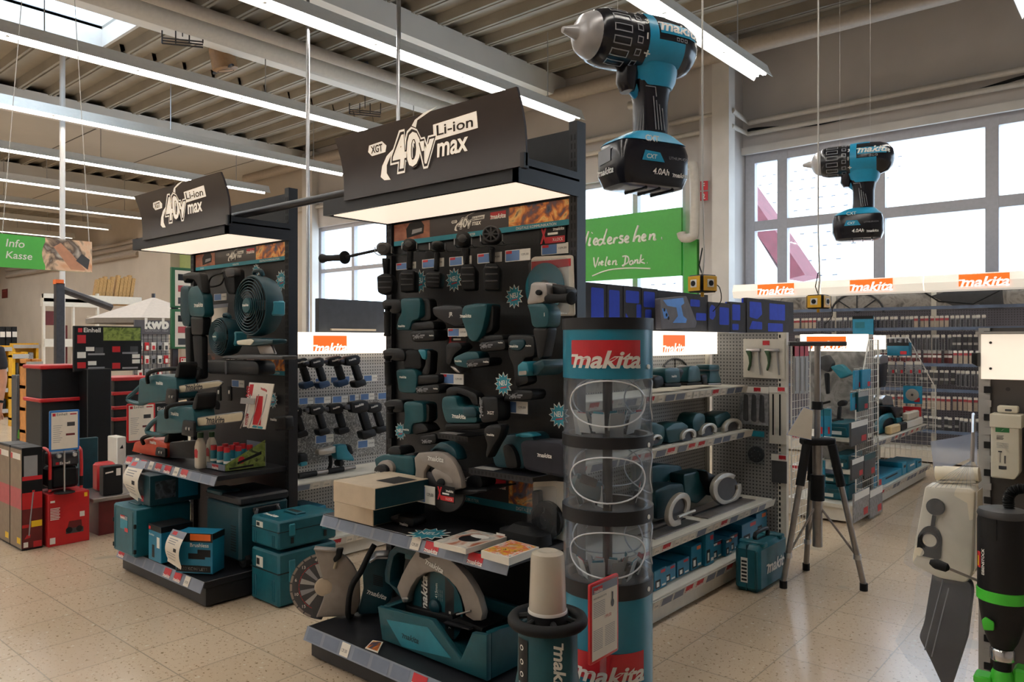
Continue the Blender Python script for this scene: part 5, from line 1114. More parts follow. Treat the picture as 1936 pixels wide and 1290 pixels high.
def curl(label,pts,Fr,m='cream_paper',amp=.05):
 q=ip(mapc(cH,pts),Fr);(a0,b0),(a1,b1)=q[0],q[1];(c0,d0),(c1,d1)=q[3],q[2];n=12;vs=[]
 for i in range(n+1):
  f=i/n;bulge=amp*math.sin(PI*min(1,f*1.08))*1.0
  for (x0,y0),(x1,y1) in (((a0,b0),(c0,d0)),((a1,b1),(c1,d1))):
   p=Fr[0]+Fr[1]*(x0+(x1-x0)*f)+Fr[2]*(y0+(y1-y0)*f)+Fr[3]*bulge;vs += [p,p+Fr[3]*-.0008]
 fs=[]
 for i in range(n):
  k=4*i;fs += [(k,k+2,k+6,k+4),(k+1,k+5,k+7,k+3),(k,k+4,k+5,k+1),(k+2,k+3,k+7,k+6)]
 b=MB();b.add(vs,fs,m)
 for i in range(2):b.fm[i*4]=b.mi('rail_grey')
 for f,g,w_,m2 in ((.03,.12,.3,'print_red'),(.22,.24,.6,'print_grey'),(.28,.3,.5,'print_grey'),(.34,.36,.5,'print_grey'),(.45,.55,.2,'tool_black'),(.62,.64,.6,'print_grey'),(.7,.72,.6,'print_grey'),(.82,.84,.5,'print_grey')):
  def pt(u,f_):
   x0,y0=a0+(c0-a0)*f_,b0+(d0-b0)*f_;x1,y1=a1+(c1-a1)*f_,b1+(d1-b1)*f_
   return Fr[0]+Fr[1]*(x0+(x1-x0)*u)+Fr[2]*(y0+(y1-y0)*u)+Fr[3]*(amp*math.sin(PI*min(1,f_*1.08))+.0015)
  u0=.15 if f != .45 else .6;b.add([pt(u0,f),pt(u0+w_,f),pt(u0+w_,g),pt(u0,g)],[(0,1,2,3)],m2)
 return solo('paper_tag',b,label,'price tag','long curling paper tags')
curl('long paper tag curling down from the shelf edge in front of the boxed tool',[(165,300),(262,308),(235,580),(150,520)],FY(PY-.60))
boxat('carton','small dark teal carton with a white label beside the tall case','box',cH((345,948)),.17,.2,.22,ZB,'teal_box',None,0,fronttext([plate('t','tool_black',0,1,0,1),plate('f','tool_black',0,1,.84,1,.001),plate('s','tool_black',0,1,.84,1,.001),plate('f','print_red',.05,.2,.86,.95,.002),plate('f','print_white',.68,.9,.4,.7),plate('f','tool_black',.3,.5,.1,.45),wtext('f','Brushless',.08,.7,.4)]))
o2=boxat('carton','blue-teal carton with an orange badge at the front of the left unit','box',cH((668,1015)),.235,.13,.235,ZB,'teal_box',None,.55,fronttext([plate('f','tool_black',0,1,.78,1,.001),plate('s','tool_black',0,1,.84,1,.001),plate('f','print_orange',.4,.95,.82,.98,.002),plate('f','tool_black',.03,.95,.04,.2,.002),wtext('f','18-30 KOMPLETT',.08,.08,.8),plate('f','tool_black',.35,.8,.36,.5,.0015),plate('f','tool_black',.6,.95,.42,.6,.0018),wtext('f','Brushless',.4,.66,.5)]))
curl('paper tag curling over the front of the blue-teal carton',[(420,730),(508,755),(470,985),(385,930)],FY(PY-.66),amp=.03)
# cool box
o=at(*cH((815,1000)),Z=ZB);t=thing('cool_box','large dark teal cordless cool box with wheels and a side handle under the shelf','cool box',o+Vector((-.15,.15,0)))
w_,d_,zt=.40,.33,.5
x1=o.x-.02;y0=PY-.385;zb=ZB+.045
(ztop,)=[at(*cH((800,595)),X=x1).z]
b=MB();b.b2((x1-w_,y0,zb),(x1,y0+d_,ztop),'teal_dark',.015)
for k in range(10):b.b2((x1-.1,y0-.002,zb+.2-.016*k),(x1-.04,y0+.003,zb+.206-.016*k),'gap_dark')
b.build('body',t)
b=MB();b.b2((x1-w_-.004,y0-.006,ztop-.002),(x1+.004,y0+d_+.004,ztop+.05),'shop_black2',.012);b.b2((x1-w_+.02,y0-.01,ztop+.03),(x1-w_*.5,y0+.12,ztop+.066),'teal_dark',.01);b.build('lid',t)
b=MB();xs=x1+.018;b.tube([(x1,y0+.1,ztop-.03),(xs,y0+.1,ztop-.035),(xs+.01,y0+.1,ztop-.07),(xs+.01,y0+.24,ztop-.07),(xs,y0+.24,ztop-.035),(x1,y0+.24,ztop-.03)],.011,'tool_grey',8,3);b.b2((x1,y0+.08,ztop-.05),(x1+.022,y0+.26,ztop-.02),'tool_black',.006);b.build('side_handle',t)
for y in (y0+.05,y0+.11):
 b=MB();b.cyl((x1-.03,y-.016,ZB+.045),(x1-.03,y+.016,ZB+.045),.044,'rubber',n=24);b.cyl((x1-.03,y-.018,ZB+.045),(x1-.03,y+.018,ZB+.045),.02,'tool_grey',n=16);b.build('wheel',t)
b=MB();b.b2((x1-w_+.02,y0+.02,ZB),(x1-w_+.07,y0+d_-.02,zb+.004),'rubber',.004);b.build('foot',t)
# two stacked cases standing on the floor between the units
z1=at(*cH((1085,875)),Z=0)
pf=cH((1080,1235));oo=at(*pf,Z=0)
hl=at(*cH((1085,890)),X=oo.x).z;hu=at(*cH((1085,790)),X=oo.x).z
wdl=oo.x-at(*cH((930,1170)),Z=0).x
toolcase('lower of two teal stacking cases on the floor between the two black units',pf,.29,.40,hl,0,'teal_case','teal stacking cases on the floor')
toolcase('upper of two teal stacking cases on the floor between the two black units',(pf[0],pf[1]-0),.29,.40,.17,0,'teal_case','teal stacking cases on the floor')
r=[o for o in bpy.data.objects if o.name.startswith('tool_case') and o.get('label','').startswith('upper of two teal stacking')][0];r.location.z += hl+.014
# ------------------------------------------------------------------ white shelf runs behind the black units
def run_unit(label,ya,yb,X,zt,shelves,basew,pel=True,badge_y=None,back='peg_white',lit='pelmet_lit',group='white shelf runs',seed=1,pelx=.08,kick='shop_white'):
 t=thing('shelf_run',label,'shelving',(X,(ya+yb)/2,0),group)
 b=MB();b.b2((X-.03,ya,.02),(X,yb,zt),back);b.build('back_panel',t,smooth=False)
 for y in (ya+.02,yb-.02):b=MB();b.b2((X-.03,y-.02,0),(X+.02,y+.02,zt),'shop_white');b.build('post',t,smooth=False)
 b=MB();b.b2((X+.0,ya,.01),(X+basew-.04,yb,.13),kick);b.b2((X,ya,.13),(X+basew,yb,.16),'shop_white',.003);bs=b.build('base',t)
 def rail(x,z,h,sd,par):
  b=MB();F=(Vector((x,ya,z)),Vector((0,1,0)),Vector((math.sin(.3),0,math.cos(.3))),Vector((math.cos(.3),0,-math.sin(.3))));L=yb-ya
  b.prism([(0,0),(L,0),(L,h),(0,h)],F,-.003,0,'shop_white');price_strip(b,F,L,0,h,8,sd);b.build('price_rail',par,smooth=False)
 rail(X+basew-.005,.1,.055,seed,bs)
 for i,(z,dp) in enumerate(shelves):
  b=MB();b.b2((X,ya+.02,z-.025),(X+dp,yb-.02,z),'shop_white',.002);sh=b.build('shelf',t);rail(X+dp,z-.05,.05,seed+i+1,sh)
 if pel:
  b=MB();b.b2((X+.005,ya,zt-.16),(X+pelx,yb,zt-.0),lit);lp=b.build('lit_pelmet',t,smooth=False)
  if badge_y:
   b=MB();F=FX(X+pelx,0,0);badge(b,F,badge_y,zt-.15,.30,.125,'pelmet_orange','pelmet_lit',.002);b.build('maker_badge',lp,smooth=False)
 return t
RX=-2.56;RYE=5.27
cR,cS=crop(1220,600,4.03),crop(1220,860,4.03)
run_unit('white shelf run behind the clear tower, with sanders and saws',PY+.04,RYE-.08,RX,1.585,((1.205,.30),(.895,.34),(.425,.5)),.53,True,at(1253,650,X=RX+.08).y,seed=21)
run_unit('white shelf run in the gap between the two black units, hung with drills',PY+.04,7.0,-4.80,1.585,((.55,.36),),.45,True,at(592,655,X=-4.72).y,seed=33)
b=MB();F=FX(RX,0,0);c0=at(1275,685,X=RX);r_=.2
t=solo('poster',b.b2((RX+.002,PY+.3,1.215),(RX+.005,4.3,1.415),'photo_loft'),'grey photograph of a brick wall with an arched window, behind the sanders','poster')
b=MB();cc=Vector((RX+.006,c0.y,1.24))
b.tube([cc+Vector((0,.22*math.cos(PI*i/16),.16*math.sin(PI*i/16))) for i in range(17)],.006,'tool_grey',5)
for a in (.8,1.57,2.34):b.tube([cc,cc+Vector((0,.22*math.cos(a),.16*math.sin(a)))],.004,'tool_grey',5)
b.build('window_arch',t)
# end wall of the run, facing the camera side
FE=FY(RYE);xE=at(1488,900,Y=RYE).x
t=thing('end_panel','perforated grey end wall closing the run, hung with clamps and flat packs','shelving',((RX+xE)/2,RYE,0))
b=MB();b.b2((RX,RYE,.02),(xE-.06,RYE+.02,1.58),'peg_grey');b.build('pegboard',t,smooth=False)
b=MB();b.b2((xE-.06,RYE-.012,0),(xE,RYE+.03,1.58),'shop_white')
for i in range(40):b.b2((xE-.052,RYE-.0135,.06+i*.038),(xE-.04,RYE-.012,.083+i*.038),'gap_dark')
b.build('post',t,smooth=False)
TR_=lambda*a,**k:T(*a,**k)
# sanders (top shelf) and small saws (second shelf)
FA=FX(RX);SH='sanders and saws on the white run'
ZMIN[0]=1.207
T('sander','teal sander with a black dust bag on its left, top shelf of the white run','power tool',FA,[('dust_bag',BK,[(60,470),(100,440),(140,450),(150,520),(85,548)],.26,.08,.01),('body',TB,[(148,400),(180,382),(262,385),(272,460),(270,500),(160,505)],.27,.1,.011),('handle',BK,[(240,388),(290,395),(298,420),(270,480),(250,450)],.26,.05,.01),('pad','rubber',[(150,505),(278,502),(275,530),(155,535)],.27,.1,.006)],SH,cR,[((198,460),40,.272)])
T('sander','upright teal palm sander, second on the top shelf of the white run','power tool',FA,[('body',TB,[(330,385),(355,368),(405,370),(420,400),(430,490),(325,500)],.26,.1,.011),('pad','rubber',[(320,500),(432,495),(432,515),(320,522)],.26,.1,.006),('dust_box',BK,[(432,440),(476,434),(478,505),(440,515)],.25,.08,.01)],SH,cR)
T('sander','block-shaped teal sander at the right end of the top shelf of the white run','power tool',FA,[('body',TB,[(487,362),(565,362),(570,400),(560,420),(578,470),(580,500),(485,505),(495,420),(487,400)],.25,.1,.008),('band',GR,[(490,400),(565,398),(565,410),(490,412)],.254,.1,.004),('pad','alu',[(482,505),(582,502),(582,516),(482,518)],.25,.1,.003)],SH,cR)
def ring_guard(root,c,F,h,pc,ro,ri,a0,a1,m='steel',ry=1.0,tilt=0):
 (x,z),(x1,_),(_,z1)=ip([c(pc),c((pc[0]+ro,pc[1])),c((pc[0],pc[1]-ro))],F,h);sx,sz=abs(x1-x)/ro,abs(z1-z)/ro
 pts=circ(0,0,ro,22,a0,a1)+circ(0,0,ri,22,a0,a1)[::-1]
 ca,sa=math.cos(tilt),math.sin(tilt);cl=lambda pp:[(x+sx*(u*ca-v*ry*sa),max(ZMIN[0],z+sz*(u*sa+v*ry*ca))) for u,v in pp];pts=cl(pts)
 b=MB();b.prism(pts,F,h-.03,h,m,.004);b.build('blade_guard',root)
 b=MB();b.prism(cl(circ(0,0,ro*.86,24)),F,h-.018,h-.015,'steel_dark');b.build('saw_blade',root)
def csaw(label,F,c,body,hb,gc,ro,ri,hg,ry=1.0,tilt=0,a=(-.5,3.5),m='teal',plate_=None,grp='circular saws on the white run'):
 r=T('circular_saw',label,'power tool',F,[('motor_housing',m,body,hb,.12,.011)]+([('base_plate','alu',plate_,hg,.16,.004)] if plate_ else []),grp,c)
 ring_guard(r,c,F,hg,gc,ro,ri,a[0],a[1],'alu_white',ry,tilt);return r
ZMIN[0]=.899
csaw('planer-like teal saw cut off by the clear tower, left end of the second shelf',FA,cR,[(40,800),(80,800),(150,830),(155,900),(130,975),(50,985)],.3,(95,935),40,20,.32,a=(0,PI))
csaw('teal circular saw with a cream guard, second on the second shelf',FA,cR,[(155,855),(220,808),(290,798),(335,830),(300,945),(185,962)],.3,(338,905),55,32,.32)
csaw('teal circular saw with a raised handle, third on the second shelf',FA,cR,[(360,800),(385,740),(415,725),(455,740),(462,780),(445,860),(375,880)],.28,(492,865),58,36,.3)
csaw('dark circular saw with the widest guard, right end of the second shelf',FA,cR,[(525,760),(575,735),(630,715),(660,750),(620,820),(560,850)],.26,(675,840),66,42,.3,plate_=[(560,900),(770,880),(770,893),(560,915)])
ZMIN[0]=.446
# big saws and a case on the deep shelf (top z = .425)
T('tool_case','dark teal case at the back of the deep shelf behind the tower','tool case',FA,[('body','teal_case',[(40,92),(120,72),(270,82),(285,110),(285,225),(40,300)],.18,.14,.01)],None,cS,[((128,250),80,.182)])
r=csaw('large circular saw with a bright oval guard, left on the deep shelf',FA,cS,[(75,275),(130,250),(190,225),(290,220),(310,330),(230,470),(90,495)],.3,(265,420),80,52,.42,1.55,-.25,(-.3,5.2),'teal_dark')
b=MB();b.tube([Vector((RX+.43,q[0],q[1])) for q in ip([cS(p) for p in ((250,475),(375,425))],FA,.43)],.009,'alu_white',8);b.build('bevel_bar',r)
r=csaw('large circular saw with a wide grey ring guard, right on the deep shelf',FA,cS,[(292,150),(380,130),(470,115),(510,180),(500,280),(400,375),(310,340)],.28,(632,262),98,70,.38,1.35,.45,(.4,6.0),'teal')
b=MB();b.prism(rp(ip([cS(p) for p in ((470,125),(540,160),(590,300),(540,320),(480,200))],FA,.34),.01),FO(FA,0,0,0),.26,.34,'tool_black',.01);b.build('gear_cover',r)
for i,p in enumerate((((100,575),(440,460),.46),((480,400),(840,290),.44))):
 q=[Vector((RX+p[2]-.1*k,*ip([cS(p[j])],FA,p[2])[0])) for k in (0,) for j in (0,1)]
 b=MB();b.b2((RX+.24,min(q[0].y,q[1].y),.427),(RX+.44,max(q[0].y,q[1].y),.433),'alu');b.b2((RX+.33,min(q[0].y,q[1].y),.433),(RX+.345,max(q[0].y,q[1].y),.438),'rubber')
 solo('guide_rail',b,('aluminium guide rail under the left large saw','aluminium guide rail under the right large saw')[i],'rail')
ZMIN[0]=-9
# boxed tools along the bottom of the run
BX=[((65,870),(165,1085)),((168,850),(258,1015)),((75,700),(255,815)),((266,800),(362,985)),((270,668),(440,800)),((372,690),(456,955)),((460,600),(525,900)),((530,665),(608,860)),((612,640),(660,835)),((664,610),(730,815)),((735,510),(858,720)),((866,440),(950,610))]
BN=['front left carton beside the tower','second carton, low with a red badge','flat carton lying on the two leftmost ones','low carton in front of the tall blue one','wide carton behind the low one','carton with a dark picture beside the tall one','tall plain blue carton with a red stripe','carton with a white and red top band','narrow carton with a barcode picture','narrow carton under the shelf edge','large carton with a picture in the dim corner','upright carton at the far end by the end wall']
for i,((x0,y0),(x1,y1)) in enumerate(BX):
 h=.47 if i not in (2,4) else .4 if i==2 else .24;q=ip([cS((x0,y1)),cS((x1,y0)),cS((x0,y0))],FA,h)
 ya,yb=q[0][0],q[1][0];zt=(q[1][1]+q[2][1])/2
 z0=.163 if i not in (2,) else .33;zt=min(max(zt,z0+.08),.365)
 if i==4:zt=.36
 xf1=RX+h-(.02 if i % 2 else 0);b=MB();b.b2((xf1-.2,ya+.002,z0),(xf1,yb-.002,zt),'teal_box',.003);F=FX(xf1,ya,z0);L_,H=yb-ya,zt-z0
 pl_=lambda a,c_,d,e,m,l=.001:b.plate([(a*L_,d*H),(c_*L_,d*H),(c_*L_,e*H),(a*L_,e*H)],F,l,m)
 if i in (7,8,9):pl_(0.01,.99,.78,.99,'tool_black');pl_(.1,.6,.8,.92,'print_white',.0015)
 pl_(.5,.85,.78,.93,'print_red' if i % 3 != 2 else 'print_orange',.002);pl_(.1,.5,.08,.5,'tool_black');pl_(.2,.4,.15,.4,'print_white',.0014);pl_(.6,.9,.1,.2,'print_white',.0012)
 solo('tool_carton',b,'teal box on the bottom shelf: '+BN[i],'box','boxed tools on the bottom shelf')
# clamps, packs and disc on the end wall
P=lambda*p,h=.03,c=cR:ip([c(v) for v in p],FE,h)
t=thing('clamp_display','white backing sheet holding two bar clamps, top of the end wall','display',Vector((P((900,470))[0][0],RYE-.03,P((900,470))[0][1])))
b=MB();b.prism(P((742,165),(1058,165),(1058,472),(742,458)),FE,.015,.02,'shop_white');badge(b,FO(FE,*P((890,222))[0],.021),0,0,.05,.04);b.build('backing_sheet',t,smooth=False)
for x in (770,912):
 b=MB();b.cyl(*[FE[0]+FE[1]*u+FE[2]*v+FE[3]*.03 for u,v in P((x+88,245),(x+108,440))],.006,'steel',n=8);b.prism(P((x+5,240),(x+110,240),(x+110,262),(x+5,262)),FE,.025,.045,'steel',.003)
 b.prism(rp(P((x,255),(x+38,255),(x+45,300),(x+38,370),(x+22,410),(x+15,400),(x+28,350),(x+22,300)),.004),FE,.025,.05,'green_cap',.004);b.build('bar_clamp',t)
def hangpack(name,label,quad,hdr,m,c=cR,F=FE,h=.04,extra=None):
 q=ip([c(p) for p in quad],F,h);x0,x1=min(p[0] for p in q),max(p[0] for p in q);z0,z1=min(p[1] for p in q),max(p[1] for p in q)
 b=MB();Fq=FO(F,0,0,h);b.prism([(x0,z0),(x1,z0),(x1,z1),(x0,z1)],Fq,-.012,0,m);b.prism([(x0-.002,z1-hdr),(x1+.002,z1-hdr),(x1+.002,z1),(x0-.002,z1)],Fq,-.014,.002,'print_white')
 badge(b,FO(Fq,(x0+x1)/2,z1-hdr*.9),0,0,min(.05,(x1-x0)*.5),.035,lift=.003)
 if extra:extra(b,Fq,x0,x1,z0,z1)
 return solo(name,b,label,'hanging pack','packs hanging on the end wall')
def glv(b,F,x0,x1,z0,z1):
 for k in (.22,.5,.78):b.prism(rp([(x0+(x1-x0)*(k-.1),z0+.03),(x0+(x1-x0)*(k+.1),z0+.02),(x0+(x1-x0)*(k+.08),z1-.06),(x0+(x1-x0)*(k-.06),z1-.05)],.02),F,.001,.008,'tool_grey',.003)
hangpack('film_bag','clear film bag of grey parts with a white header on the end wall',[(720,525),(938,830)],.045,'film_grey',extra=glv)
hangpack('rail_pack','tall white pack with two long dark slots on the end wall',[(945,530),(1075,972)],.04,'shop_white',extra=lambda b,F,x0,x1,z0,z1:[b.plate([(x0+(x1-x0)*k,z0+.06),(x0+(x1-x0)*(k+.1),z0+.06),(x0+(x1-x0)*(k+.1),z1-.05),(x0+(x1-x0)*k,z1-.05)],F,.002,'gap_dark') for k in (.18,.58)])
hangpack('sanding_pack','dark flat pack under a white header at the lower right of the end wall',[(962,1040),(1075,1270)],.045,'tool_grey')
F=FO(FE,0,0,.04);q=ip([cR(p) for p in ((780,862),(905,862),(845,1045),(905,1045))],F);t=thing('disc_pack','black round backing disc hanging in a film pack with a teal header','hanging pack',F[0]+F[1]*q[2][0]+UZ*(q[2][1]-.07),'packs hanging on the end wall')
b=MB();b.prism([(q[0][0],q[0][1]-.04),(q[1][0],q[0][1]-.04),(q[1][0],q[0][1]),(q[0][0],q[0][1])],F,-.004,.0,'print_teal');b.plate([(q[0][0],q[0][1]-.04),(q[0][0]+.02,q[0][1]-.04),(q[0][0]+.02,q[0][1]),(q[0][0],q[0][1])],F,.001,'print_white');b.build('header',t)
r_=q[3][0]-q[2][0];b=MB();b.prism(circ(*q[2],r_,28),F,-.012,.012,'rubber',.004)
for k in range(7):b.plate(circ(q[2][0]+r_*.55*math.cos(k*.9),q[2][1]+r_*.55*math.sin(k*.9),r_*.1,10),F,.0125,'tool_grey')
b.build('disc',t)
b=MB();b.prism([(q[0][0]-.01,q[2][1]-r_-.01),(q[1][0]+.01,q[2][1]-r_-.01),(q[1][0]+.01,q[0][1]-.045),(q[0][0]-.01,q[0][1]-.045)],F,.014,.0145,'blister');b.build('film',t)
# foam inserts standing along the top of the run
cF1,cF2=crop(1080,380,4.962),crop(1380,500,3.482)
FF=FX(RX+.03);TZ=1.587
def foam(label,c,x0,x1,ytop,cuts,h=.0):
 q=ip([c((x0,ytop)),c((x1,ytop))],FF,h);ya,yb=q[0][0],q[1][0];zt=(q[0][1]+q[1][1])/2
 t=thing('foam_insert',label,'foam insert',(FF[0].x+h,(ya+yb)/2,TZ),'black and blue foam case inserts')
 b=MB();F=FO(FF,0,0,h);b.prism([(ya,TZ),(yb,TZ),(yb,zt),(ya,zt)],F,-.03,0,'grey_foam');b.prism([(ya+.001,TZ),(yb-.001,TZ),(yb-.001,zt-.001),(ya+.001,zt-.001)],F,-.045,-.03,'blue_foam');b.build('foam_block',t)
 b=MB();W_,H=yb-ya,zt-TZ
 for cut in cuts:b.plate(rp([(ya+W_*u,TZ+H*v) for u,v in cut],.012,3),F,.001,'blue_foam')
 b.build('recess',t,smooth=False);return t
bx_=lambda a,b_,c_,d:[(a,c_),(b_,c_),(b_,d),(a,d)]
foam('leftmost foam insert on the run, nearly touching the black unit',cF1,118,335,770,[bx_(.3,.85,.2,.9)])
foam('second foam insert from the black unit, with one tall blue recess',cF1,338,490,788,[bx_(.1,.75,.1,.88)],.004)
foam('third foam insert from the black unit, with two round holes',cF1,492,660,803,[bx_(.1,.85,.62,.9),bx_(.7,.98,.2,.6),[(.1,.1),(.5,.1),(.1,.4)]],.008)
foam('fourth foam insert from the black unit',cF1,662,812,822,[bx_(.1,.8,.55,.92),bx_(.2,.6,.2,.5)],.012)
foam('wide foam insert mostly hidden behind the tilted pale one',cF1,815,1282,862,[bx_(.62,.82,.66,.85),bx_(.74,.96,.3,.5)],.004)
foam('foam insert beneath the dangling yellow socket block',cF1,1286,1488,955,[[(.05,.45),(.2,.4),(.32,.55),(.3,.85),(.15,.92),(.05,.8)],bx_(.5,.95,.25,.85)],.012)
foam('second foam insert from the right end of the run',cF2,4,108,250,[bx_(.1,.6,.4,.92),bx_(.1,.5,.08,.28)],.004)
foam('rightmost foam insert of the run, with the clearest blue recesses',cF2,112,418,236,[[(.05,.45),(.2,.4),(.3,.55),(.28,.9),(.05,.9)],bx_(.45,.8,.4,.9),bx_(.42,.75,.05,.3),[(.04,.1),(.3,.1),(.3,.32),(.1,.34)]],.012)
t=thing('foam_insert','pale grey foam insert with a bright blue drill shape, leaning at an angle','foam insert',(FF[0].x+.1,at(1285,600,X=FF[0].x+.1).y,TZ),'black and blue foam case inserts')
FG=FO(FX(RX+.12),0,0);P=lambda*p:ip([cF1(v) for v in p],FG)
b=MB();b.prism(rp(P((836,915),(1080,893),(1178,1140),(1165,1190),(845,1205)),.01),FG,-.04,0,'shop_grey_foam');b.build('foam_block',t)
b=MB();b.plate(P((860,930),(1050,908),(1060,960),(1030,985),(1050,1080),(1085,1110),(1075,1145),(950,1145),(1000,1080),(985,1000),(900,985)),FG,.001,'teal_bright');b.plate(P((850,1010),(890,1015),(920,1100),(870,1105)),FG,.001,'teal_bright')
for p in ((872,1022),(892,1070),(910,1100)):b.plate([(u,v) for u,v in circ(*P(p)[0],.012,12)],FG,.002,'gap_dark')
b.build('recess',t,smooth=False)
# maker's case on the floor and the support stand
o=at(1436,1126,Z=0);pl=at(1405,1118,Z=0);pr=at(1507,1099,Z=0);wd,dp,ht=.16,.44,.285
t=thing('carrying_case','teal carrying case with big white maker lettering standing on the floor by the tripod','tool case',o+Vector((-wd/2,dp/2,0)))
b=MB(M=Matrix.Translation(o));b.b2((-wd,0,.004),(0,dp,ht),'teal_case',.025);b.b2((-wd*.5-.003,-.002,.01),(-wd*.5+.003,dp+.002,ht+.002),'teal_dark')
for y in (.06,.33):b.b2((-wd-.004,y,ht-.02),(.004,y+.06,ht+.012),'teal_case',.008)
for x in (-wd+.012,-.03):b.b2((x,-.004,.03),(x+.016,.01,ht-.03),'teal',.004)
b.build('shell',t)
b=MB(M=Matrix.Translation(o));b.tube([(-wd/2,.13,ht-.01),(-wd/2,.13,ht+.045),(-wd/2,.31,ht+.045),(-wd/2,.31,ht-.01)],.013,'tool_black',8,3);b.build('handle',t)
b=MB();F=FX(o.x+.0005,o.y,0);wordmark(b,F,.1,.1,.32,lift=.002);b.build('lettering',t,smooth=False)
b=MB();F=FY(o.y-.001,o.x-wd,0);b.plate([(wd*.28,.06),(wd*.55,.06),(wd*.55,.21),(wd*.28,.21)],F,.0045,'print_white')
for k in range(6):b.plate([(wd*.31,.07+.022*k),(wd*.52,.07+.022*k),(wd*.52,.083+.022*k),(wd*.31,.083+.022*k)],F,.005,'print_black')
b.build('sticker',t,smooth=False)
C3=Vector((-1.65,4.86,0));feet=[at(1481,1112,Z=.0),at(1524,1078,Z=.0),at(1633,1117,Z=.0)]
t=thing('support_stand','grey tripod work support with a roller bar on top, standing in the aisle','stand',C3)
uR=Vector((math.cos(YAW),math.sin(YAW),0))
b=MB();b.box(C3+UZ*1.503,(.36,.035,.03),'tool_grey',.006,R=Matrix.Rotation(YAW,3,'Z'));b.build('roller_bar',t)
b=MB();b.cyl(C3+UZ*.9,C3+UZ*1.49,.019,'alu',n=14);b.cyl(C3+UZ*.23,C3+UZ*.9,.03,'alu',n=14);b.build('column',t)
b=MB();b.cyl(C3+UZ*1.09,C3+UZ*1.14,.032,'rubber',n=14);b.tube([C3+UZ*1.12,C3+UZ*1.12+uR*.08+UZ*.02],.007,'rubber',8);b.build('clamp',t)
b=MB();b.box(C3+UZ*.89,(.2,.09,.045),'rubber',.01,R=Matrix.Rotation(YAW,3,'Z'));b.build('yoke',t);b=MB();b.cyl(C3+UZ*.52,C3+UZ*.68,.042,'rubber',n=16);b.build('sleeve',t)
for ft in feet:
 d=(ft-C3);d.z=0;top=C3+d.normalized()*.085+UZ*.875;foot=ft+UZ*.03
 b=MB();b.cyl(top,foot,.018,'alu',n=10);b.cyl(top,top+(foot-top)*.3,.027,'rubber',n=12);b.cyl(foot+UZ*.015,foot-UZ*.03,.023,'rubber',n=12);b.build('leg',t)
 b=MB();mid=top+(foot-top)*.8;b.cyl(C3+UZ*.5,mid,.007,'alu',n=8);b.cyl(mid-UZ*.015,mid+UZ*.015,.024,'steel',n=10);b.build('brace',t)
b=MB();F=FV(1513,800,YAW,X=C3.x-.06);q=ip([(1519,770),(1537,776),(1534,832),(1488,822)],F);b.prism(q,F,-.001,.001,'cream_paper');b.prism([(u*1.02,v*1.02) for u,v in q],F,-.004,-.002,'teal_bright');solo('instruction_bag',b,'crumpled film bag with a white leaflet hanging on the tripod','leaflet')
# ------------------------------------------------------------------ drills hung in the gap between the black units
cM=crop(540,600,3.396);FL=FX(-4.80)
def pdrill(label,x,y,s=1,c=cM,F=FL,h=.2,hm='tool_black',bm='tool_black',grp='drills hung in the gap between the black units',light=True):
 m=lambda pts:[(x+u*s,y+v*s) for u,v in pts]
 parts=[('chuck','steel_dark',m([(-5,30),(30,22),(30,56),(-5,50)]),h,.035,.008),('motor_housing',hm,m([(28,14),(100,0),(122,12),(120,60),(80,72),(32,66)]),h+.01,.06,.011),
             ('handle','tool_black',m([(72,62),(112,55),(142,150),(104,165)]),h,.04,.01),('battery',bm,m([(82,165),(150,148),(164,185),(95,208)]),h+.01,.07,.008)]
 return T('cordless_drill',label,'power tool',F,parts,grp,c,[((x+48*s,y+42*s),46*s,h+.011,'w',.2)])
for i,(x,y,s_,lab) in enumerate(((28,258,1,'drill half hidden by the black post, upper row in the gap'),(130,256,1,'upper-row drill in the gap, first clear of the black post'),(250,246,1,'upper-row drill in the gap, under the lit maker name'),(355,240,1.05,'upper-row drill in the gap with a large battery, nearest the right unit'),
      (-10,575,1,'lower-row drill in the gap, half hidden by the black post'),(130,560,1,'lower-row drill in the gap, first clear of the black post'),(255,552,1,'lower-row drill in the gap, below the drill under the maker name'),(385,530,1.25,'largest lower-row drill in the gap, with a side grip'),(500,545,1,'lower-row drill in the gap, nearest the right unit'))):
 pdrill(lab,x,y,s_,h=.19+.085*(i % 2),bm='blue_dark' if i in (0,1,2) else 'tool_black')
r=T('reciprocating_saw','blue-teal saw with a pale slotted nose, bottom row in the gap','power tool',FL,[('nose','alu_white',[(210,855),(325,825),(330,870),(215,890)],.2,.05,.006),('housing','teal_light',[(325,825),(395,815),(400,850),(440,900),(445,925),(330,915)],.21,.07,.011),('handle','tool_black',[(390,815),(425,820),(440,880),(415,885)],.2,.04,.01),('battery','tool_black',[(345,925),(375,915),(380,950),(350,965)],.22,.07,.006)],None,cM)
b=MB();F=FO(FL,0,0,.16);b.tube([F[0]+F[1]*u+F[2]*v for u,v in ip([cM(p) for p in ((285,890),(290,940),(275,985))],F)],.014,'rubber',8,3);b.build('front_grip',r)
T('angle_grinder','small dark blue grinder at the left of the bottom row in the gap','power tool',FL,[('body','tool_black',[(85,880),(140,870),(150,930),(110,960),(85,940)],.2,.07,.011),('ring','teal_light',[(95,935),(140,925),(145,950),(100,962)],.21,.04,.006)],None,cM)
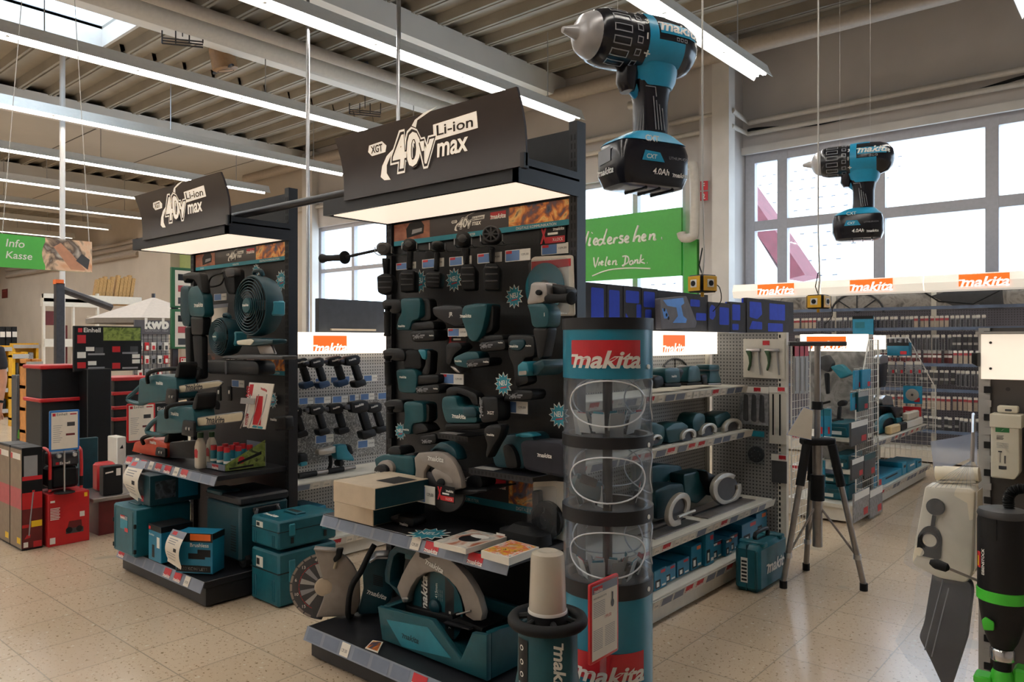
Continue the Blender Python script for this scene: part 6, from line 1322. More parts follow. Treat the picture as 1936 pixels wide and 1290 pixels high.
for i,(x0,y0,x1,y1) in enumerate(((85,520,180,556),(185,515,290,550),(300,508,400,545),(410,500,470,535),(480,492,570,528),(592,486,690,522),(190,395,280,424),(290,388,360,418),(365,382,440,412),(500,376,590,408),(192,762,308,800),(462,795,570,830))):
 ptag(ORD[i % 6]+' price card from the black post, '+('lower strip' if i<6 else 'upper strip' if i<10 else 'bottom row')+' in the gap',mapc(cM,box4(x0,y0,x1,y1,-6)),FO(FL,0,0,.12 if i>5 else .2),'price cards in the gap',red=False)
b=MB();b.b2((-4.79,PY+.3,.62),(-4.785,6.0,1.1),'photo_tools');solo('poster',b,'dark printed backdrop with chips behind the drills in the gap','poster')
q0,q1=at(*cM((80,1085)),X=-4.6),at(*cM((445,1055)),X=-4.6);q0.z=q1.z=.574
b=MB();b.cyl(q0,q0+(q1-q0)*.3,.02,'tool_black',n=12);b.cyl(q0+(q1-q0)*.28,q0+(q1-q0)*.5,.016,'alu',n=12);b.cyl(q0+(q1-q0)*.5,q0+(q1-q0)*.78,.02,'rubber',n=12);b.cyl(q0+(q1-q0)*.78,q1,.014,'alu',n=12);solo('pole_tool',b,'black and silver pole tool lying on the white shelf in the gap','tool')
for i,(x0,x1,y0,y1) in enumerate(((78,160,1245,1300),(165,260,1225,1300),(262,300,1240,1300))):
 q=ip([cM((x0,y0)),cM((x1,y0))],FX(-4.42));b=MB();b.b2((-4.7,q[0][0],.165),(-4.42,q[1][0],q[0][1]),'teal_box',.003);b.plate([(q[0][0]+.03,q[0][1]-.08),(q[1][0]-.03,q[0][1]-.08),(q[1][0]-.03,q[0][1]-.03),(q[0][0]+.03,q[0][1]-.03)],FX(-4.419),.001,'print_white' if i==0 else 'print_red')
 solo('tool_carton',b,('left','middle','right')[i]+' teal carton under the white shelf in the gap','box','cartons under the shelf in the gap')
# dark backboard and white column standing behind the gap
b=MB();q=[at(590,565,X=-4.9),at(713,562,X=-4.9)];b.b2((-4.86,q[0].y,1.587),(-4.81,q[1].y,q[0].z),'tool_grey');b.b2((-4.81,q[0].y+.1,1.6),(-4.79,q[1].y-.1,1.615),'card_beige');solo('backboard',b,'dark grey board standing on top of the drill shelf in the gap','board')
# ------------------------------------------------------------------ second section of the run: end display with white wire wings
cE=crop(1530,620,3.396);EX,EY0,EY1=-1.945,6.56,7.22
t=thing('shelf_run','white end display with teal cases, behind the tripod stand','shelving',((EX-2.5)/2,6.9,0),'white shelf runs')
b=MB();b.b2((-2.5,EY1-.03,.02),(EX-.02,EY1,1.58),'photo_loft2');b.build('back_panel',t,smooth=False)
b=MB();b.b2((-2.5,EY0+.02,.02),(EX,EY1,.13),'shop_white');b.b2((-2.5,EY0,.13),(EX+.005,EY1,.16),'shop_white');b.build('base',t,smooth=False)
for z in (.43,.70):b=MB();b.b2((-2.5,EY0+.1,z-.03),(EX-.02,EY1-.03,z),'shop_white');price_strip(b,FY(EY0+.099,-2.5,z-.045),.54,0,.045,5,3);b.build('shelf',t,smooth=False)
b=MB();b.b2((-2.5,EY0+.35,1.43),(EX+.006,EY0+.43,1.58),'pelmet_lit');badge(b,FY(EY0+.348),-2.44,1.44,.34,.12,'pelmet_orange','pelmet_lit',.002);b.build('lit_pelmet',t,smooth=False)
def mesh_panel(label,poly,F,pitch=.05):
 b=MB();us=[p[0] for p in poly];vs=[p[1] for p in poly];pt=lambda u,v,h=0:F[0]+F[1]*u+F[2]*v+F[3]*h
 def span(k,val):
  r=[]
  for i in range(len(poly)):
   a,c=poly[i-1],poly[i]
   if (a[k]-val)*(c[k]-val)<0:f=(val-a[k])/(c[k]-a[k]);r.append(a[1-k]+(c[1-k]-a[1-k])*f)
  return (min(r),max(r)) if len(r) >= 2 else None
 x=min(us)+pitch
 while x<max(us):
  s_=span(0,x)
  if s_:b.cyl(pt(x,s_[0]),pt(x,s_[1]),.0025,'white_wire',n=4)
  x += pitch
 y=min(vs)+pitch
 while y<max(vs):
  s_=span(1,y)
  if s_:b.cyl(pt(s_[0],y,.004),pt(s_[1],y,.004),.0025,'white_wire',n=4)
  y += pitch
 b.tube([pt(*p) for p in poly],.006,'white_wire',6,close=True)
 return solo('wire_panel',b,label,'wire panel','white wire side panels')
FW=FX(EX+.022);yA,yB=EY0+.02,EY1+.0
mesh_panel('white wire wing with a slanted left edge, hung with blue packs, beside the tripod',[(yA,.17),(yB,.17),(yB,1.53),(yA+.36,1.53),(yA,.95)],FW,.055)
FW2=FY(9.45);mesh_panel('white wire wing with a slanted right edge, farther down the aisle',[(-2.5,.12),(EX+.02,.12),(EX+.02,1.0),(-2.2,1.56),(-2.5,1.56)],FW2,.055)
mesh_panel('narrow white wire panel right behind the end wall post',[(RYE+.05,.05),(RYE+.42,.05),(RYE+.42,1.5),(RYE+.05,1.5)],FX(-1.985),.055)
for i,(x0,x1,ya_,yb_) in enumerate(((1503,1511,655,745),(1513,1520,655,745),(1522,1529,655,745))):
 q=ip([(x0,yb_),(x1,ya_)],FX(-1.96));b=MB();b.b2((-1.975,q[0][0],q[0][1]),(-1.962,q[1][0],q[1][1]),'shop_grey');b.b2((-1.975,q[0][0],q[1][1]-.07),(-1.961,q[1][0],q[1][1]+.02),'print_red');b.b2((-1.9615,q[0][0]+.01,q[0][1]+.02),(-1.9605,q[0][0]+.016,q[1][1]-.08),'gap_dark');solo('blade_pack',b,('left','middle','right')[i]+' long grey blade pack with a red header on the narrow wire panel','hanging pack','long packs on the narrow wire panel')
def pk(label,F,c,quad,m,hd='print_white',h=.05,dp=.03,grp='packs hanging on the wire wings',name='hanging_pack',ex=None):
 q=ip([c(p) for p in quad],F,h);x0,x1=sorted((q[0][0],q[1][0]));z1,z0=q[0][1],q[1][1]
 b=MB();Fq=FO(F,0,0,h);b.prism([(x0,z0),(x1,z0),(x1,z1),(x0,z1)],Fq,-dp,0,m,.003);H=z1-z0
 b.plate([(x0,z1-H*.25),(x1,z1-H*.25),(x1,z1),(x0,z1)],Fq,.001,hd);b.plate([(x0+(x1-x0)*.6,z0+H*.1),(x0+(x1-x0)*.9,z0+H*.1),(x0+(x1-x0)*.9,z0+H*.35),(x0+(x1-x0)*.6,z0+H*.35)],Fq,.0015,'print_red')
 b.cyl(Fq[0]+Fq[1]*(x0+x1)/2+Fq[2]*(z1+.01)-Fq[3]*(min(h,.1)-.012),Fq[0]+Fq[1]*(x0+x1)/2+Fq[2]*(z1+.012)+Fq[3]*.01,.003,'white_wire',n=5)
 if ex:ex(b,Fq,x0,x1,z0,z1)
 return solo(name,b,label,'hanging pack',grp)
for i,(a,d,m,hd,lab) in enumerate((((292,275),(335,390),'teal_pack','teal_pack','upper left blue pack on the near wire wing'),((340,270),(395,385),'teal_pack','teal_pack','upper right blue pack on the near wire wing'),((275,420),(310,525),'teal_pack','teal','second-row left blue pack on the near wire wing'),((315,415),(380,525),'teal','shop_grey','second-row right grey-blue pack on the near wire wing'),
     ((270,610),(375,730),'tool_grey','print_white','dark pack with a clear front in the middle of the near wire wing'),((275,850),(350,950),'tool_grey','print_white','left of the two dark packs lower on the near wire wing'),((355,820),(425,940),'tool_grey','teal','right of the two dark packs lower on the near wire wing'),((290,1070),(385,1200),'film_grey','print_white','left grey clamshell pack at the foot of the near wire wing'),((390,1050),(470,1180),'film_grey','print_white','right grey clamshell pack at the foot of the near wire wing'))):
 pk(lab,FW,cE,(a,d),m,hd,.045+.02*(i % 2),.016)
def dsc(b,F,x0,x1,z0,z1):
 r=(x1-x0)*.36;b.prism(circ((x0+x1)/2,(z0+z1)/2,r,24),F,.001,.01,'shop_grey',.002);b.prism(circ((x0+x1)/2,(z0+z1)/2,r*.6,20),F,.01,.012,'alu_white');b.prism(circ((x0+x1)/2,(z0+z1)/2,r*.2,12),F,.012,.014,'tool_grey')
pk('blue pack with a large pale disc on the far wire wing',FW2,cE,((603,372),(722,490)),'teal_pack','teal_pack',ex=dsc);pk('red pack with white lettering on the far wire wing',FW2,cE,((602,505),(715,580)),'print_red','print_red',ex=lambda b,F,x0,x1,z0,z1:wordmark(b,F,x0+.02,z0+.05,(x1-x0)*.8))
pk('grey pack below the red one on the far wire wing',FW2,cE,((590,585),(720,650)),'shop_grey','print_white')
for i,x in enumerate((505,560,620,675)):pk(ORD[i]+' clear pale pack from the left, top row of the far wire wing',FW2,cE,((x,215),(x+45,300)),'film_grey','print_white')
pk('teal box on the top of the far wire wing',FW2,cE,((500,95),(640,180)),'teal_box','tool_black',.14,.12)
# shelf section between the wings, facing the aisle
run_unit('white shelf section between the two wire wings, with grinders and a blue saw',EY1+.02,9.4,-2.5,1.585,((.60,.5),),.53,True,8.6,'photo_loft2','pelmet_lit',seed=55)
FB=FX(-2.5)
T('angle_grinder','left of two dark grinders hanging nose-up between the wire wings','power tool',FB,[('head','steel_dark',[(405,205),(440,195),(452,250),(410,255)],.26,.06,.008),('body','navy_vinyl',[(408,250),(452,248),(455,390),(415,395)],.26,.06,.011)],'grinders between the wire wings',cE)
T('angle_grinder','right of two dark grinders hanging nose-up between the wire wings','power tool',FB,[('head','steel',[(450,190),(470,172),(508,180),(510,225),(455,235)],.34,.06,.008),('body','navy_vinyl',[(455,232),(508,225),(500,300),(492,380),(460,385)],.34,.06,.011)],'grinders between the wire wings',cE)
for i,(x,lab) in enumerate(((405,'left of two bigger grinders under the first pair, between the wire wings'),(468,'right of two bigger grinders under the first pair, between the wire wings'))):T('angle_grinder',lab,'power tool',FB,[('head','steel',[(x,460),(x+25,432),(x+65,440),(x+75,495),(x+5,500)],.2+.1*i,.08,.008),('body','teal_dark',[(x-2,498),(x+78,495),(x+72,610),(x+4,612)],.2+.1*i,.09,.011)],'grinders between the wire wings',cE)
ZMIN[0]=.613
r=T('cut_off_saw','blue chop saw with a round blade, standing between the wire wings','power tool',FB,[('motor','navy_vinyl',[(520,505),(600,510),(605,570),(560,580)],.42,.12,.011),('arm','teal_light',[(560,580),(625,575),(630,620),(570,640)],.42,.08,.011),('base',BK,[(400,640),(500,620),(600,640),(590,715),(410,715)],.36,.05,.01)],None,cE)
ring_guard(r,cE,FB,.40,(515,620),72,40,0,2*PI-.01,'teal_light');
for i,(x0,y0,x1,y1,m,lab) in enumerate(((545,712,620,745,'bottle_cream','pale bottle lying on the shelf between the wire wings'),(430,795,495,845,'orange_pale','pale orange pad lying at the left of the shelf between the wire wings'),(500,815,540,845,'tool_black','small black gadget on the shelf between the wire wings'),(545,740,660,800,'print_white','white and blue flat pack on the shelf between the wire wings'),(590,690,725,745,'teal_box','teal case at the back of the shelf between the wire wings'))):
 q=ip([cE((x0,y1)),cE((x1,y0))],FX(-2.15));b=MB();zz=.604 if i else .69;xx=-2.045 if i != 4 else -2.4;y1=min(q[1][0],9.3);b.box((xx,(q[0][0]+y1)/2,zz+.04),(.06,y1-q[0][0],.08),m,.012);solo('loose_pack',b,lab,'pack')
for i,(x0,y0,x1,y1,lab) in enumerate(((400,930,434,1010,'left teal carton on the base between the wire wings'),(440,945,595,1080,'long blue carton with a red end panel between the wire wings'),(598,900,625,1010,'narrow blue carton behind the long one'),(630,890,685,985,'blue carton with a red and white label between the wire wings'),(690,880,722,970,'last dark blue carton beside the far wire wing'))):
 q=ip([cE((x0,y1)),cE((x1,y0))],FX(-2.0));z1=min(q[1][1]+.07,.55);b=MB();b.b2((-2.25,q[0][0],.163),(-2.0,q[1][0]-.01,z1),'teal_pack',.003);F=FX(-2.0,q[0][0],.163);L_,H=q[1][0]-q[0][0],z1-.163
 b.plate([(0.005,.005),(L_*.14,.005),(L_*.14,H*.9),(.005,H*.9)],F,.001,'print_red' if i==1 else 'print_teal');b.plate([(L_*.3,H*.55),(L_*.8,H*.55),(L_*.8,H*.75),(L_*.3,H*.75)],F,.001,'print_white' if i==3 else 'tool_black');solo('tool_carton',b,lab,'box','cartons between the wire wings')
ZMIN[0]=-9
# goods on the end display behind the tripod
FD=FY(EY1-.03)
T('hammer_drill','dark drill with a side handle at the top of the end display','power tool',FD,[('body','tool_grey',[(60,190),(110,170),(150,230),(120,290),(60,260)],.25,.1,.011),('side_handle',BK,[(92,290),(122,290),(125,425),(105,428)],.28,.05,.01),('head','teal_light',[(130,250),(200,232),(270,300),(200,330)],.25,.1,.011)],None,cE)
T('cordless_blower','dark pistol tool hanging lower on the end display','power tool',FD,[('head',BK,[(175,480),(205,462),(235,475),(225,505),(180,505)],.25,.08,.011),('handle',BK,[(180,505),(200,505),(195,590),(172,590)],.25,.05,.01),('battery',BK,[(140,585),(205,585),(208,605),(145,608)],.26,.08,.008)],None,cE)
for i,x in enumerate((48,95)):pk(('left','right')[i]+' tall blue pack hanging by the tripod column',FD,cE,((x,520),(x+42,700)),'teal_pack','teal_light',.6)
for i,(x,y0,y1) in enumerate(((52,850,1025),)):pk('blue pack hanging low behind the tripod',FD,cE,((x,y0),(x+45,y1)),'teal_pack','teal_light',.6)
for i,(x0,y0,x1,y1,zz,lab) in enumerate(((130,650,250,715,.702,'teal case on the top shelf of the end display'),(140,825,250,905,.432,'teal case on the second shelf of the end display'),(78,940,250,1030,.30,'upper teal case of the stack at the foot of the end display'),(78,1035,250,1140,.163,'lower teal case of the stack at the foot of the end display'))):
 q=ip([cE((x0,y1)),cE((x1,y0))],FY(EY0+.15));h_=.13 if i>2 else .09 if i==2 else .12;b=MB();xa_,xb_=q[0][0],min(q[1][0],EX-.03);b.b2((xa_,EY0+.15,zz),(xb_,EY1-.1,zz+h_),'teal_case',.01);b.b2(((xa_+xb_)/2-.06,EY0+.135,zz+h_*.5),((xa_+xb_)/2+.06,EY0+.155,zz+h_*.7),'teal',.004);b.b2((xa_+.02,EY0+.146,zz+.02),(xa_+.1,EY0+.152,zz+.05),'print_white');solo('tool_case',b,lab,'tool case','teal cases on the end display')
# ------------------------------------------------------------------ accessory wall at the far side
WY=11.05;xs0,pw=at(1386,545,Y=10.5).x,1.253
t=thing('shelf_run','long accessory wall with five lit maker signs below the big window','shelving',(xs0+2.5,WY-.3,0),'white shelf runs')
b=MB();b.b2((xs0,WY,.05),(xs0+pw*5,WY+.04,2.30),'peg_far');b.build('back_panel',t,smooth=False)
b=MB();b.b2((xs0,WY-.55,.02),(xs0+pw*5,WY,.16),'shop_white');b.build('base',t,smooth=False)
for i in range(6):b=MB();b.b2((xs0+pw*i-.03,WY-.02,0),(xs0+pw*i+.03,WY+.03,2.3),'shop_white');b.build('post',t,smooth=False)
for i in range(5):
 xa_,xb_=xs0+pw*i+.006,xs0+pw*(i+1)-.006;zb_,zt_=2.145,2.335
 b=MB();b.loft([[Vector((x,10.5,zb_)),Vector((x,10.46,(zb_+zt_)/2)),Vector((x,10.5,zt_)),Vector((x,10.9,zt_)),Vector((x,10.9,zb_))] for x in (xa_,xb_)],'pelmet_far');b.build('lit_pelmet',t,smooth=False)
 b=MB();badge(b,(Vector((0,10.482,0)),Vector((1,0,0)),UZ,Vector((0,-1,0))),xa_+.38,zb_+.02,.52,.155,'pelmet_orange','pelmet_white',.026);b.build('maker_badge',t,smooth=False)
b=MB();b.b2((xs0+.03,WY-.012,1.93),(xs0+pw*5,WY-.004,2.15),'photo_loft');b.build('picture_strip',t,smooth=False)
F=FY(WY-.02);(ax,az),=ip([(1620,592)],F);b=MB();b.tube([F[0]+F[1]*(ax+.34*math.cos(PI*i/20))+F[2]*(az+.27*math.sin(PI*i/20)) for i in range(21)],.014,'tool_grey',6)
for a in (.75,1.57,2.4):b.tube([F[0]+F[1]*ax+F[2]*az,F[0]+F[1]*(ax+.33*math.cos(a))+F[2]*(az+.26*math.sin(a))],.008,'tool_grey',5)
b.prism(ip([(1760,560),(1800,548),(1895,545),(1898,582),(1870,584),(1850,575),(1810,582)],F),F,0,.006,'tool_grey');b.tube([F[0]+F[1]*u+F[2]*v for u,v in ip([(1735,545),(1775,570),(1840,575),(1890,550)],F)],.01,'rubber',5);b.build('printed_picture',t,smooth=False)
RZ=((1.86,.26,'top'),(1.62,.2,'second'),(1.42,.2,'third'),(1.17,.28,'fourth'),(.84,.22,'fifth'),(.58,.2,'sixth'))
for z in (1.92,1.655,1.20,.88,.36):b=MB();b.b2((xs0,WY-.37,z-.0),(xs0+pw*5,WY-.35,z+.04),'rail_far');b.build('price_rail',t,smooth=False)
def packproto(kind):
 b=MB();w_=.042
 def bx(z0,z1,m,d=.006,k=1):b.b2((-w_*k/2,-d,z0),(w_*k/2,d,z1),m)
 if kind==0:bx(-.035,0,'print_white');bx(-.2,-.035,'film_grey',.005);b.b2((-.012,-.012,-.19),(.012,-.006,-.05),'steel_dark')
 elif kind==1:bx(-.03,0,'print_white');bx(-.06,-.03,'print_red_far');bx(-.17,-.06,'pack_beige')
 elif kind==2:bx(-.03,0,'print_white');bx(-.18,-.03,'tool_grey',.008);bx(-.13,-.1,'shop_grey',.009)
 else:bx(-.04,0,'shop_grey');bx(-.16,-.04,'red_dark',.008);bx(-.09,-.06,'print_white',.009)
 b.cyl((0,.0,.004),(0,.05,.004),.003,'steel',n=4)
 return b
ROWK=((0,1,0,0),(0,0,2,0),(3,3,1,3),(0,2,0,2),(1,1,1,3),(0,2,0,0));PM={}
R=random.Random(4)
for ri,(z,hh,nm) in enumerate(RZ):
 x=-4.45+.02*ri;k=0;prev=None
 while x<-1.66 and not (ri>3 and x>-1.66):
  kd=ROWK[ri][int(k/7) % 4]
  hidden=(ri >= 2 and x<-2.9) or (ri >= 1 and x<-4.0)
  if not hidden:
   if kd not in PM:o=packproto(kd).build('accessory_pack',None,(0,0,0));PM[kd]=o;new=o
   else:new=PM[kd].copy();COL.objects.link(new)
   new.location=(x,WY-.29+.1*R.random(),z-.02);new['label']='slim accessory pack on a hook, %s row of the far accessory wall' % nm;new['category']='hanging pack';new['group']='accessory packs in the %s row of the far wall' % nm
  x += .058;k += 1
q=ip([(1612,598),(1651,635)],FY(WY-.4));b=MB();b.b2((q[0][0],WY-.4,q[1][1]),(q[1][0],WY-.38,q[0][1]),'teal_pack');b.b2((q[0][0],WY-.402,q[0][1]-.04),(q[1][0],WY-.4,q[0][1]),'tool_black');b.b2((q[0][0]+.03,WY-.402,q[0][1]-.16),(q[0][0]+.15,WY-.4,q[0][1]-.08),'teal_light');solo('notice',b,'blue printed notice hanging in front of the top row of the far accessory wall','sign')
# ------------------------------------------------------------------ white unit at the right edge
cU,cV=crop(1690,620,3.793),crop(1660,880,3.145)
UY=2.70;ux=at(1851,700,Y=UY).x;FU=FY(UY)
t=thing('shelf_run','white unit at the right edge with a blank lit pelmet and dark board','shelving',(ux+.5,UY,0),'white shelf runs')
b=MB();b.b2((ux,UY-.01,0),(ux+.03,UY+.05,1.56),'shop_grey')
for i in range(36):b.b2((ux+.015,UY-.016,.06+i*.042),(ux+.034,UY-.009,.08+i*.042),'gap_dark' if i % 2 else 'shop_grey')
b.build('post',t,smooth=False)
b=MB();b.b2((ux+.03,UY,.02),(ux+1.2,UY+.02,1.56),'peg_black_brick');b.build('back_panel',t,smooth=False)
b=MB();b.b2((ux+.01,UY-.03,1.405),(ux+1.2,UY-.002,1.54),'pelmet_half');b.b2((ux,UY-.06,1.54),(ux+1.2,UY+.02,1.548),'shop_grey')
for z in (1.437,1.515):b.cyl((ux+.035,UY-.034,z),(ux+.035,UY-.029,z),.004,'tool_grey',n=10)
b.build('lit_pelmet',t,smooth=False)
b=MB();b.b2((ux-.02,UY-.45,.02),(ux+1.2,UY,.14),'shop_white');b.build('base',t,smooth=False)
F=FO(FU,0,0,.05);P=lambda*p,c=cU:ip([c(v) for v in p],F)
q=P((705,610),(905,1085));x0,x1,z0,z1=q[0][0],q[1][0],q[1][1],q[0][1]
t=thing('canister','cream plastic canister with a green banded label on the board of the right unit','canister',F[0]+F[1]*(x0+x1)/2+UZ*z0)
b=MB();b.prism(rp([(x0,z0),(x1-.01,z0),(x1+.002,z0+.02),(x1+.002,z1-.02),(x0,z1-.02)],.006),F,-.03,.03,'milk_plastic',.006);b.prism(rp([(x0-.002,z1-.04),(x1+.008,z1-.04),(x1+.008,z1),(x0-.002,z1)],.004),F,-.034,.034,'milk_plastic',.004);b.build('canister_body',t)
b=MB();q=P((745,555),(895,612));b.prism(rp([(q[0][0],q[1][1]),(q[1][0],q[1][1]),(q[1][0],q[0][1]),(q[0][0],q[0][1])],.006),F,-.015,.015,'milk_plastic',.004);b.prism(rp([(q[0][0]+.02,q[1][1]+.005),(q[1][0]-.015,q[1][1]+.005),(q[1][0]-.015,q[1][1]+.011),(q[0][0]+.02,q[1][1]+.011)],.002),F,.015,.016,'tool_grey');b.build('hanger_cap',t)
b=MB();W_=x1-x0;H=z1-z0;p_=lambda a,c_,d,e,m,l=.0312:b.plate([(x0+a*W_,z0+d*H),(x0+c_*W_,z0+d*H),(x0+c_*W_,z0+e*H),(x0+a*W_,z0+e*H)],F,l,m)
p_(.18,.68,.72,.79,'green_label');b.plate([(x0+.38*W_,z0+.735*H),(x0+.5*W_,z0+.775*H),(x0+.42*W_,z0+.755*H)],F,.0318,'print_white')
for k in range(4):p_(.22,.48-.03*(k % 2),.66-.018*k,.668-.018*k,'print_black')
for k in range(5):p_(.22,.65,.55-.018*k,.554-.018*k,'print_grey')
p_(.34,.36,.25,.42,'tool_grey');p_(.28,.42,.41,.43,'tool_grey');p_(.5,.55,.24,.36,'tool_grey');p_(.3,.58,.15,.2,'tool_grey');b.build('label',t,smooth=False)
# core drill
FD_=FO(FU,0,0,.52);P=lambda*p,c=cV:ip([c(v) for v in p],FD_)
(dx,dz),=P((740,500));rr=dx-P((590,500))[0][0];zz=lambda y:P((740,y))[0][1];o=Vector((dx,FD_[0].y-.0,0))
t=thing('core_drill','black and green core drill motor on its stand, at the lower right corner','core drill',o)
b=MB();b.lathe([(rr*.95,zz(770)),(rr,zz(740)),(rr,zz(330)),(rr*.97,zz(300))],'tool_black',o,n=32)
for k in range(8):a=-2.35+.09*k;b.box(o+Vector((rr*math.cos(a),rr*math.sin(a),zz(365))),(.006,.004,.05),'gap_dark',R=Matrix.Rotation(a+PI/2,3,'Z'))
b.build('motor_housing',t)
b=MB();b.lathe([(rr*.98,zz(305)),(rr*1.02,zz(290)),(rr*.95,zz(262)),(rr*.6,zz(250)),(.01,zz(250))],'tool_grey',o,n=32);b.build('top_cap',t)
b=MB();b.lathe([(rr*.98,zz(800)),(rr*1.04,zz(795)),(rr*1.04,zz(735)),(rr*.98,zz(730))],'green_tool',o,n=32);b.build('green_band',t)
b=MB();b.lathe([(rr*.45,zz(1080)),(rr*.62,zz(1040)),(rr*.8,zz(960)),(rr*.98,zz(790))],'tool_black',o,n=32);b.build('gearbox',t)
b=MB();b.lathe([(rr*.42,zz(1160)),(rr*.5,zz(1150)),(rr*.5,zz(1095)),(rr*.45,zz(1085))],'chrome',o,n=28);b.lathe([(rr*.36,zz(1225)),(rr*.36,zz(1155))],'rubber',o,n=24);b.build('spindle',t)
b=MB();b.lathe([(rr*.45,zz(1400)),(rr*.45,zz(1235)),(rr*.38,zz(1215))],'green_tool',o,n=24);b.box(o+Vector((rr*1.3,.02,zz(1250))),(rr*1.8,.05,.05),'green_tool',.006);b.box(o+Vector((-rr*.75,-.0,zz(1290))),(rr*.7,.05,.02),'green_tool',.004);b.build('carriage',t)
b=MB();b.box(o+Vector((rr*2.0,.05,.65)),(.05,.05,.94),'steel',.004);b.build('stand_column',t)
b=MB();b.box(o+Vector((rr*.6,.0,.161)),(.26,.2,.03),'tool_grey',.006);b.cyl(o+UZ*.175,o+UZ*(zz(1400)+.01),rr*.4,'steel',n=24);b.build('base_plate',t)
b=MB();b.prism(rp(P((638,885),(662,865),(715,900),(712,948),(650,945)),.004),FD_,rr*.9,rr*1.05,'green_tool',.004);b.build('speed_knob',t)
b=MB();FT_=FO(FD_,0,0,rr);(tx,tz),=P((655,640));Fl=rot_frame(FO(FD_,0,0,0),0)
text(b,'EIBENSTOCK',rot_frame(FO(FY(0),.0,zz(645)),PI/2),0,0,'print_white',w=abs(zz(490)-zz(645)),bold=.03,lift=.001);b.plate([(-.026,zz(610)),(-.012,zz(610)),(-.012,zz(515)),(-.026,zz(515))],FY(0),.001,'print_red');b.plate([(-.024,zz(600)),(-.018,zz(600)),(-.018,zz(540)),(-.024,zz(540))],FY(0),.0014,'print_yellow')
text(b,'1 2 3',FY(0),-.03,zz(850),'print_white',w=.025,lift=-.006)
for i,q in enumerate(b.v):a=-PI/2-.62+q.x/rr;b.v[i]=Vector((o.x+(rr-q.y)*math.cos(a),o.y+(rr-q.y)*math.sin(a),q.z))
b.build('lettering',t,smooth=False)
q0,q1,q2=[Vector((u,o.y-.03,v)) for u,v in P((575,668),(440,600),(325,558))]
b=MB();b.cyl(q0+Vector((.02,.03,-.01)),q1,.0035,'alu',n=8);b.lathe([(.004,0),(.011,.006),(.013,.03),(.011,(q2-q1).length*.8),(.006,(q2-q1).length)],'rubber',q1,q2-q1,14);b.build('feed_lever',t)
b=MB();hp=[Vector((u,o.y,v)) for u,v in P((780,285),(778,235),(775,200),(790,165),(820,145),(870,140),(930,160),(960,220))]
n=40
b.tube(hp,.0115,'rubber',10,10,rad=lambda f:.0115+.0022*math.sin(f*170));b.build('corrugated_hose',t)
# film bags on a hook
FB_=FO(FU,0,0,.30);P=lambda*p,c=cV:ip([c(v) for v in p],FB_)
t=thing('hanging_bag','clear film bag of cream filter bags and a dark mat beside the right unit','bag',FB_[0]+FB_[1]*P((420,600))[0][0]+UZ*P((420,1290))[0][1])
b=MB();b.prism(rp(P((292,112),(560,128),(590,150),(570,640),(535,690),(370,660),(212,575),(222,500)),.012),FB_,-.05,.03,'milk_bag',.011)
b.prism(rp(P((600,150),(590,150),(575,640),(598,600)),.004),FB_,-.06,.02,'milk_bag',.004);b.build('filter_bag',t)
b=MB();b.prism(rp(P((340,20),(575,35),(595,120),(330,115)),.01),FB_,-.08,-.02,'milk_bag',.011);b.cyl(*[FB_[0]+FB_[1]*u+FB_[2]*v-FB_[3]*.03 for u,v in P((330,55),(590,62))],.02,'milk_bag',n=14);b.build('rolled_bag',t)
b=MB();b.prism(circ(*P((360,235))[0],P((415,235))[0][0]-P((360,235))[0][0],28),FB_,.03,.045,'rubber',.003);b.prism(P((340,285),(362,290),(352,350),(330,350)),FB_,.03,.038,'rubber');b.build('plug',t)
b=MB();(cx,cz),(cx2,_)=P((325,430),(378,430));ro=(cx2-cx)
out=rp(P((245,515),(255,400),(290,355),(330,345),(375,365),(398,420),(388,550)),.01);hole=circ(cx,cz,ro*.98,28)
b.prism(out,FB_,.03,.037,'rubber',.002);b.prism(hole,FB_,.037,.039,'milk_bag');b.tube([FB_[0]+FB_[1]*u+FB_[2]*v+FB_[3]*.04 for u,v in hole],.004,'rubber',6,close=True);b.prism(circ(*P((265,498))[0],.012,16),FB_,.037,.039,'milk_bag');b.build('collar_plate',t)
b=MB();b.prism(rp(P((312,640),(420,690),(540,700),(555,760),(520,1040),(440,1290),(400,1400),(350,1290),(300,1180),(228,1040),(260,950),(285,800)),.01,2),FB_,-.06,-.02,'dark_cloth',.01)
for x in ((378,690,268,1110),(412,740,310,1150)):b.tube([FB_[0]+FB_[1]*u+FB_[2]*v-FB_[3]*.018 for u,v in P(x[:2],x[2:])],.0018,'print_grey',5)
b.build('dark_mat',t)
def sheet(b,pts,hs,m):
 q=ip([cV(p) for p in pts],FB_);n=len(q);vs=[FB_[0]+FB_[1]*u+FB_[2]*v+FB_[3]*h for (u,v),h in zip(q,hs)]
 cx=sum((v for v in vs),Vector())/n+FB_[3]*.03;b.add(vs+[cx],[(i,(i+1) % n,n) for i in range(n)],m)
b=MB();sheet(b,[(555,-40),(480,60),(290,95),(240,250),(200,400),(150,580),(215,600),(380,665),(540,700),(590,600),(600,160)],[.0,.03,.05,.04,.03,.0,.03,.05,.04,.03,.02],'film')
for k in range(9):(u0,v0),(u1,v1)=P((560,-30),(330+30*k,120));b.tube([FB_[0]+FB_[1]*u0+FB_[2]*v0+FB_[3]*.02,FB_[0]+FB_[1]*(u0+u1)/2+FB_[2]*((v0+v1)/2+.004)+FB_[3]*.045,FB_[0]+FB_[1]*u1+FB_[2]*v1+FB_[3]*.04],.0012,'film',4)
b.build('upper_film',t)
b=MB();sheet(b,[(300,620),(235,660),(225,830),(100,1045),(200,1150),(280,1215),(330,1300),(420,1400),(520,1300),(580,1000),(600,760),(560,690)],[.0,.01,.03,.0,.03,.03,.02,.01,.03,.04,.03,.02],'film');b.build('lower_film',t)
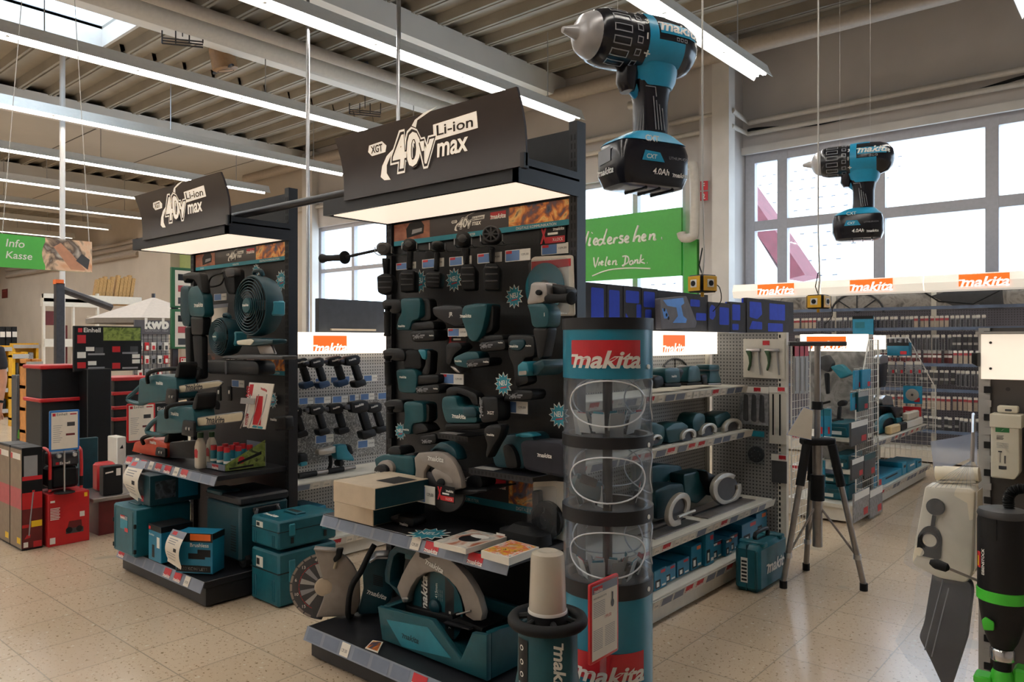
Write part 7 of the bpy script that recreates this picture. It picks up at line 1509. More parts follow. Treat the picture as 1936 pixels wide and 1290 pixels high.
b=MB();b.prism(ip([cU(p) for p in ((262,815),(420,790),(560,760),(598,740),(598,1000),(560,930),(290,1050))],FO(FU,0,0,.2)),FO(FU,0,0,.2),-.003,0,'film_blue');b.build('bluish_film',t,smooth=False)
b=MB();(u,v),(u2,v2)=ip([cU((560,960)),cU((568,760))],FO(FU,0,0,.3));b.tube([FB_[0]+FB_[1]*u+FB_[2]*v,FB_[0]+FB_[1]*u2+FB_[2]*v2,Vector((ux-.012,UY-.02,v2+.03))],.005,'steel',8);b.build('hook',t)
b=MB();(u,v),(u2,v2)=ip([cU((555,255)),cU((600,180))],FO(FU,0,0,.06));b.prism([(u,v),(u2,v-.01),(u2,v2),(u,v2)],FO(FU,0,0,.06),-.05,0,'rubber',.004);solo('bracket',b,'small black bracket clipped to the left edge of the right unit','bracket')
# ------------------------------------------------------------------ inflatable drills under the ceiling
def inflatable(label,px,py,t_,ang,s=1,sgn=1):
 a=(px-968)/FPX;d=Vector((-_s+a*_c,_c+a*_s,0));o=d*t_+UZ*(CAMZ+(645-py)/FPX*t_);d.normalize();r=Vector((d.y,-d.x,0))
 e1=(-r*math.cos(ang)-d*math.sin(ang));e2=UZ.cross(e1)
 M=Matrix(((e1.x,e2.x,0,o.x),(e1.y,e2.y,0,o.y),(e1.z,e2.z,1,o.z),(0,0,0,1))) @ Matrix.Scale(s,4)
 t=thing('inflatable_drill',label,'inflatable',o-UZ*.62*s,'giant inflatable drills')
 BR=[(-.40,.02),(-.385,.085),(-.34,.135),(-.27,.16),(-.15,.168),(.0,.163),(.03,.15),(.06,.155),(.2,.155),(.26,.14),(.28,.12)]
 def rad(x):
  for i in range(len(BR)-1):
   if BR[i][0] <= x <= BR[i+1][0]:f=(x-BR[i][0])/(BR[i+1][0]-BR[i][0]);return BR[i][1]+(BR[i+1][1]-BR[i][1])*f
  return BR[-1][1]
 b=MB(M);b.lathe([(q,x) for x,q in BR],'vinyl_black',(0,0,0),(1,0,0),40);b.build('barrel',t)
 b=MB(M);b.lathe([(.128,.262),(.125,.29),(.105,.33),(.075,.355),(.045,.365),(.04,.37),(.036,.38),(.016,.45),(.004,.455)],'grey_vinyl',(0,0,0),(1,0,0),36);b.build('nose',t)
 def patch(x0,x1,a0,a1,m,l=.002,nx=10,na=10,cut=None):
  vs=[];fs=[]
  for i in range(nx+1):
   for j in range(na+1):
    x=x0+(x1-x0)*i/nx;lo,hi=(a0,a1) if cut is None else cut(i/nx)
    an=lo+(hi-lo)*j/na;q=rad(x)+l;vs.append((x,q*math.cos(an),q*math.sin(an)))
  for i in range(nx):
   for j in range(na):k=i*(na+1)+j;fs.append((k,k+1,k+na+2,k+na+1))
  b.add(vs,fs,m)
 for side in (0,1):
  f=(lambda a:PI-a) if side else (lambda a:a)
  b=MB(M)
  patch(-.24,-.03,f(-.95),f(-.1),'teal_vinyl');patch(-.06,0,f(-1.2),f(1.1),'teal_vinyl');patch(-.2,-.02,f(-1.5),f(-.9),'teal_vinyl');patch(-.35,-.07,f(.12),f(.56),'teal_vinyl');patch(-.18,-.0,f(1.0),f(1.35),'teal_vinyl')
  b.build('teal_panel',t)
  b=MB(M)
  def outl(x0,x1,a0,a1,w_=.006):
   aw=w_/.155
   patch(x0,x1,f(a0),f(a0+aw),'print_grey',.003,4,2);patch(x0,x1,f(a1-aw),f(a1),'print_grey',.003,4,2);patch(x0,x0+w_,f(a0),f(a1),'print_grey',.003,1,6);patch(x1-w_,x1,f(a0),f(a1),'print_grey',.003,1,6)
  for k in range(7):outl(.11,.22,-1.35+.42*k,-1.08+.42*k)
  for k in range(6):outl(.035,.075,-1.2+.42*k,-.96+.42*k)
  for k in range(3):outl(-.25+.028*k,-.23+.028*k,-.06,.06,.004)
  F0=FY(0)
  bb=MB();wordmark(bb,F0,-.36,.0,.3,lift=.0045)
  for k,ch in enumerate('5 3 1 +'.split()):text(bb,ch,F0,.012,.18-.09*k,'print_white',h=.035,bold=.02,lift=.0045)
  for q in bb.v:
   x=q.x;nm_=x<-.02;z=q.z+(.032 if nm_ else -.03);x=x if side else (-.42-x if nm_ else .03-x)
   an=f(z/.165);rr_=rad(x)-q.y;q.x,q.y,q.z=x,rr_*math.cos(an),rr_*math.sin(an)
  k0=len(b.v)
  b.build('grip_outlines',t,smooth=False);b=MB(M);b.add(bb.v,bb.f,'print_white');b.build('lettering',t,smooth=False)
 b=MB(M);b.sect([(-.53,-.115,0,.105,.075,2.4),(-.44,-.12,0,.1,.075,2.4),(-.32,-.12,0,.1,.08,2.4),(-.2,-.12,0,.125,.095,2.4),(-.1,-.12,0,.17,.11,2.4)],'vinyl_black',24,'Z');b.build('grip',t)
 b=MB(M);b.sect([(-.27,.035,0,.03,.05,2.2),(-.22,.04,0,.055,.06,2.2),(-.14,.03,0,.06,.065,2.2)],'vinyl_black',18,'Z');b.build('trigger',t)
 b=MB(M);b.tube([(.06,0,-.13),(.03,0,-.2),(-.02,0,-.26),(-.05,0,-.28)],.035,'teal_vinyl',10,4);b.sect([(-.24,-.13,0,.11,.1,2.4),(-.2,-.13,0,.135,.107,2.4),(-.12,-.12,0,.16,.124,2.4)],'teal_vinyl',24,'Z');b.build('guard',t)
 b=MB(M);b.sect([(-.81,-.07,0,.17,.1,5),(-.8,-.07,0,.21,.13,5),(-.74,-.07,0,.235,.15,5),(-.62,-.07,0,.235,.155,5),(-.57,-.07,0,.22,.145,5),(-.55,-.07,0,.18,.12,5)],'vinyl_black',36,'Z')
 for k in range(3):b.tube([(-.2+.09*k,-.1,-.812),(-.2+.09*k,.1,-.812)],.008,'vinyl_black',6)
 b.build('battery',t)
 b=MB(M);b.sect([(-.565,-.07,0,.222,.147,5),(-.545,-.07,0,.2,.13,5),(-.51,-.09,0,.15,.1,4),(-.495,-.1,0,.12,.085,3)],'teal_vinyl',36,'Z');b.build('battery_collar',t)
 b=MB(M)
 for sd in (-1,1):
  F=(Vector((-.07,sd*.1565,-.68)),Vector((-sd*-1,0,0)) if 0 else Vector((sd*-1,0,0)),UZ,Vector((0,sd,0)))
  F=(F[0],Vector((-1,0,0)) if sd>0 else Vector((1,0,0)),UZ,F[3])
  text(b,'4.0Ah',F,-.05,-.07,'print_white',w=.11,bold=.02,shear=.2,lift=.002);wordmark(b,F,.08,-.075,.11,lift=.002);b.plate([(-.12,.0),(.03,-.0),(.0,.05),(-.1,.055)],F,.001,'teal_vinyl');text(b,'CXT',F,-.09,.012,'print_white',w=.07,bold=.02,shear=.2,lift=.002);text(b,'LITHIUM-ION',F,.06,.02,'print_grey',w=.13,lift=.002)
  if sd>0 or 1:text(b,'CXT',FO(F,0,.105,-.002),-.1,0,'print_white',w=.09,bold=.02,lift=.004)
 F=(Vector((.166,0,-.68)),Vector((0,1,0)),UZ,Vector((1,0,0)));b.plate([(-.09,.0),(.03,.01),(.03,.09),(-.09,.08)],F,.002,'print_grey');wordmark(b,F,-.1,-.06,.16,lift=.003);b.build('battery_printing',t,smooth=False)
 b=MB(M)
 for sd in (-1,1):
  for k in range(4):b.tube([(-.08-.02*k,sd*.083,-.3-.02*k),(-.1-.02*k,sd*.08,-.48)],.003,'print_grey',4)
  b.tube([(-.03,sd*.082,-.25),(-.09,sd*.088,-.25),(-.1,sd*.084,-.3)],.003,'print_grey',4)
 b.build('grip_lines',t)
 for x in (.1,-.18):
  p=M @ Vector((x,0,.155));b=MB();b.cyl(p,Vector((p.x,p.y,ZC-.004)),.0015,'cable',n=4);b.build('string',t)
 return t
inflatable('giant inflatable cordless drill hanging close above the middle unit',1196,84,4.05,.62,.96)
inflatable('giant inflatable cordless drill hanging farther off against the window',1608,304,7.3,-.05,.95)
# ------------------------------------------------------------------ hanging socket blocks, signs, pipes and cables
def socket_block(label,px,py,t_,yaw,top):
 a=(px-968)/FPX;d=Vector((-_s+a*_c,_c+a*_s,0));o=d*t_+UZ*(CAMZ+(645-py)/FPX*t_);s_=.125;R3=Matrix.Rotation(yaw,3,'Z')
 t=thing('socket_block',label,'socket block',o-UZ*s_/2,'yellow hanging socket blocks')
 b=MB(Matrix.Translation(o) @ R3.to_4x4());b.box((0,0,0),(s_,s_,s_*.8),'rubber',.012);b.build('housing',t)
 for k in range(4):
  M=Matrix.Translation(o) @ Matrix.Rotation(yaw+k*PI/2,4,'Z');b=MB(M);b.box((0,-s_/2-.001,0),(s_*.8,.006,s_*.68),'yellow',.002);b.box((0,-s_/2-.005,0),(s_*.4,.004,s_*.36),'print_white',.002);b.cyl((0,-s_/2-.012,0),(0,-s_/2-.004,0),.016,'rubber',n=14);b.build('socket_face',t)
 b=MB();b.tube([o+UZ*s_*.4,o+UZ*(s_*.4+.1)+Vector((.01,0,0)),o+UZ*.5,Vector((o.x,o.y,ZC+.02))],.006,'cable',6);b.tube([o+UZ*s_*.4,o+UZ*(s_*.4+.06)-Vector((.02,0,0)),o+UZ*(s_*.4+.16)],.004,'rubber',6);b.build('cable',t)
 b=MB();p=o+R3 @ Vector((s_*.5,-.02,0));b.tube([p,p+Vector((.04,0,-.02)),p+Vector((.05,0,-.1)),p+Vector((.0,0,-.16))],.003,'rubber',5,4);b.build('plug_lead',t)
 b=MB();b.cyl(o-UZ*s_*.4,o-UZ*s_*.6,.01,'yellow',n=8);b.build('cable_gland',t)
 return t
socket_block('yellow socket block dangling over the foam inserts, before the pillar',1328,537,4.4,YAW+.5,0);socket_block('yellow socket block dangling before the accessory wall',1547,571,5.4,YAW+.75,0)
FBn=FY(YL-.14);P=lambda*p:ip(p,FBn)
q=P((1105,415),(1288,392),(1290,523),(1105,531));xr=q[1][0];zt_,zb_=(q[0][1]+q[1][1])/2,(q[2][1]+q[3][1])/2;xl=P((880,470))[0][0]
b=MB();b.prism([(xl,zb_),(xr,zb_),(xr,zt_),(xl,zt_)],FBn,-.06,0,'banner_green')
E_=lambda x,y,k=1:[(x,y+30*k),(x+26*k,y+20*k),(x+34*k,y+2*k),(x+18*k,y-8*k),(x+2*k,y+18*k),(x+4*k,y+42*k),(x+20*k,y+52*k),(x+40*k,y+42*k)]
N_=lambda x,y,k=1:[(x+10*k,y-8*k),(x,y+50*k),(x+6*k,y+25*k),(x+34*k,y-6*k),(x+48*k,y+2*k),(x+42*k,y+46*k),(x+64*k,y+40*k)]
for st,w_ in [([(100,530),(125,420),(165,285)],.022),([(182,345),(166,415),(185,412)],.02),([(196,302),(199,298)],.024),(E_(212,360),.02),([(300,365),(270,362),(252,392),(266,415),(298,385),(338,262)],.02),([(320,320),(302,395),(325,398)],.02),(E_(345,350),.02),([(410,345),(398,400),(404,370),(425,345),(440,352)],.02),([(490,335),(465,330),(462,352),(485,368),(478,390),(448,392)],.02),(E_(505,338),.02),([(630,230),(605,300),(585,385),(600,350),(632,328),(645,342),(636,378),(655,376)],.02),(E_(665,322),.02),(N_(735,318),.02),([(850,352),(854,351)],.028),
 ([(212,530),(226,622),(258,528)],.014),([(266,570),(258,608)],.013),(E_(278,570,.62),.013),([(338,522),(320,600),(332,606)],.013),(E_(345,566,.62),.013),(N_(388,565,.72),.013),([(482,522),(520,518),(540,540),(532,580),(480,608),(500,600),(512,520)],.014),([(580,562),(556,566),(550,592),(566,598),(582,566),(580,596)],.013),(N_(595,556,.62),.013),([(658,502),(642,590)],.013),([(682,545),(650,568),(692,588)],.013),([(714,582),(717,581)],.018)]:
 b.tube([FBn[0]+FBn[1]*u+FBn[2]*v+FBn[3]*.002 for u,v in P(*[cF1(q) for q in st])],w_,'print_white',5,3 if len(st)>2 else 0)
b.tube([FBn[0]+FBn[1]*u+FBn[2]*v+FBn[3]*.002 for u,v in P((1120,522),(1150,511),(1190,507),(1230,508))],.012,'print_white',5,4);solo('banner',b,'green banner with handwritten farewell and thanks on the wall beyond the run','banner')
b=MB();b.prism(P((1291,455),(1316,452),(1316,556),(1291,556)),FBn,-.12,-.03,'banner_green');solo('green_panel',b,'narrow green panel on the wall right of the green banner','panel')
b=MB();Fp=FY(YL-.212)
for y0,y1 in ((342,360),(362,380)):b.prism(ip([(1324,y0+1),(1338,y0),(1338,y1-1),(1324,y1)],Fp),Fp,-.01,0,'print_red');(u,v),=ip([(1327,y1-3)],Fp);text(b,'F' if y0==342 else '2',Fp,u,v,'print_white',h=.09,bold=.03,lift=.002)
solo('fire_sign',b,'red fire safety sign on the pillar beside the window','sign')
# large pipes
mb=MB();zp=CAMZ+.405*11.25
mb.tube([(-19.5,11.25,zp),(X1-.05,11.25,zp)],.13,'pipe_tan',14);solo('ceiling_pipe',mb,'long tan pipe under the ceiling along the window wall','pipe')
mb=MB();mb.tube([Vector((-22,YL-.09,CAMZ+3.66)),Vector((XJ-.1,YL-.09,CAMZ+3.66)),Vector((XJ+.16,YL-.09,CAMZ+3.66)),Vector((XJ+.16,YR-.12,CAMZ+3.6)),Vector((X1-.05,YR-.12,CAMZ+3.6))],.045,'pipe_white',10);solo('conduit',mb,'upper white conduit running along the wall above the windows','pipe')
mb=MB();mb.tube([Vector((-22,YL-.08,CAMZ+3.42)),Vector((XJ-.1,YL-.08,CAMZ+3.42)),Vector((XJ+.14,YL-.08,CAMZ+3.42)),Vector((XJ+.14,YR-.1,CAMZ+3.42)),Vector((X1-.05,YR-.1,CAMZ+3.42))],.04,'pipe_white',10);solo('conduit',mb,'lower white conduit running along the wall above the windows','pipe')
mb=MB();pr=[Vector((XJ+.1,YR-.033,CAMZ+3.5))]
for i in range(12):pr.append(Vector((XJ+.3+i*.95,YR-.033,CAMZ+3.5-.06*(i % 2)-.05*math.sin(i))))
mb.tube(pr,.022,'rubber',6,4);solo('cable',mb,'sagging black cable along the conduits over the right window','cable')
FP=FY(YL-.30);mb=MB();mb.b2((FP[0].x+at(1255,240,Y=YL-.3).x-.03,YL-.3,4.2),(FP[0].x+at(1255,240,Y=YL-.3).x+.03,YL-.001,4.24),'pipe_white');mb.tube([FP[0]+FP[1]*u+FP[2]*v for u,v in ip([(1190,200),(1238,193),(1250,192),(1255,200),(1255,285),(1262,297),(1300,312),(1312,322),(1313,430),(1308,448),(1292,450),(1288,440)],FP)],.075,'pipe_white',12,3);solo('drain_pipe',mb,'white drain pipe bending down the wall beside the green banner','pipe')
mb=MB();mb.tube([Vector((-10.35,-4,5.98)),Vector((-10.35,11.2,5.98))],.16,'pipe_white',14);solo('vent_duct',mb,'grey ventilation pipe between the two big ceiling beams','pipe')
mb=MB();mb.tube([Vector((-9.75,-4,5.9)),Vector((-9.75,11.2,5.9))],.09,'pipe_tan',12);solo('vent_duct',mb,'thinner brownish pipe beside the grey ventilation pipe','pipe')
# hanging speaker, rods and conduit brackets
o=at(422,112,Z=6.05);t=thing('ceiling_speaker','tan barrel-shaped loudspeaker under the ceiling left of the first beam','loudspeaker',o-UZ*.12)
b=MB(Matrix.Translation(o) @ Matrix.Rotation(.25,4,'X'));b.lathe([(.16,-.18),(.2,-.15),(.19,.18),(.15,.2)],'speaker_tan',n=24);b.lathe([(.13,-.185),(.1,-.17),(.001,-.16)],'gap_dark',n=20,cap=False);b.build('drum',t)
b=MB();b.box(o-UZ*.16,(.6,.04,.03),'steel_dark');b.cyl(o+UZ*.15,Vector((o.x,o.y,ZC+.05)),.02,'steel_dark',n=6);b.build('bracket',t)
def rod(label,px,y0,y1,r,t_,m='cable',nm='support_pole'):
 a=(px-968)/FPX;d=Vector((-_s+a*_c,_c+a*_s,0))*t_;za,zb_=[CAMZ+(645-y)/FPX*t_ for y in (y0,y1)];b=MB();b.cyl((d.x,d.y,max(zb_,.0)),(d.x,d.y,min(za,ZC+.03)),r,m,n=8);return solo(nm,b,label,'pole')
rod('white pole behind the green information sign',118,100,765,.045,13,'white_paint');rod('thin steel pole rising behind the round black crossbar',582,0,660,.022,9.0,'steel');rod('steel pole rising from behind the middle header sign to the ceiling',753,-300,640,.02,8.4,'steel')
b=MB();p0,p1=at(645,133,X=-10.8),at(696,118,X=-10.5);b.tube([p0,p1],.03,'steel_dark',6);b.box(p0,(.05,.05,.3),'steel_dark');solo('bracket',b,'dark metal arm bracket on the side of the first beam','bracket')
for (px,py),lab in (((690,215),'dark wire cable basket by the crossing of the light strips'),((345,82),'dark wire hook rack near the skylight')):
 p=at(px,py,Z=5.9);b=MB();u=Vector((math.cos(YAW),math.sin(YAW),0))
 for k in range(3):b.tube([p-u*.3+UZ*.08*k*.5,p+u*.3-UZ*.06+UZ*.08*k*.5],.012,'steel_dark',5)
 for k in range(4):b.tube([p+u*(.2*k-.3),p+u*(.2*k-.3)+UZ*.2],.01,'steel_dark',5)
 b.cyl(p+UZ*.1,Vector((p.x,p.y,ZC+.1)),.008,'steel_dark',n=5);solo('cable_hanger',b,lab,'bracket')
# Info / Kasse sign
XS=-9.0;FS_=FX(XS);q=ip([(0,440),(174,452),(174,512),(0,509)],FS_);y1_=q[1][0];z1_,z0_=(q[0][1]+q[1][1])/2-.02,(q[2][1]+q[3][1])/2;y0_=q[0][0]-.6
t=thing('hanging_sign','green and photo sign reading Info Kasse hung at the upper left','sign',Vector((XS,(y0_+y1_)/2,z0_)))
b=MB();b.prism([(y0_,z0_),(y1_,z0_),(y1_,z1_),(y0_,z1_)],FS_,-.02,0,'sign_green');b.build('board',t)
H=z1_-z0_;b=MB();xm=q[0][0]+(y1_-q[0][0])*.47
b.plate([(xm,z0_)]+[(xm-.05*math.sin(PI*k/8)+.02,z0_+H*k/8) for k in range(1,8)]+[(xm,z1_),(y1_,z1_),(y1_,z0_)],FS_,.001,'photo_people');text(b,'Info',FS_,q[0][0]+.05,z0_+H*.62,'print_white',w=.17,shear=.15,bold=.01,lift=.002);text(b,'Kasse',FS_,q[0][0]+.05,z0_+H*.27,'print_white',w=.24,shear=.15,bold=.01,lift=.002)
b.plate([(xm+.25,z0_+.02),(xm+.4,z0_+.02),(xm+.25,z0_+.2),(xm+.15,z0_+.3),(xm+.08,z0_+.25)],FS_,.0015,'skin');b.plate([(xm+.3,z0_+.12),(xm+.42,z0_+.03),(xm+.44,z0_+.14),(xm+.36,z0_+.2)],FS_,.002,'tool_grey');b.build('printing',t,smooth=False)
b=MB()
for y,yt in ((q[0][0]+.02,q[0][0]+.3),(y1_-.03,y1_-.25)):b.tube([(XS,y,z1_),(XS-.0,yt,ZC+.1)],.004,'cable',5)
b.build('wires',t)
# ------------------------------------------------------------------ left background: power tool cartons, racks, garden and timber goods
cL,cK=crop(0,420,3.4875),crop(0,760,4.3)
def carton(label,xa,xb,ya,yb,z0,z1,m,deco=None,name='carton',cat='box',grp=None,bev=.003):
 b=MB();b.b2((xa,ya,z0),(xb,yb,z1),m,bev)
 if deco:deco(b,FX(xb,ya,z0),FY(ya,xa,z0),xb-xa,yb-ya,z1-z0)
 return solo(name,b,label,cat,grp)
c1=at(41,1043,Z=0)
def vac(b,Fx,Fy,w_,d,h):
 q=lambda F,L,a,c_,e,f,m,l=.001:b.plate([(a*L,e*h),(c_*L,e*h),(c_*L,f*h),(a*L,f*h)],F,l,m)
 q(Fx,d,.02,.98,.02,.56,'red_box');q(Fx,d,.02,.98,.25,.40,'red_dark',.0012);q(Fx,d,.02,.98,.02,.22,'red_dark',.0012);q(Fx,d,.1,.75,.72,.92,'print_grey');q(Fx,d,.02,.98,.68,.72,'print_red',.0014)
 b.tube([Fx[0]+Fx[1]*(d*u)+Fx[2]*(h*v)+Fx[3]*.001 for u,v in ((.55,.56),(.42,.32),(.34,.14))],.005,'print_grey',5);b.plate([(d*u,h*v) for u,v in ((.12,.11),(.4,.12),(.42,.15),(.25,.15))],Fx,.002,'print_red');b.plate([(d*u,h*v) for u,v in ((.45,.48),(.62,.48),(.62,.58),(.5,.58))],Fx,.002,'print_red')
 q(Fx,d,.45,.97,.22,.28,'print_yellow',.002);q(Fx,d,.08,.3,.03,.08,'print_white',.002);q(Fx,d,.55,.95,.02,.08,'print_red',.002)
 q(Fy,w_,.0,1,.02,.98,'wood_dim');q(Fy,w_,.0,1,.4,.6,'print_red_far',.0012);q(Fy,w_,.1,.9,.88,.94,'print_white',.0014);badge_(b,Fy,w_*.05,h*.88,w_*.8);q(Fy,w_,.6,.9,.06,.12,'print_yellow',.0014)
def badge_(b,F,x,y,w_):b.plate([(x,y),(x+w_*.22,y),(x+w_*.22,y+w_*.2),(x,y+w_*.2)],F,.002,'print_red');text(b,'Einhell',F,x+w_*.28,y,'print_white',w=w_*.7,bold=.02,lift=.002)
carton('tall black and red vacuum carton at the left edge, front right of the pair',c1.x-.25,c1.x,c1.y,c1.y+.135,0,.745,'tool_black',vac);carton('tall black and red vacuum carton at the left edge, left of its twin',c1.x-.515,c1.x-.265,c1.y,c1.y+.135,0,.745,'tool_black',vac)
c2=at(91,1036,Z=0);c3=at(170,1022,Z=0)
def red(b,Fx,Fy,w_,d,h):
 for k in range(8):b.plate([(d*.05,h*(.72-.03*k)),(d*(.28-.02*(k % 2)),h*(.72-.03*k)),(d*(.28-.02*(k % 2)),h*(.735-.03*k)),(d*.05,h*(.735-.03*k))],Fx,.001,'print_white')
 b.plate([(d*.05,h*.84),(d*.16,h*.84),(d*.16,h*.88),(d*.05,h*.88)],Fx,.001,'print_white');b.plate([(d*.04,h*.05),(d*.17,h*.05),(d*.17,h*.17),(d*.04,h*.17)],Fx,.001,'print_white');b.plate([(d*.76,h*.5),(d*.88,h*.5),(d*.88,h*.6),(d*.76,h*.6)],Fx,.001,'print_white');b.plate([(d*.87,h*.88),(d*.95,h*.88),(d*.95,h*.96),(d*.87,h*.96)],Fx,.001,'print_yellow')
 for u in (.5,.75):b.plate(circ(d*u,h*.27,d*.08,16),Fx,.0014,'tool_black')
 b.plate([(d*.42,h*.2),(d*.85,h*.2),(d*.85,h*.3),(d*.42,h*.3)],Fx,.001,'tool_grey');b.plate([(d*.45,h*.3),(d*.82,h*.3),(d*.8,h*.44),(d*.5,h*.44)],Fx,.0012,'red_dark')
carton('bright red compressor carton beside the tall vacuum cartons',c2.x-.3,c2.x,c2.y,c3.y,0,.385,'red_box',red)
t=thing('air_compressor','black compressor with red tube handles and two gauges on the red carton','compressor',Vector((c2.x-.15,(c2.y+c3.y)/2,.387)))
FCm=FX(c2.x-.06);P=lambda*p:ip([cK(v) for v in p],FCm)
zc=.389;q=P((405,750),(660,400));y0_,y1_=q[0][0],q[1][0];zt=q[1][1]
b=MB();b.b2((c2.x-.26,y0_+.01,zc+.02),(c2.x-.07,y1_-.01,zc+(zt-zc)*.62),'tool_black',.02);b.build('tank',t)
b=MB();b.b2((c2.x-.22,y0_+.015,zc+(zt-zc)*.66),(c2.x-.065,y1_-.015,zt),'tool_grey',.008);badge_(b,FO(FCm,0,0,-.004),y0_+.04,zc+(zt-zc)*.7,.1);b.build('panel',t)
for k in (.28,.78):b=MB();p=Vector((c2.x-.06,y0_+(y1_-y0_)*k,zt-.02));b.cyl(p-Vector((.01,0,0)),p+Vector((.01,0,0)),.018,'steel',n=16);b.cyl(p+Vector((.008,0,0)),p+Vector((.0115,0,0)),.014,'print_white',n=16);b.build('gauge',t)
for y in (y0_,y1_):b=MB();b.tube([(c2.x-.06,y,zc+.01),(c2.x-.055,y,zc+(zt-zc)*.5),(c2.x-.06,y,zt-.03),(c2.x-.08,y,zt+.015),(c2.x-.2,y,zt+.03),(c2.x-.27,y,zt-.04),(c2.x-.27,y,zc+.01)],.012,'red_plastic',8,3);b.tube([(c2.x-.059,y,zc+.03),(c2.x-.056,y,zc+(zt-zc)*.35)],.014,'rubber',8);b.build('tube_handle',t)
def clipsign(label,F,quad,frame,c,stem=None,sheet='cream_paper'):
 q=ip([c(p) for p in quad],F);x0,x1=min(p[0] for p in q),max(p[0] for p in q);z0,z1=min(p[1] for p in q),max(p[1] for p in q);W_,H=x1-x0,z1-z0
 t=thing('price_sign',label,'sign',F[0]+F[1]*(x0+x1)/2+UZ*(stem if stem else z0))
 b=MB();b.prism(rp([(x0,z0),(x1,z0),(x1,z1),(x0,z1)],.012),F,-.008,.004,frame,.002);b.build('frame',t)
 b=MB();p_=lambda a,c_,d,e,m,l=.005:b.plate([(x0+a*W_,z0+d*H),(x0+c_*W_,z0+d*H),(x0+c_*W_,z0+e*H),(x0+a*W_,z0+e*H)],F,l,m)
 p_(.06,.94,.05,.95,sheet,.0045);p_(.1,.2,.86,.93,'print_red');text(b,'Einhell',F,x0+.24*W_,z0+.87*H,'print_black',w=.34*W_,lift=.005);p_(.68,.9,.88,.91,'print_red');p_(.58,.84,.6,.7,'tool_grey');p_(.54,.84,.37,.42,'red_dark')
 for k in range(9):p_(.12,.42-.04*(k % 3),.62-.05*k,.63-.05*k,'print_grey')
 b.build('printed_sheet',t,smooth=False)
 if stem:b=MB();b.cyl(F[0]+F[1]*(x0+x1)/2+UZ*stem-F[3]*.004,F[0]+F[1]*(x0+x1)/2+UZ*z0-F[3]*.004,.007,'steel',n=8);b.prism(circ(0,0,.07,20),(F[0]+F[1]*(x0+x1)/2+UZ*stem-F[3]*.0,Vector((1,0,0)),Vector((0,1,0)),UZ),0,.006,'rubber');b.build('stem',t)
 return t
clipsign('blue-framed printed sign on a steel stem before the compressor',FX(c2.x+.005),[(400,75),(645,75),(645,385),(400,385)],'blue_plastic',cK,.389)
# darker goods around and behind
def blockx(name,label,cat,X,quad,depth,m,c=cK,to_floor=False,bev=.006,deco=None,grp=None):
 q=ip([c(p) for p in quad],FX(X));y0,y1=min(p[0] for p in q),max(p[0] for p in q);z0,z1=min(p[1] for p in q),max(p[1] for p in q)
 if to_floor:z0=0
 b=MB();b.b2((X-depth,y0,max(z0,0)),(X,y1,z1),m,bev)
 if deco:deco(b,FX(X,y0,z0),y1-y0,z1-z0)
 return solo(name,b,label,cat,grp)
blockx('board_panel','dark teal board standing behind the compressor','board',-6.75,[(640,300),(800,660)],.04,'teal_dark',to_floor=True)
blockx('tool_case','red plastic jigsaw case standing on the saw table','tool case',-6.5,[(795,285),(945,500)],.12,'red_plastic',bev=.02,deco=lambda b,F,w_,h:b.plate([(w_*.25,h*.15),(w_*.6,h*.2),(w_*.55,h*.35),(w_*.3,h*.32)],F,.002,'red_dark'),to_floor=False)
blockx('carton','black carton with white print leaning on the saw table','box',-6.3,[(840,505),(1000,720)],.08,'tool_black',deco=lambda b,F,w_,h:(b.plate([(w_*.1,h*.75),(w_*.5,h*.78),(w_*.5,h*.83),(w_*.1,h*.8)],F,.001,'print_white'),b.plate([(w_*.65,h*.65),(w_*.88,h*.65),(w_*.88,h*.9),(w_*.65,h*.9)],F,.001,'print_white')))
blockx('carton','white carton with a black picture behind the red case','box',-6.95,[(950,290),(1025,480)],.2,'print_white',to_floor=True,deco=lambda b,F,w_,h:b.plate([(w_*.3,h*.85),(w_*.7,h*.85),(w_*.6,h*.9)],F,.001,'tool_black'))
qa,qb=ip([cK((735,720)),cK((1050,770))],FX(-6.3));b=MB();b.b2((-6.75,qa[0],qb[1]),(-6.25,qb[0]+.25,qb[1]+.03),'alu',.004);b.b2((-6.7,qa[0]+.06,0),(-6.3,qb[0]+.2,qb[1]),'red_dark');solo('saw_table',b,'silver-topped table saw in shadow beside the red carton','table saw')
ZT=qb[1]+.03
for nm,o in [(o.name,o) for o in bpy.data.objects if o.get('label','') in ('red plastic jigsaw case standing on the saw table','black carton with white print leaning on the saw table')]:o.location.z=ZT+.002
# racks with red lids
def lidrack(label,X,quad,lids,grp='black racks with red lids'):
 q=ip([cL(p) for p in quad],FX(X));y0,y1=q[0][0],q[1][0];z1=q[0][1]
 t=thing('storage_rack',label,'rack',Vector((X-.2,(y0+y1)/2,0)),grp)
 b=MB();b.b2((X-.4,y0,0),(X,y1,z1-.01),'tool_black',.01);b.build('bins',t)
 for ly in lids:z=ip([cL((quad[0][0],ly))],FX(X))[0][1];b=MB();b.b2((X-.42,y0-.02,z-.035),(X+.03,y1+.02,z),'red_plastic',.008);b.build('lid',t)
lidrack('black storage bins with red lids under the left end of the dark tool board',-7.6,[(270,940),(540,940)],(945,1165))
lidrack('black shelf stack with four red edges behind the upper chainsaw',-7.9,[(750,1020),(1000,1020)],(1025,1120,1215,1290))
blockx('display_column','black tool stand between the red-lidded bins','display',-7.4,[(575,970),(735,1290)],.3,'tool_black',cL,True)
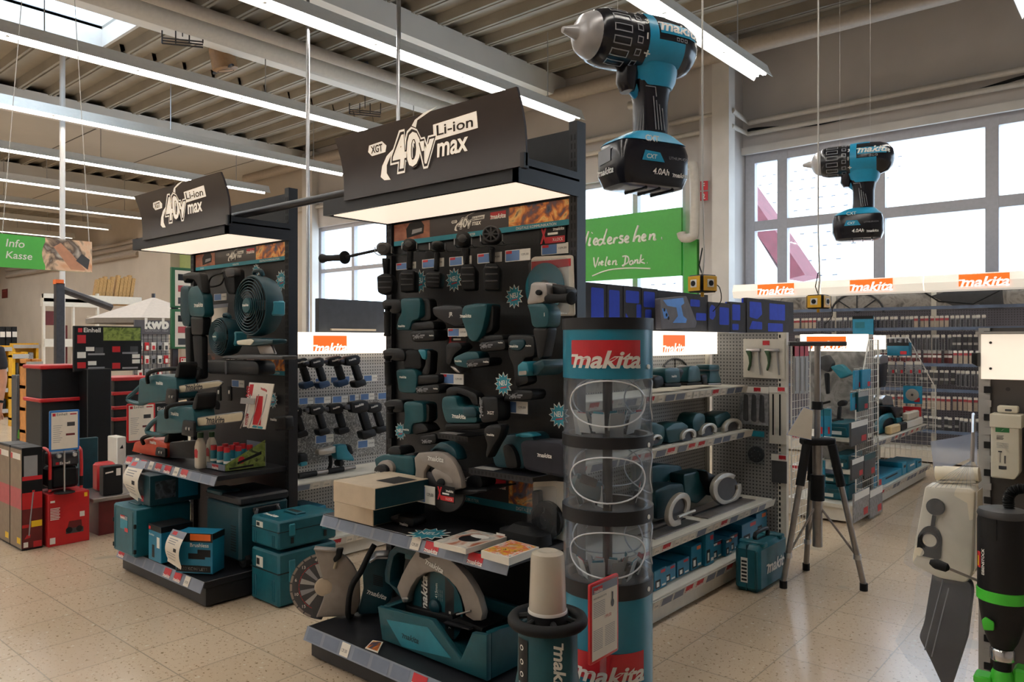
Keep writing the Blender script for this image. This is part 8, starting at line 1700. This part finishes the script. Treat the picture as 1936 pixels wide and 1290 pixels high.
# tool board, kwb rack
def board(b,F,w_,h):
 p_=lambda a,c_,d,e,m,l=.001:b.plate([(a*w_,d*h),(c_*w_,d*h),(c_*w_,e*h),(a*w_,e*h)],F,l,m)
 p_(.42,.98,.68,.97,'photo_grass');p_(.05,.17,.62,.8,'print_red');p_(.06,.12,.86,.95,'print_red',.0014);text(b,'Einhell',F,w_*.14,h*.86,'print_white',w=w_*.24,bold=.02,lift=.002)
 for a,d,m in ((.05,.3,'print_white'),(.05,.08,'red_plastic'),(.55,.42,'red_plastic'),(.55,.05,'red_plastic'),(.3,.4,'tool_grey'),(.82,.42,'tool_grey')):p_(a,a+.12,d,d+.13,m)
 for a,d in ((.17,.45),(.2,.14),(.85,.28),(.85,.16)):p_(a,a+.12,d,d+.09,'print_white')
 for a,d in ((.2,.36),(.2,.06),(.7,.38),(.7,.04)):p_(a,a+.24,d,d+.04,'print_grey')
blockx('tool_board','dark printed tool board with red pictures above the red-lidded bins','board',-7.5,[(485,690),(935,690),(935,975),(485,990)],.03,'tool_black',cL,deco=board)
q=ip([cL((590,985)),cL((650,985))],FX(-7.52));b=MB();b.b2((-7.56,q[0][0],.5),(-7.52,q[1][0],q[0][1]+.02),'steel_dark');b.b2((-7.56,q[0][0],0),(-7.52,q[1][0],.5),'steel_dark');solo('sign_post',b,'dark steel post carrying the printed tool board','post')
XW=-9.3;FWb=FX(XW);q=ip([cL(p) for p in ((888,645),(1125,645),(1125,740),(888,1010))],FWb);y0,y1,zt,zm,zb_=q[0][0],q[1][0],q[0][1],q[2][1],q[3][1]
t=thing('tool_rack','wire rack of red and white tools under a grey header with white letters','rack',Vector((XW,(y0+y1)/2,0)))
b=MB();b.prism([(y0,zm),(y1,zm),(y1,zt),(y0,zt)],FWb,-.03,0,'sign_grey');text(b,'kwb',FWb,y0+(y1-y0)*.27,zm+(zt-zm)*.35,'print_white',w=(y1-y0)*.68,bold=.05,lift=.002);text(b,'GERMANY 1868',FWb,y0+(y1-y0)*.28,zm+(zt-zm)*.16,'print_grey',w=(y1-y0)*.65,lift=.002);b.build('header',t,smooth=False)
b=MB()
for k in range(9):y=y0+(y1-y0)*k/8;b.cyl((XW-.01,y,.02),(XW-.01,y,zm),.004,'steel_dark',n=4)
for k in range(26):z=.1+(zm-.1)*k/25;b.cyl((XW-.01,y0,z),(XW-.01,y1,z),.004,'steel_dark',n=4)
b.b2((XW-.06,y0,0),(XW-.05,y1,zm),'shop_grey');b.build('wire_grid',t,smooth=False)
R=random.Random(9)
for k in range(14):
 u,v=(k % 5)/5,(k//5)/3;y=y0+(y1-y0)*(.08+.18*(k % 5));z=zm-.1-.16*(k//5);b=MB();b.b2((XW+.0,y,z-.1),(XW+.02,y+.05,z),('print_white','red_plastic','print_white','film_grey')[k % 4]);b.b2((XW+.018,y+.01,z-.09),(XW+.03,y+.04,z-.04),('tool_grey','print_white','red_plastic','tool_black')[k % 4],.003)
 solo('tool_pack',b,ORD[k % 5]+' pack from the left in the '+('top','middle','bottom')[k//5]+' row of the wire tool rack','hanging pack','packs on the wire tool rack')
# green framed boards and red framed signs
for i,(y0,y1) in enumerate(((310,565),(578,835))):
 blockx('framed_board',('upper','lower')[i]+' green-framed picture board left of the hanging stick tools','board',-6.9,[(1132,y0),(1320,y0),(1320,y1),(1130,y1)],.03,'frame_green',cL,bev=.004,deco=lambda b,F,w_,h:(b.plate([(w_*.12,h*.05),(w_*.95,h*.05),(w_*.95,h*.93),(w_*.12,h*.93)],F,.002,'cream_paper'),[b.plate([(w_*.22,h*k),(w_*.5,h*k),(w_*.5,h*(k+.16)),(w_*.22,h*(k+.16))],F,.003,m) for k,m in ((.1,'tool_grey'),(.4,'print_red_far'),(.68,'tool_black'))]))
q=ip([cL((1140,320))],FX(-6.93));b=MB();b.b2((-6.97,q[0][0]-.0,0),(-6.93,q[0][0]+.05,q[0][1]),'steel_dark');solo('sign_post',b,'dark post carrying the two green-framed boards','post')
clipsign('red-framed printed sign just left of the lower chainsaw',FX(-5.98),[(836,1200),(1022,1200),(1022,1440),(836,1440)],'red_plastic',cL,.02)
clipsign('red-framed printed sign half hidden behind the hanging stick tools',FX(-6.9),[(1185,890),(1290,890),(1290,1070),(1185,1070)],'red_plastic',cL,.02)
blockx('carton','black tool carton with a red picture behind the lower chainsaw','box',-6.7,[(1022,1195),(1170,1290)],.2,'tool_black',cL,True,deco=lambda b,F,w_,h:(text(b,'Einhell',F,w_*.1,h*.93,'print_white',w=w_*.6,lift=.002),b.plate(rp([(w_*.25,h*.8),(w_*.7,h*.82),(w_*.72,h*.88),(w_*.3,h*.87)],.01),F,.002,'red_plastic')))
# parasol, timber, white frames
p=at(290,600,X=-13.0);t=thing('parasol','open grey-beige garden parasol behind the dark tool board','parasol',Vector((p.x,p.y,0)))
z0=at(290,604,X=-13).z;z1=at(290,562,X=-13).z;b=MB();rr=at(325,600,X=-13).y-at(125,600,X=-13).y;rr *= .62
ring=[Vector((p.x+rr*math.cos(2*PI*i/8+.2),p.y+rr*math.sin(2*PI*i/8+.2),z0)) for i in range(8)];low=[v-UZ*.08 for v in ring]
b.add(ring+[Vector((p.x,p.y,z1))],[(i,(i+1) % 8,8) for i in range(8)],'parasol');b.add(ring+low,[(i,8+i,8+(i+1) % 8,(i+1) % 8) for i in range(8)],'parasol_dark');b.build('canopy',t,smooth=False)
b=MB();b.cyl((p.x,p.y,0),(p.x,p.y,z1+.06),.03,'steel_dark',n=10);b.build('pole',t);b=MB();b.lathe([(.3,0),(.3,.06),(.05,.1)],'steel_dark',Vector((p.x,p.y,0)));b.build('foot',t)
XR=-19.0;FXR=FX(XR);cl=lambda*q:ip([cL(v) for v in q],FXR)
t=thing('timber_rack','white frame rack holding upright planks at the far left wall','rack',Vector((XR,cl((600,500))[0][0],0)))
for i,(xp_) in enumerate((285,480,640)):
 q=cl((xp_,500),(xp_+14,500));b=MB();b.b2((XR-.1,q[0][0],0),(XR,q[1][0],q[0][1]+.1),'shop_white');b.build('upright',t)
for y_,xa_,xb_ in ((500,285,930),(530,280,640),(800,290,640)):q=cl((xa_,y_),(xb_,y_-20));b=MB();b.b2((XR-.14,q[0][0],q[0][1]-.08),(XR+.04,q[1][0],q[0][1]+.1),'shop_white');b.build('rail',t)
q=cl((640,500),(940,500));b=MB();b.b2((XR-.6,q[0][0],q[0][1]-.45),(XR-.15,q[1][0],q[0][1]-.41),'shop_white');b.build('shelf',t)
for i in range(10):
 x=650+25*i+(i>4)*12;q=cl((x,500),(x+25,380-10*(i % 3)-(i>3)*8));lean=0;y0,y1=q[0][0],q[0][0]+(q[1][0]-q[0][0]);b=MB()
 b.box(Vector((XR-.3,(y0+y1)/2+lean,(q[0][1]+q[1][1])/2-.08)),(.12,(y1-y0)*.88,q[1][1]-q[0][1]+.2),'wood',.003,R=Matrix.Rotation(-.14,3,'X'))
 solo('plank',b,ORD[i]+' upright plank from the left in the white timber rack','plank','planks in the timber rack')
b=MB();q=cl((300,585),(395,680));b.b2((XR-.2,q[0][0],q[1][1]),(XR-.15,q[1][0],q[0][1]),'red_dark');b.b2((XR-.2,q[0][0]+.3,0),(XR-.15,q[0][0]+.5,q[1][1]),'red_dark');solo('red_panel',b,'dark red panel behind the white frame rack','panel')
FXG=FX(-11.2);q=ip([cL(v) for v in ((385,405),(430,415),(735,565))],FXG);b=MB();zt=q[0][1]
b.b2((-11.25,q[0][0]-.04,0),(-11.15,q[0][0]+.06,zt),'steel_dark');b.box(Vector((-11.2,q[0][0],zt+.02)),(.1,.1,.06),'print_orange');b.tube([Vector((-11.2,q[0][0],zt-.06)),Vector((-11.2,q[2][0],q[2][1]))],.05,'steel_dark',8);solo('cantilever_post',b,'dark grey parasol post with a sloping arm at the left','parasol post')
# yellow and orange racks, grey column, person
def rackx(label,X,quad,m,shelves,grp=None,items=()):
 q=ip([cL(p) for p in quad],FX(X));y0,y1,z1=q[0][0],q[1][0],q[0][1]
 t=thing('goods_rack',label,'rack',Vector((X-.25,(y0+y1)/2,0)),grp)
 b=MB();b.b2((X-.22,y0,0),(X-.2,y1,z1),m);b.build('back_panel',t)
 for y in (y0,y1-.05):b=MB();b.b2((X-.22,y,0),(X,y+.05,z1),m,.004);b.build('side_panel',t)
 for k in range(shelves):z=.15+(z1-.2)*k/max(1,shelves-1);b=MB();b.b2((X-.22,y0,z-.04),(X+.03,y1,z),m);b.b2((X+.03,y0,z-.06),(X+.045,y1,z+.02),'shop_grey');b.build('shelf',t)
 return t,y0,y1,z1
R=random.Random(3)
def fill(y0,y1,z1,X,shelves,mats,nm,cat,where,n):
 for k in range(shelves-1):
  z=.15+(z1-.2)*k/max(1,shelves-1);h=(z1-.2)/max(1,shelves-1)
  for i in range(n):y=y0+.07+(y1-y0-.14)*i/n;w_=(y1-y0-.14)/n*.82;b=MB();b.b2((X-.18,y,z+.004),(X-.03,y+w_,z+h*R.uniform(.45,.75)),mats[(i+k) % len(mats)],.01);solo(nm,b,'%s %s from the left on the %s shelf of %s' % (ORD[i],cat,ORD[k],where),cat,'%ss in %s' % (cat,where))
t,y0,y1,z1=rackx('bright yellow goods rack at the far left, tall part beside the grey column',-15.5,[(80,860),(185,860)],'yellow',4);fill(y0,y1,z1,-15.5,4,('yellow','film_grey','tool_grey'),'box','box','the tall yellow rack',2)
t,y0,y1,z1=rackx('wide yellow goods rack at the far left edge behind the person',-17.5,[(-60,815),(75,815)],'yellow',4);fill(y0,y1,z1,-17.5,4,('tool_grey','yellow','tool_black'),'box','box','the wide yellow rack',3)
t,y0,y1,z1=rackx('third yellow rack with clear bins behind the tall yellow one',-19.5,[(85,800),(255,800)],'yellow',4);fill(y0,y1,z1,-19.5,4,('film_grey','yellow'),'box','box','the third yellow rack',3)
t,y0,y1,z1=rackx('orange wooden rack beside the red-lidded bins',-10.6,[(168,905),(275,905)],'orange_wood',5);fill(y0,y1,z1,-10.6,5,('film_grey','print_cream','tool_grey','card_beige'),'packet','packet','the orange wooden rack',3)
blockx('display_column','grey advertising column with green leaves and a red foot at the left','display',-11.5,[(108,1010),(165,1290)],.2,'tool_grey',cL,True,deco=lambda b,F,w_,h:(b.plate([(w_*.1,h*.22),(w_*.5,h*.2),(w_*.9,h*.26),(w_*.6,h*.33),(w_*.2,h*.32)],F,.001,'leaf_green'),b.plate([(0,h*.04),(w_,h*.04),(w_,h*.1),(0,h*.1)],F,.001,'print_red')))
for i in range(3):
 q=ip([cL((i*40,690)),cL((i*40+32,790))],FX(-21));b=MB();b.b2((-21.2,q[0][0],0),(-21,q[1][0],q[0][1]),'tool_black');b.b2((-21,q[0][0]+.05,q[1][1]+.3),(-20.99,q[1][0]-.05,q[0][1]-.1),'tool_grey');b.b2((-20.99,q[0][0]+.1,q[0][1]-.25),(-20.985,q[1][0]-.1,q[0][1]-.12),'print_white');solo('display_stand',b,('left','middle','right')[i]+' black stand along the far left wall','stand','black stands at the far left wall')
q=ip([cL((12,445)),cL((48,500))],FY(YL-.02));b=MB();b.b2((q[0][0],YL-.02,q[1][1]),(q[1][0],YL-.001,q[0][1]),'red_dark');b.b2((q[0][0]+.15,YL-.025,q[1][1]+.35),(q[1][0]-.15,YL-.02,q[0][1]-.1),'print_red_far');solo('fire_sign',b,'red fire sign high on the far left wall','sign')
for i,(ya_,za_) in enumerate(((182,0),(213,0),(262,0))):
 a_,b_=at(175,ya_/3.4875+420,Y=YL-.06),at(262,(ya_-32)/3.4875+420,Y=YL-.06);mb=MB();mb.tube([(a_.x-10,YL-.08,a_.z),(b_.x,YL-.08,a_.z)],.09,'pipe_tan',8);solo('wall_pipe',mb,('top','middle','bottom')[i]+' of three pipes along the far left wall','pipe','pipes on the far left wall')
q=ip([(322,470),(372,470),(372,620),(322,620)],FY(YL-.03));b=MB();b.prism(q,FY(YL-.03),0,.02,'panel_green');solo('wall_banner',b,'pale green wall panel left of the left black unit','panel')
def limb(name,pts,parent,m,lev=1):
 me=bpy.data.meshes.new(name);me.from_pydata([Vector(p[:3])-parent.location for p in pts],[(p[4],i) for i,p in enumerate(pts) if p[4] is not None],[])
 o=bpy.data.objects.new(name,me);COL.objects.link(o);o.parent=parent;me.materials.append(MATS[m]);o.modifiers.new('skin','SKIN').use_smooth_shade=True
 for i,p in enumerate(pts):me.skin_vertices[0].data[i].radius=(p[3],p[3]*(p[5] if len(p)>5 else 1));me.skin_vertices[0].data[i].use_root=i==0
 s=o.modifiers.new('sub','SUBSURF');s.levels=lev;s.render_levels=2;return o
pc=at(-40,800,X=-9.4);pc.z=0;r=Vector((_c,_s,0));d=Vector((-_s,_c,0))
t=thing('person','person in dark clothes at the left edge, bare forearm with a black wristband','person',pc)
L_=lambda x,y,z:tuple(pc+r*x+d*y+UZ*z)
J=[(*L_(0,0,.95),.14,None),(*L_(0,0,1.15),.13,0),(*L_(0,0,1.38),.14,1),(*L_(0,0,1.5),.055,2),(*L_(0,-.02,1.58),.07,3),(*L_(0,-.03,1.68),.095,4),(*L_(0,-.02,1.75),.07,5)]
for s_ in (1,-1):
 k=len(J);J += [(*L_(.19*s_,0,1.41),.06,2),(*L_(.24*s_,.02,1.13),.045,k),(*L_(.255*s_,-.05,.88),.03,k+1),(*L_(.25*s_,-.06,.80),.04,k+2,.5)]
 for f in range(4):J.append((*L_((.235+.012*f)*s_,-.085+.018*f,.73),.009,k+3));J.append((*L_((.23+.012*f)*s_,-.085+.018*f,.69+.006*abs(f-1.5)),.008,len(J)-1))
 J += [(*L_(.215*s_,-.08,.77),.011,k+3)]
 k=len(J);J += [(*L_(.1*s_,0,.85),.09,0),(*L_(.11*s_,-.01,.5),.06,k),(*L_(.11*s_,.02,.1),.042,k+1),(*L_(.12*s_,-.1,.045),.04,k+2)]
limb('body',J,t,'skin')
limb('shirt',[(*L_(0,0,.93),.16,None),(*L_(0,0,1.2),.15,0),(*L_(0,0,1.42),.15,1),(*L_(.2,0,1.42),.075,2),(*L_(.235,.015,1.2),.065,3),(*L_(-.2,0,1.42),.075,2),(*L_(-.235,.015,1.2),.065,5)],t,'dark_cloth')
limb('trousers',[(*L_(0,0,.95),.15,None),(*L_(.1,0,.83),.105,0),(*L_(.11,-.01,.5),.078,1),(*L_(.11,.02,.1),.06,2),(*L_(-.1,0,.83),.105,0),(*L_(-.11,-.01,.5),.078,4),(*L_(-.11,.02,.1),.06,5)],t,'dark_cloth')
b=MB();b.ell(L_(0,0,1.72),(.1,.1,.1),'rubber');b.build('hair',t)
for sx in (-.035,.035):b=MB();b.ell(L_(sx,-.115,1.67),(.012,.01,.008),'tool_black',8,5);b.build('eye',t)
b=MB();b.cyl(L_(.252,-.045,.90),L_(.252,-.05,.875),.038,'rubber',n=14);b.build('wristband',t)
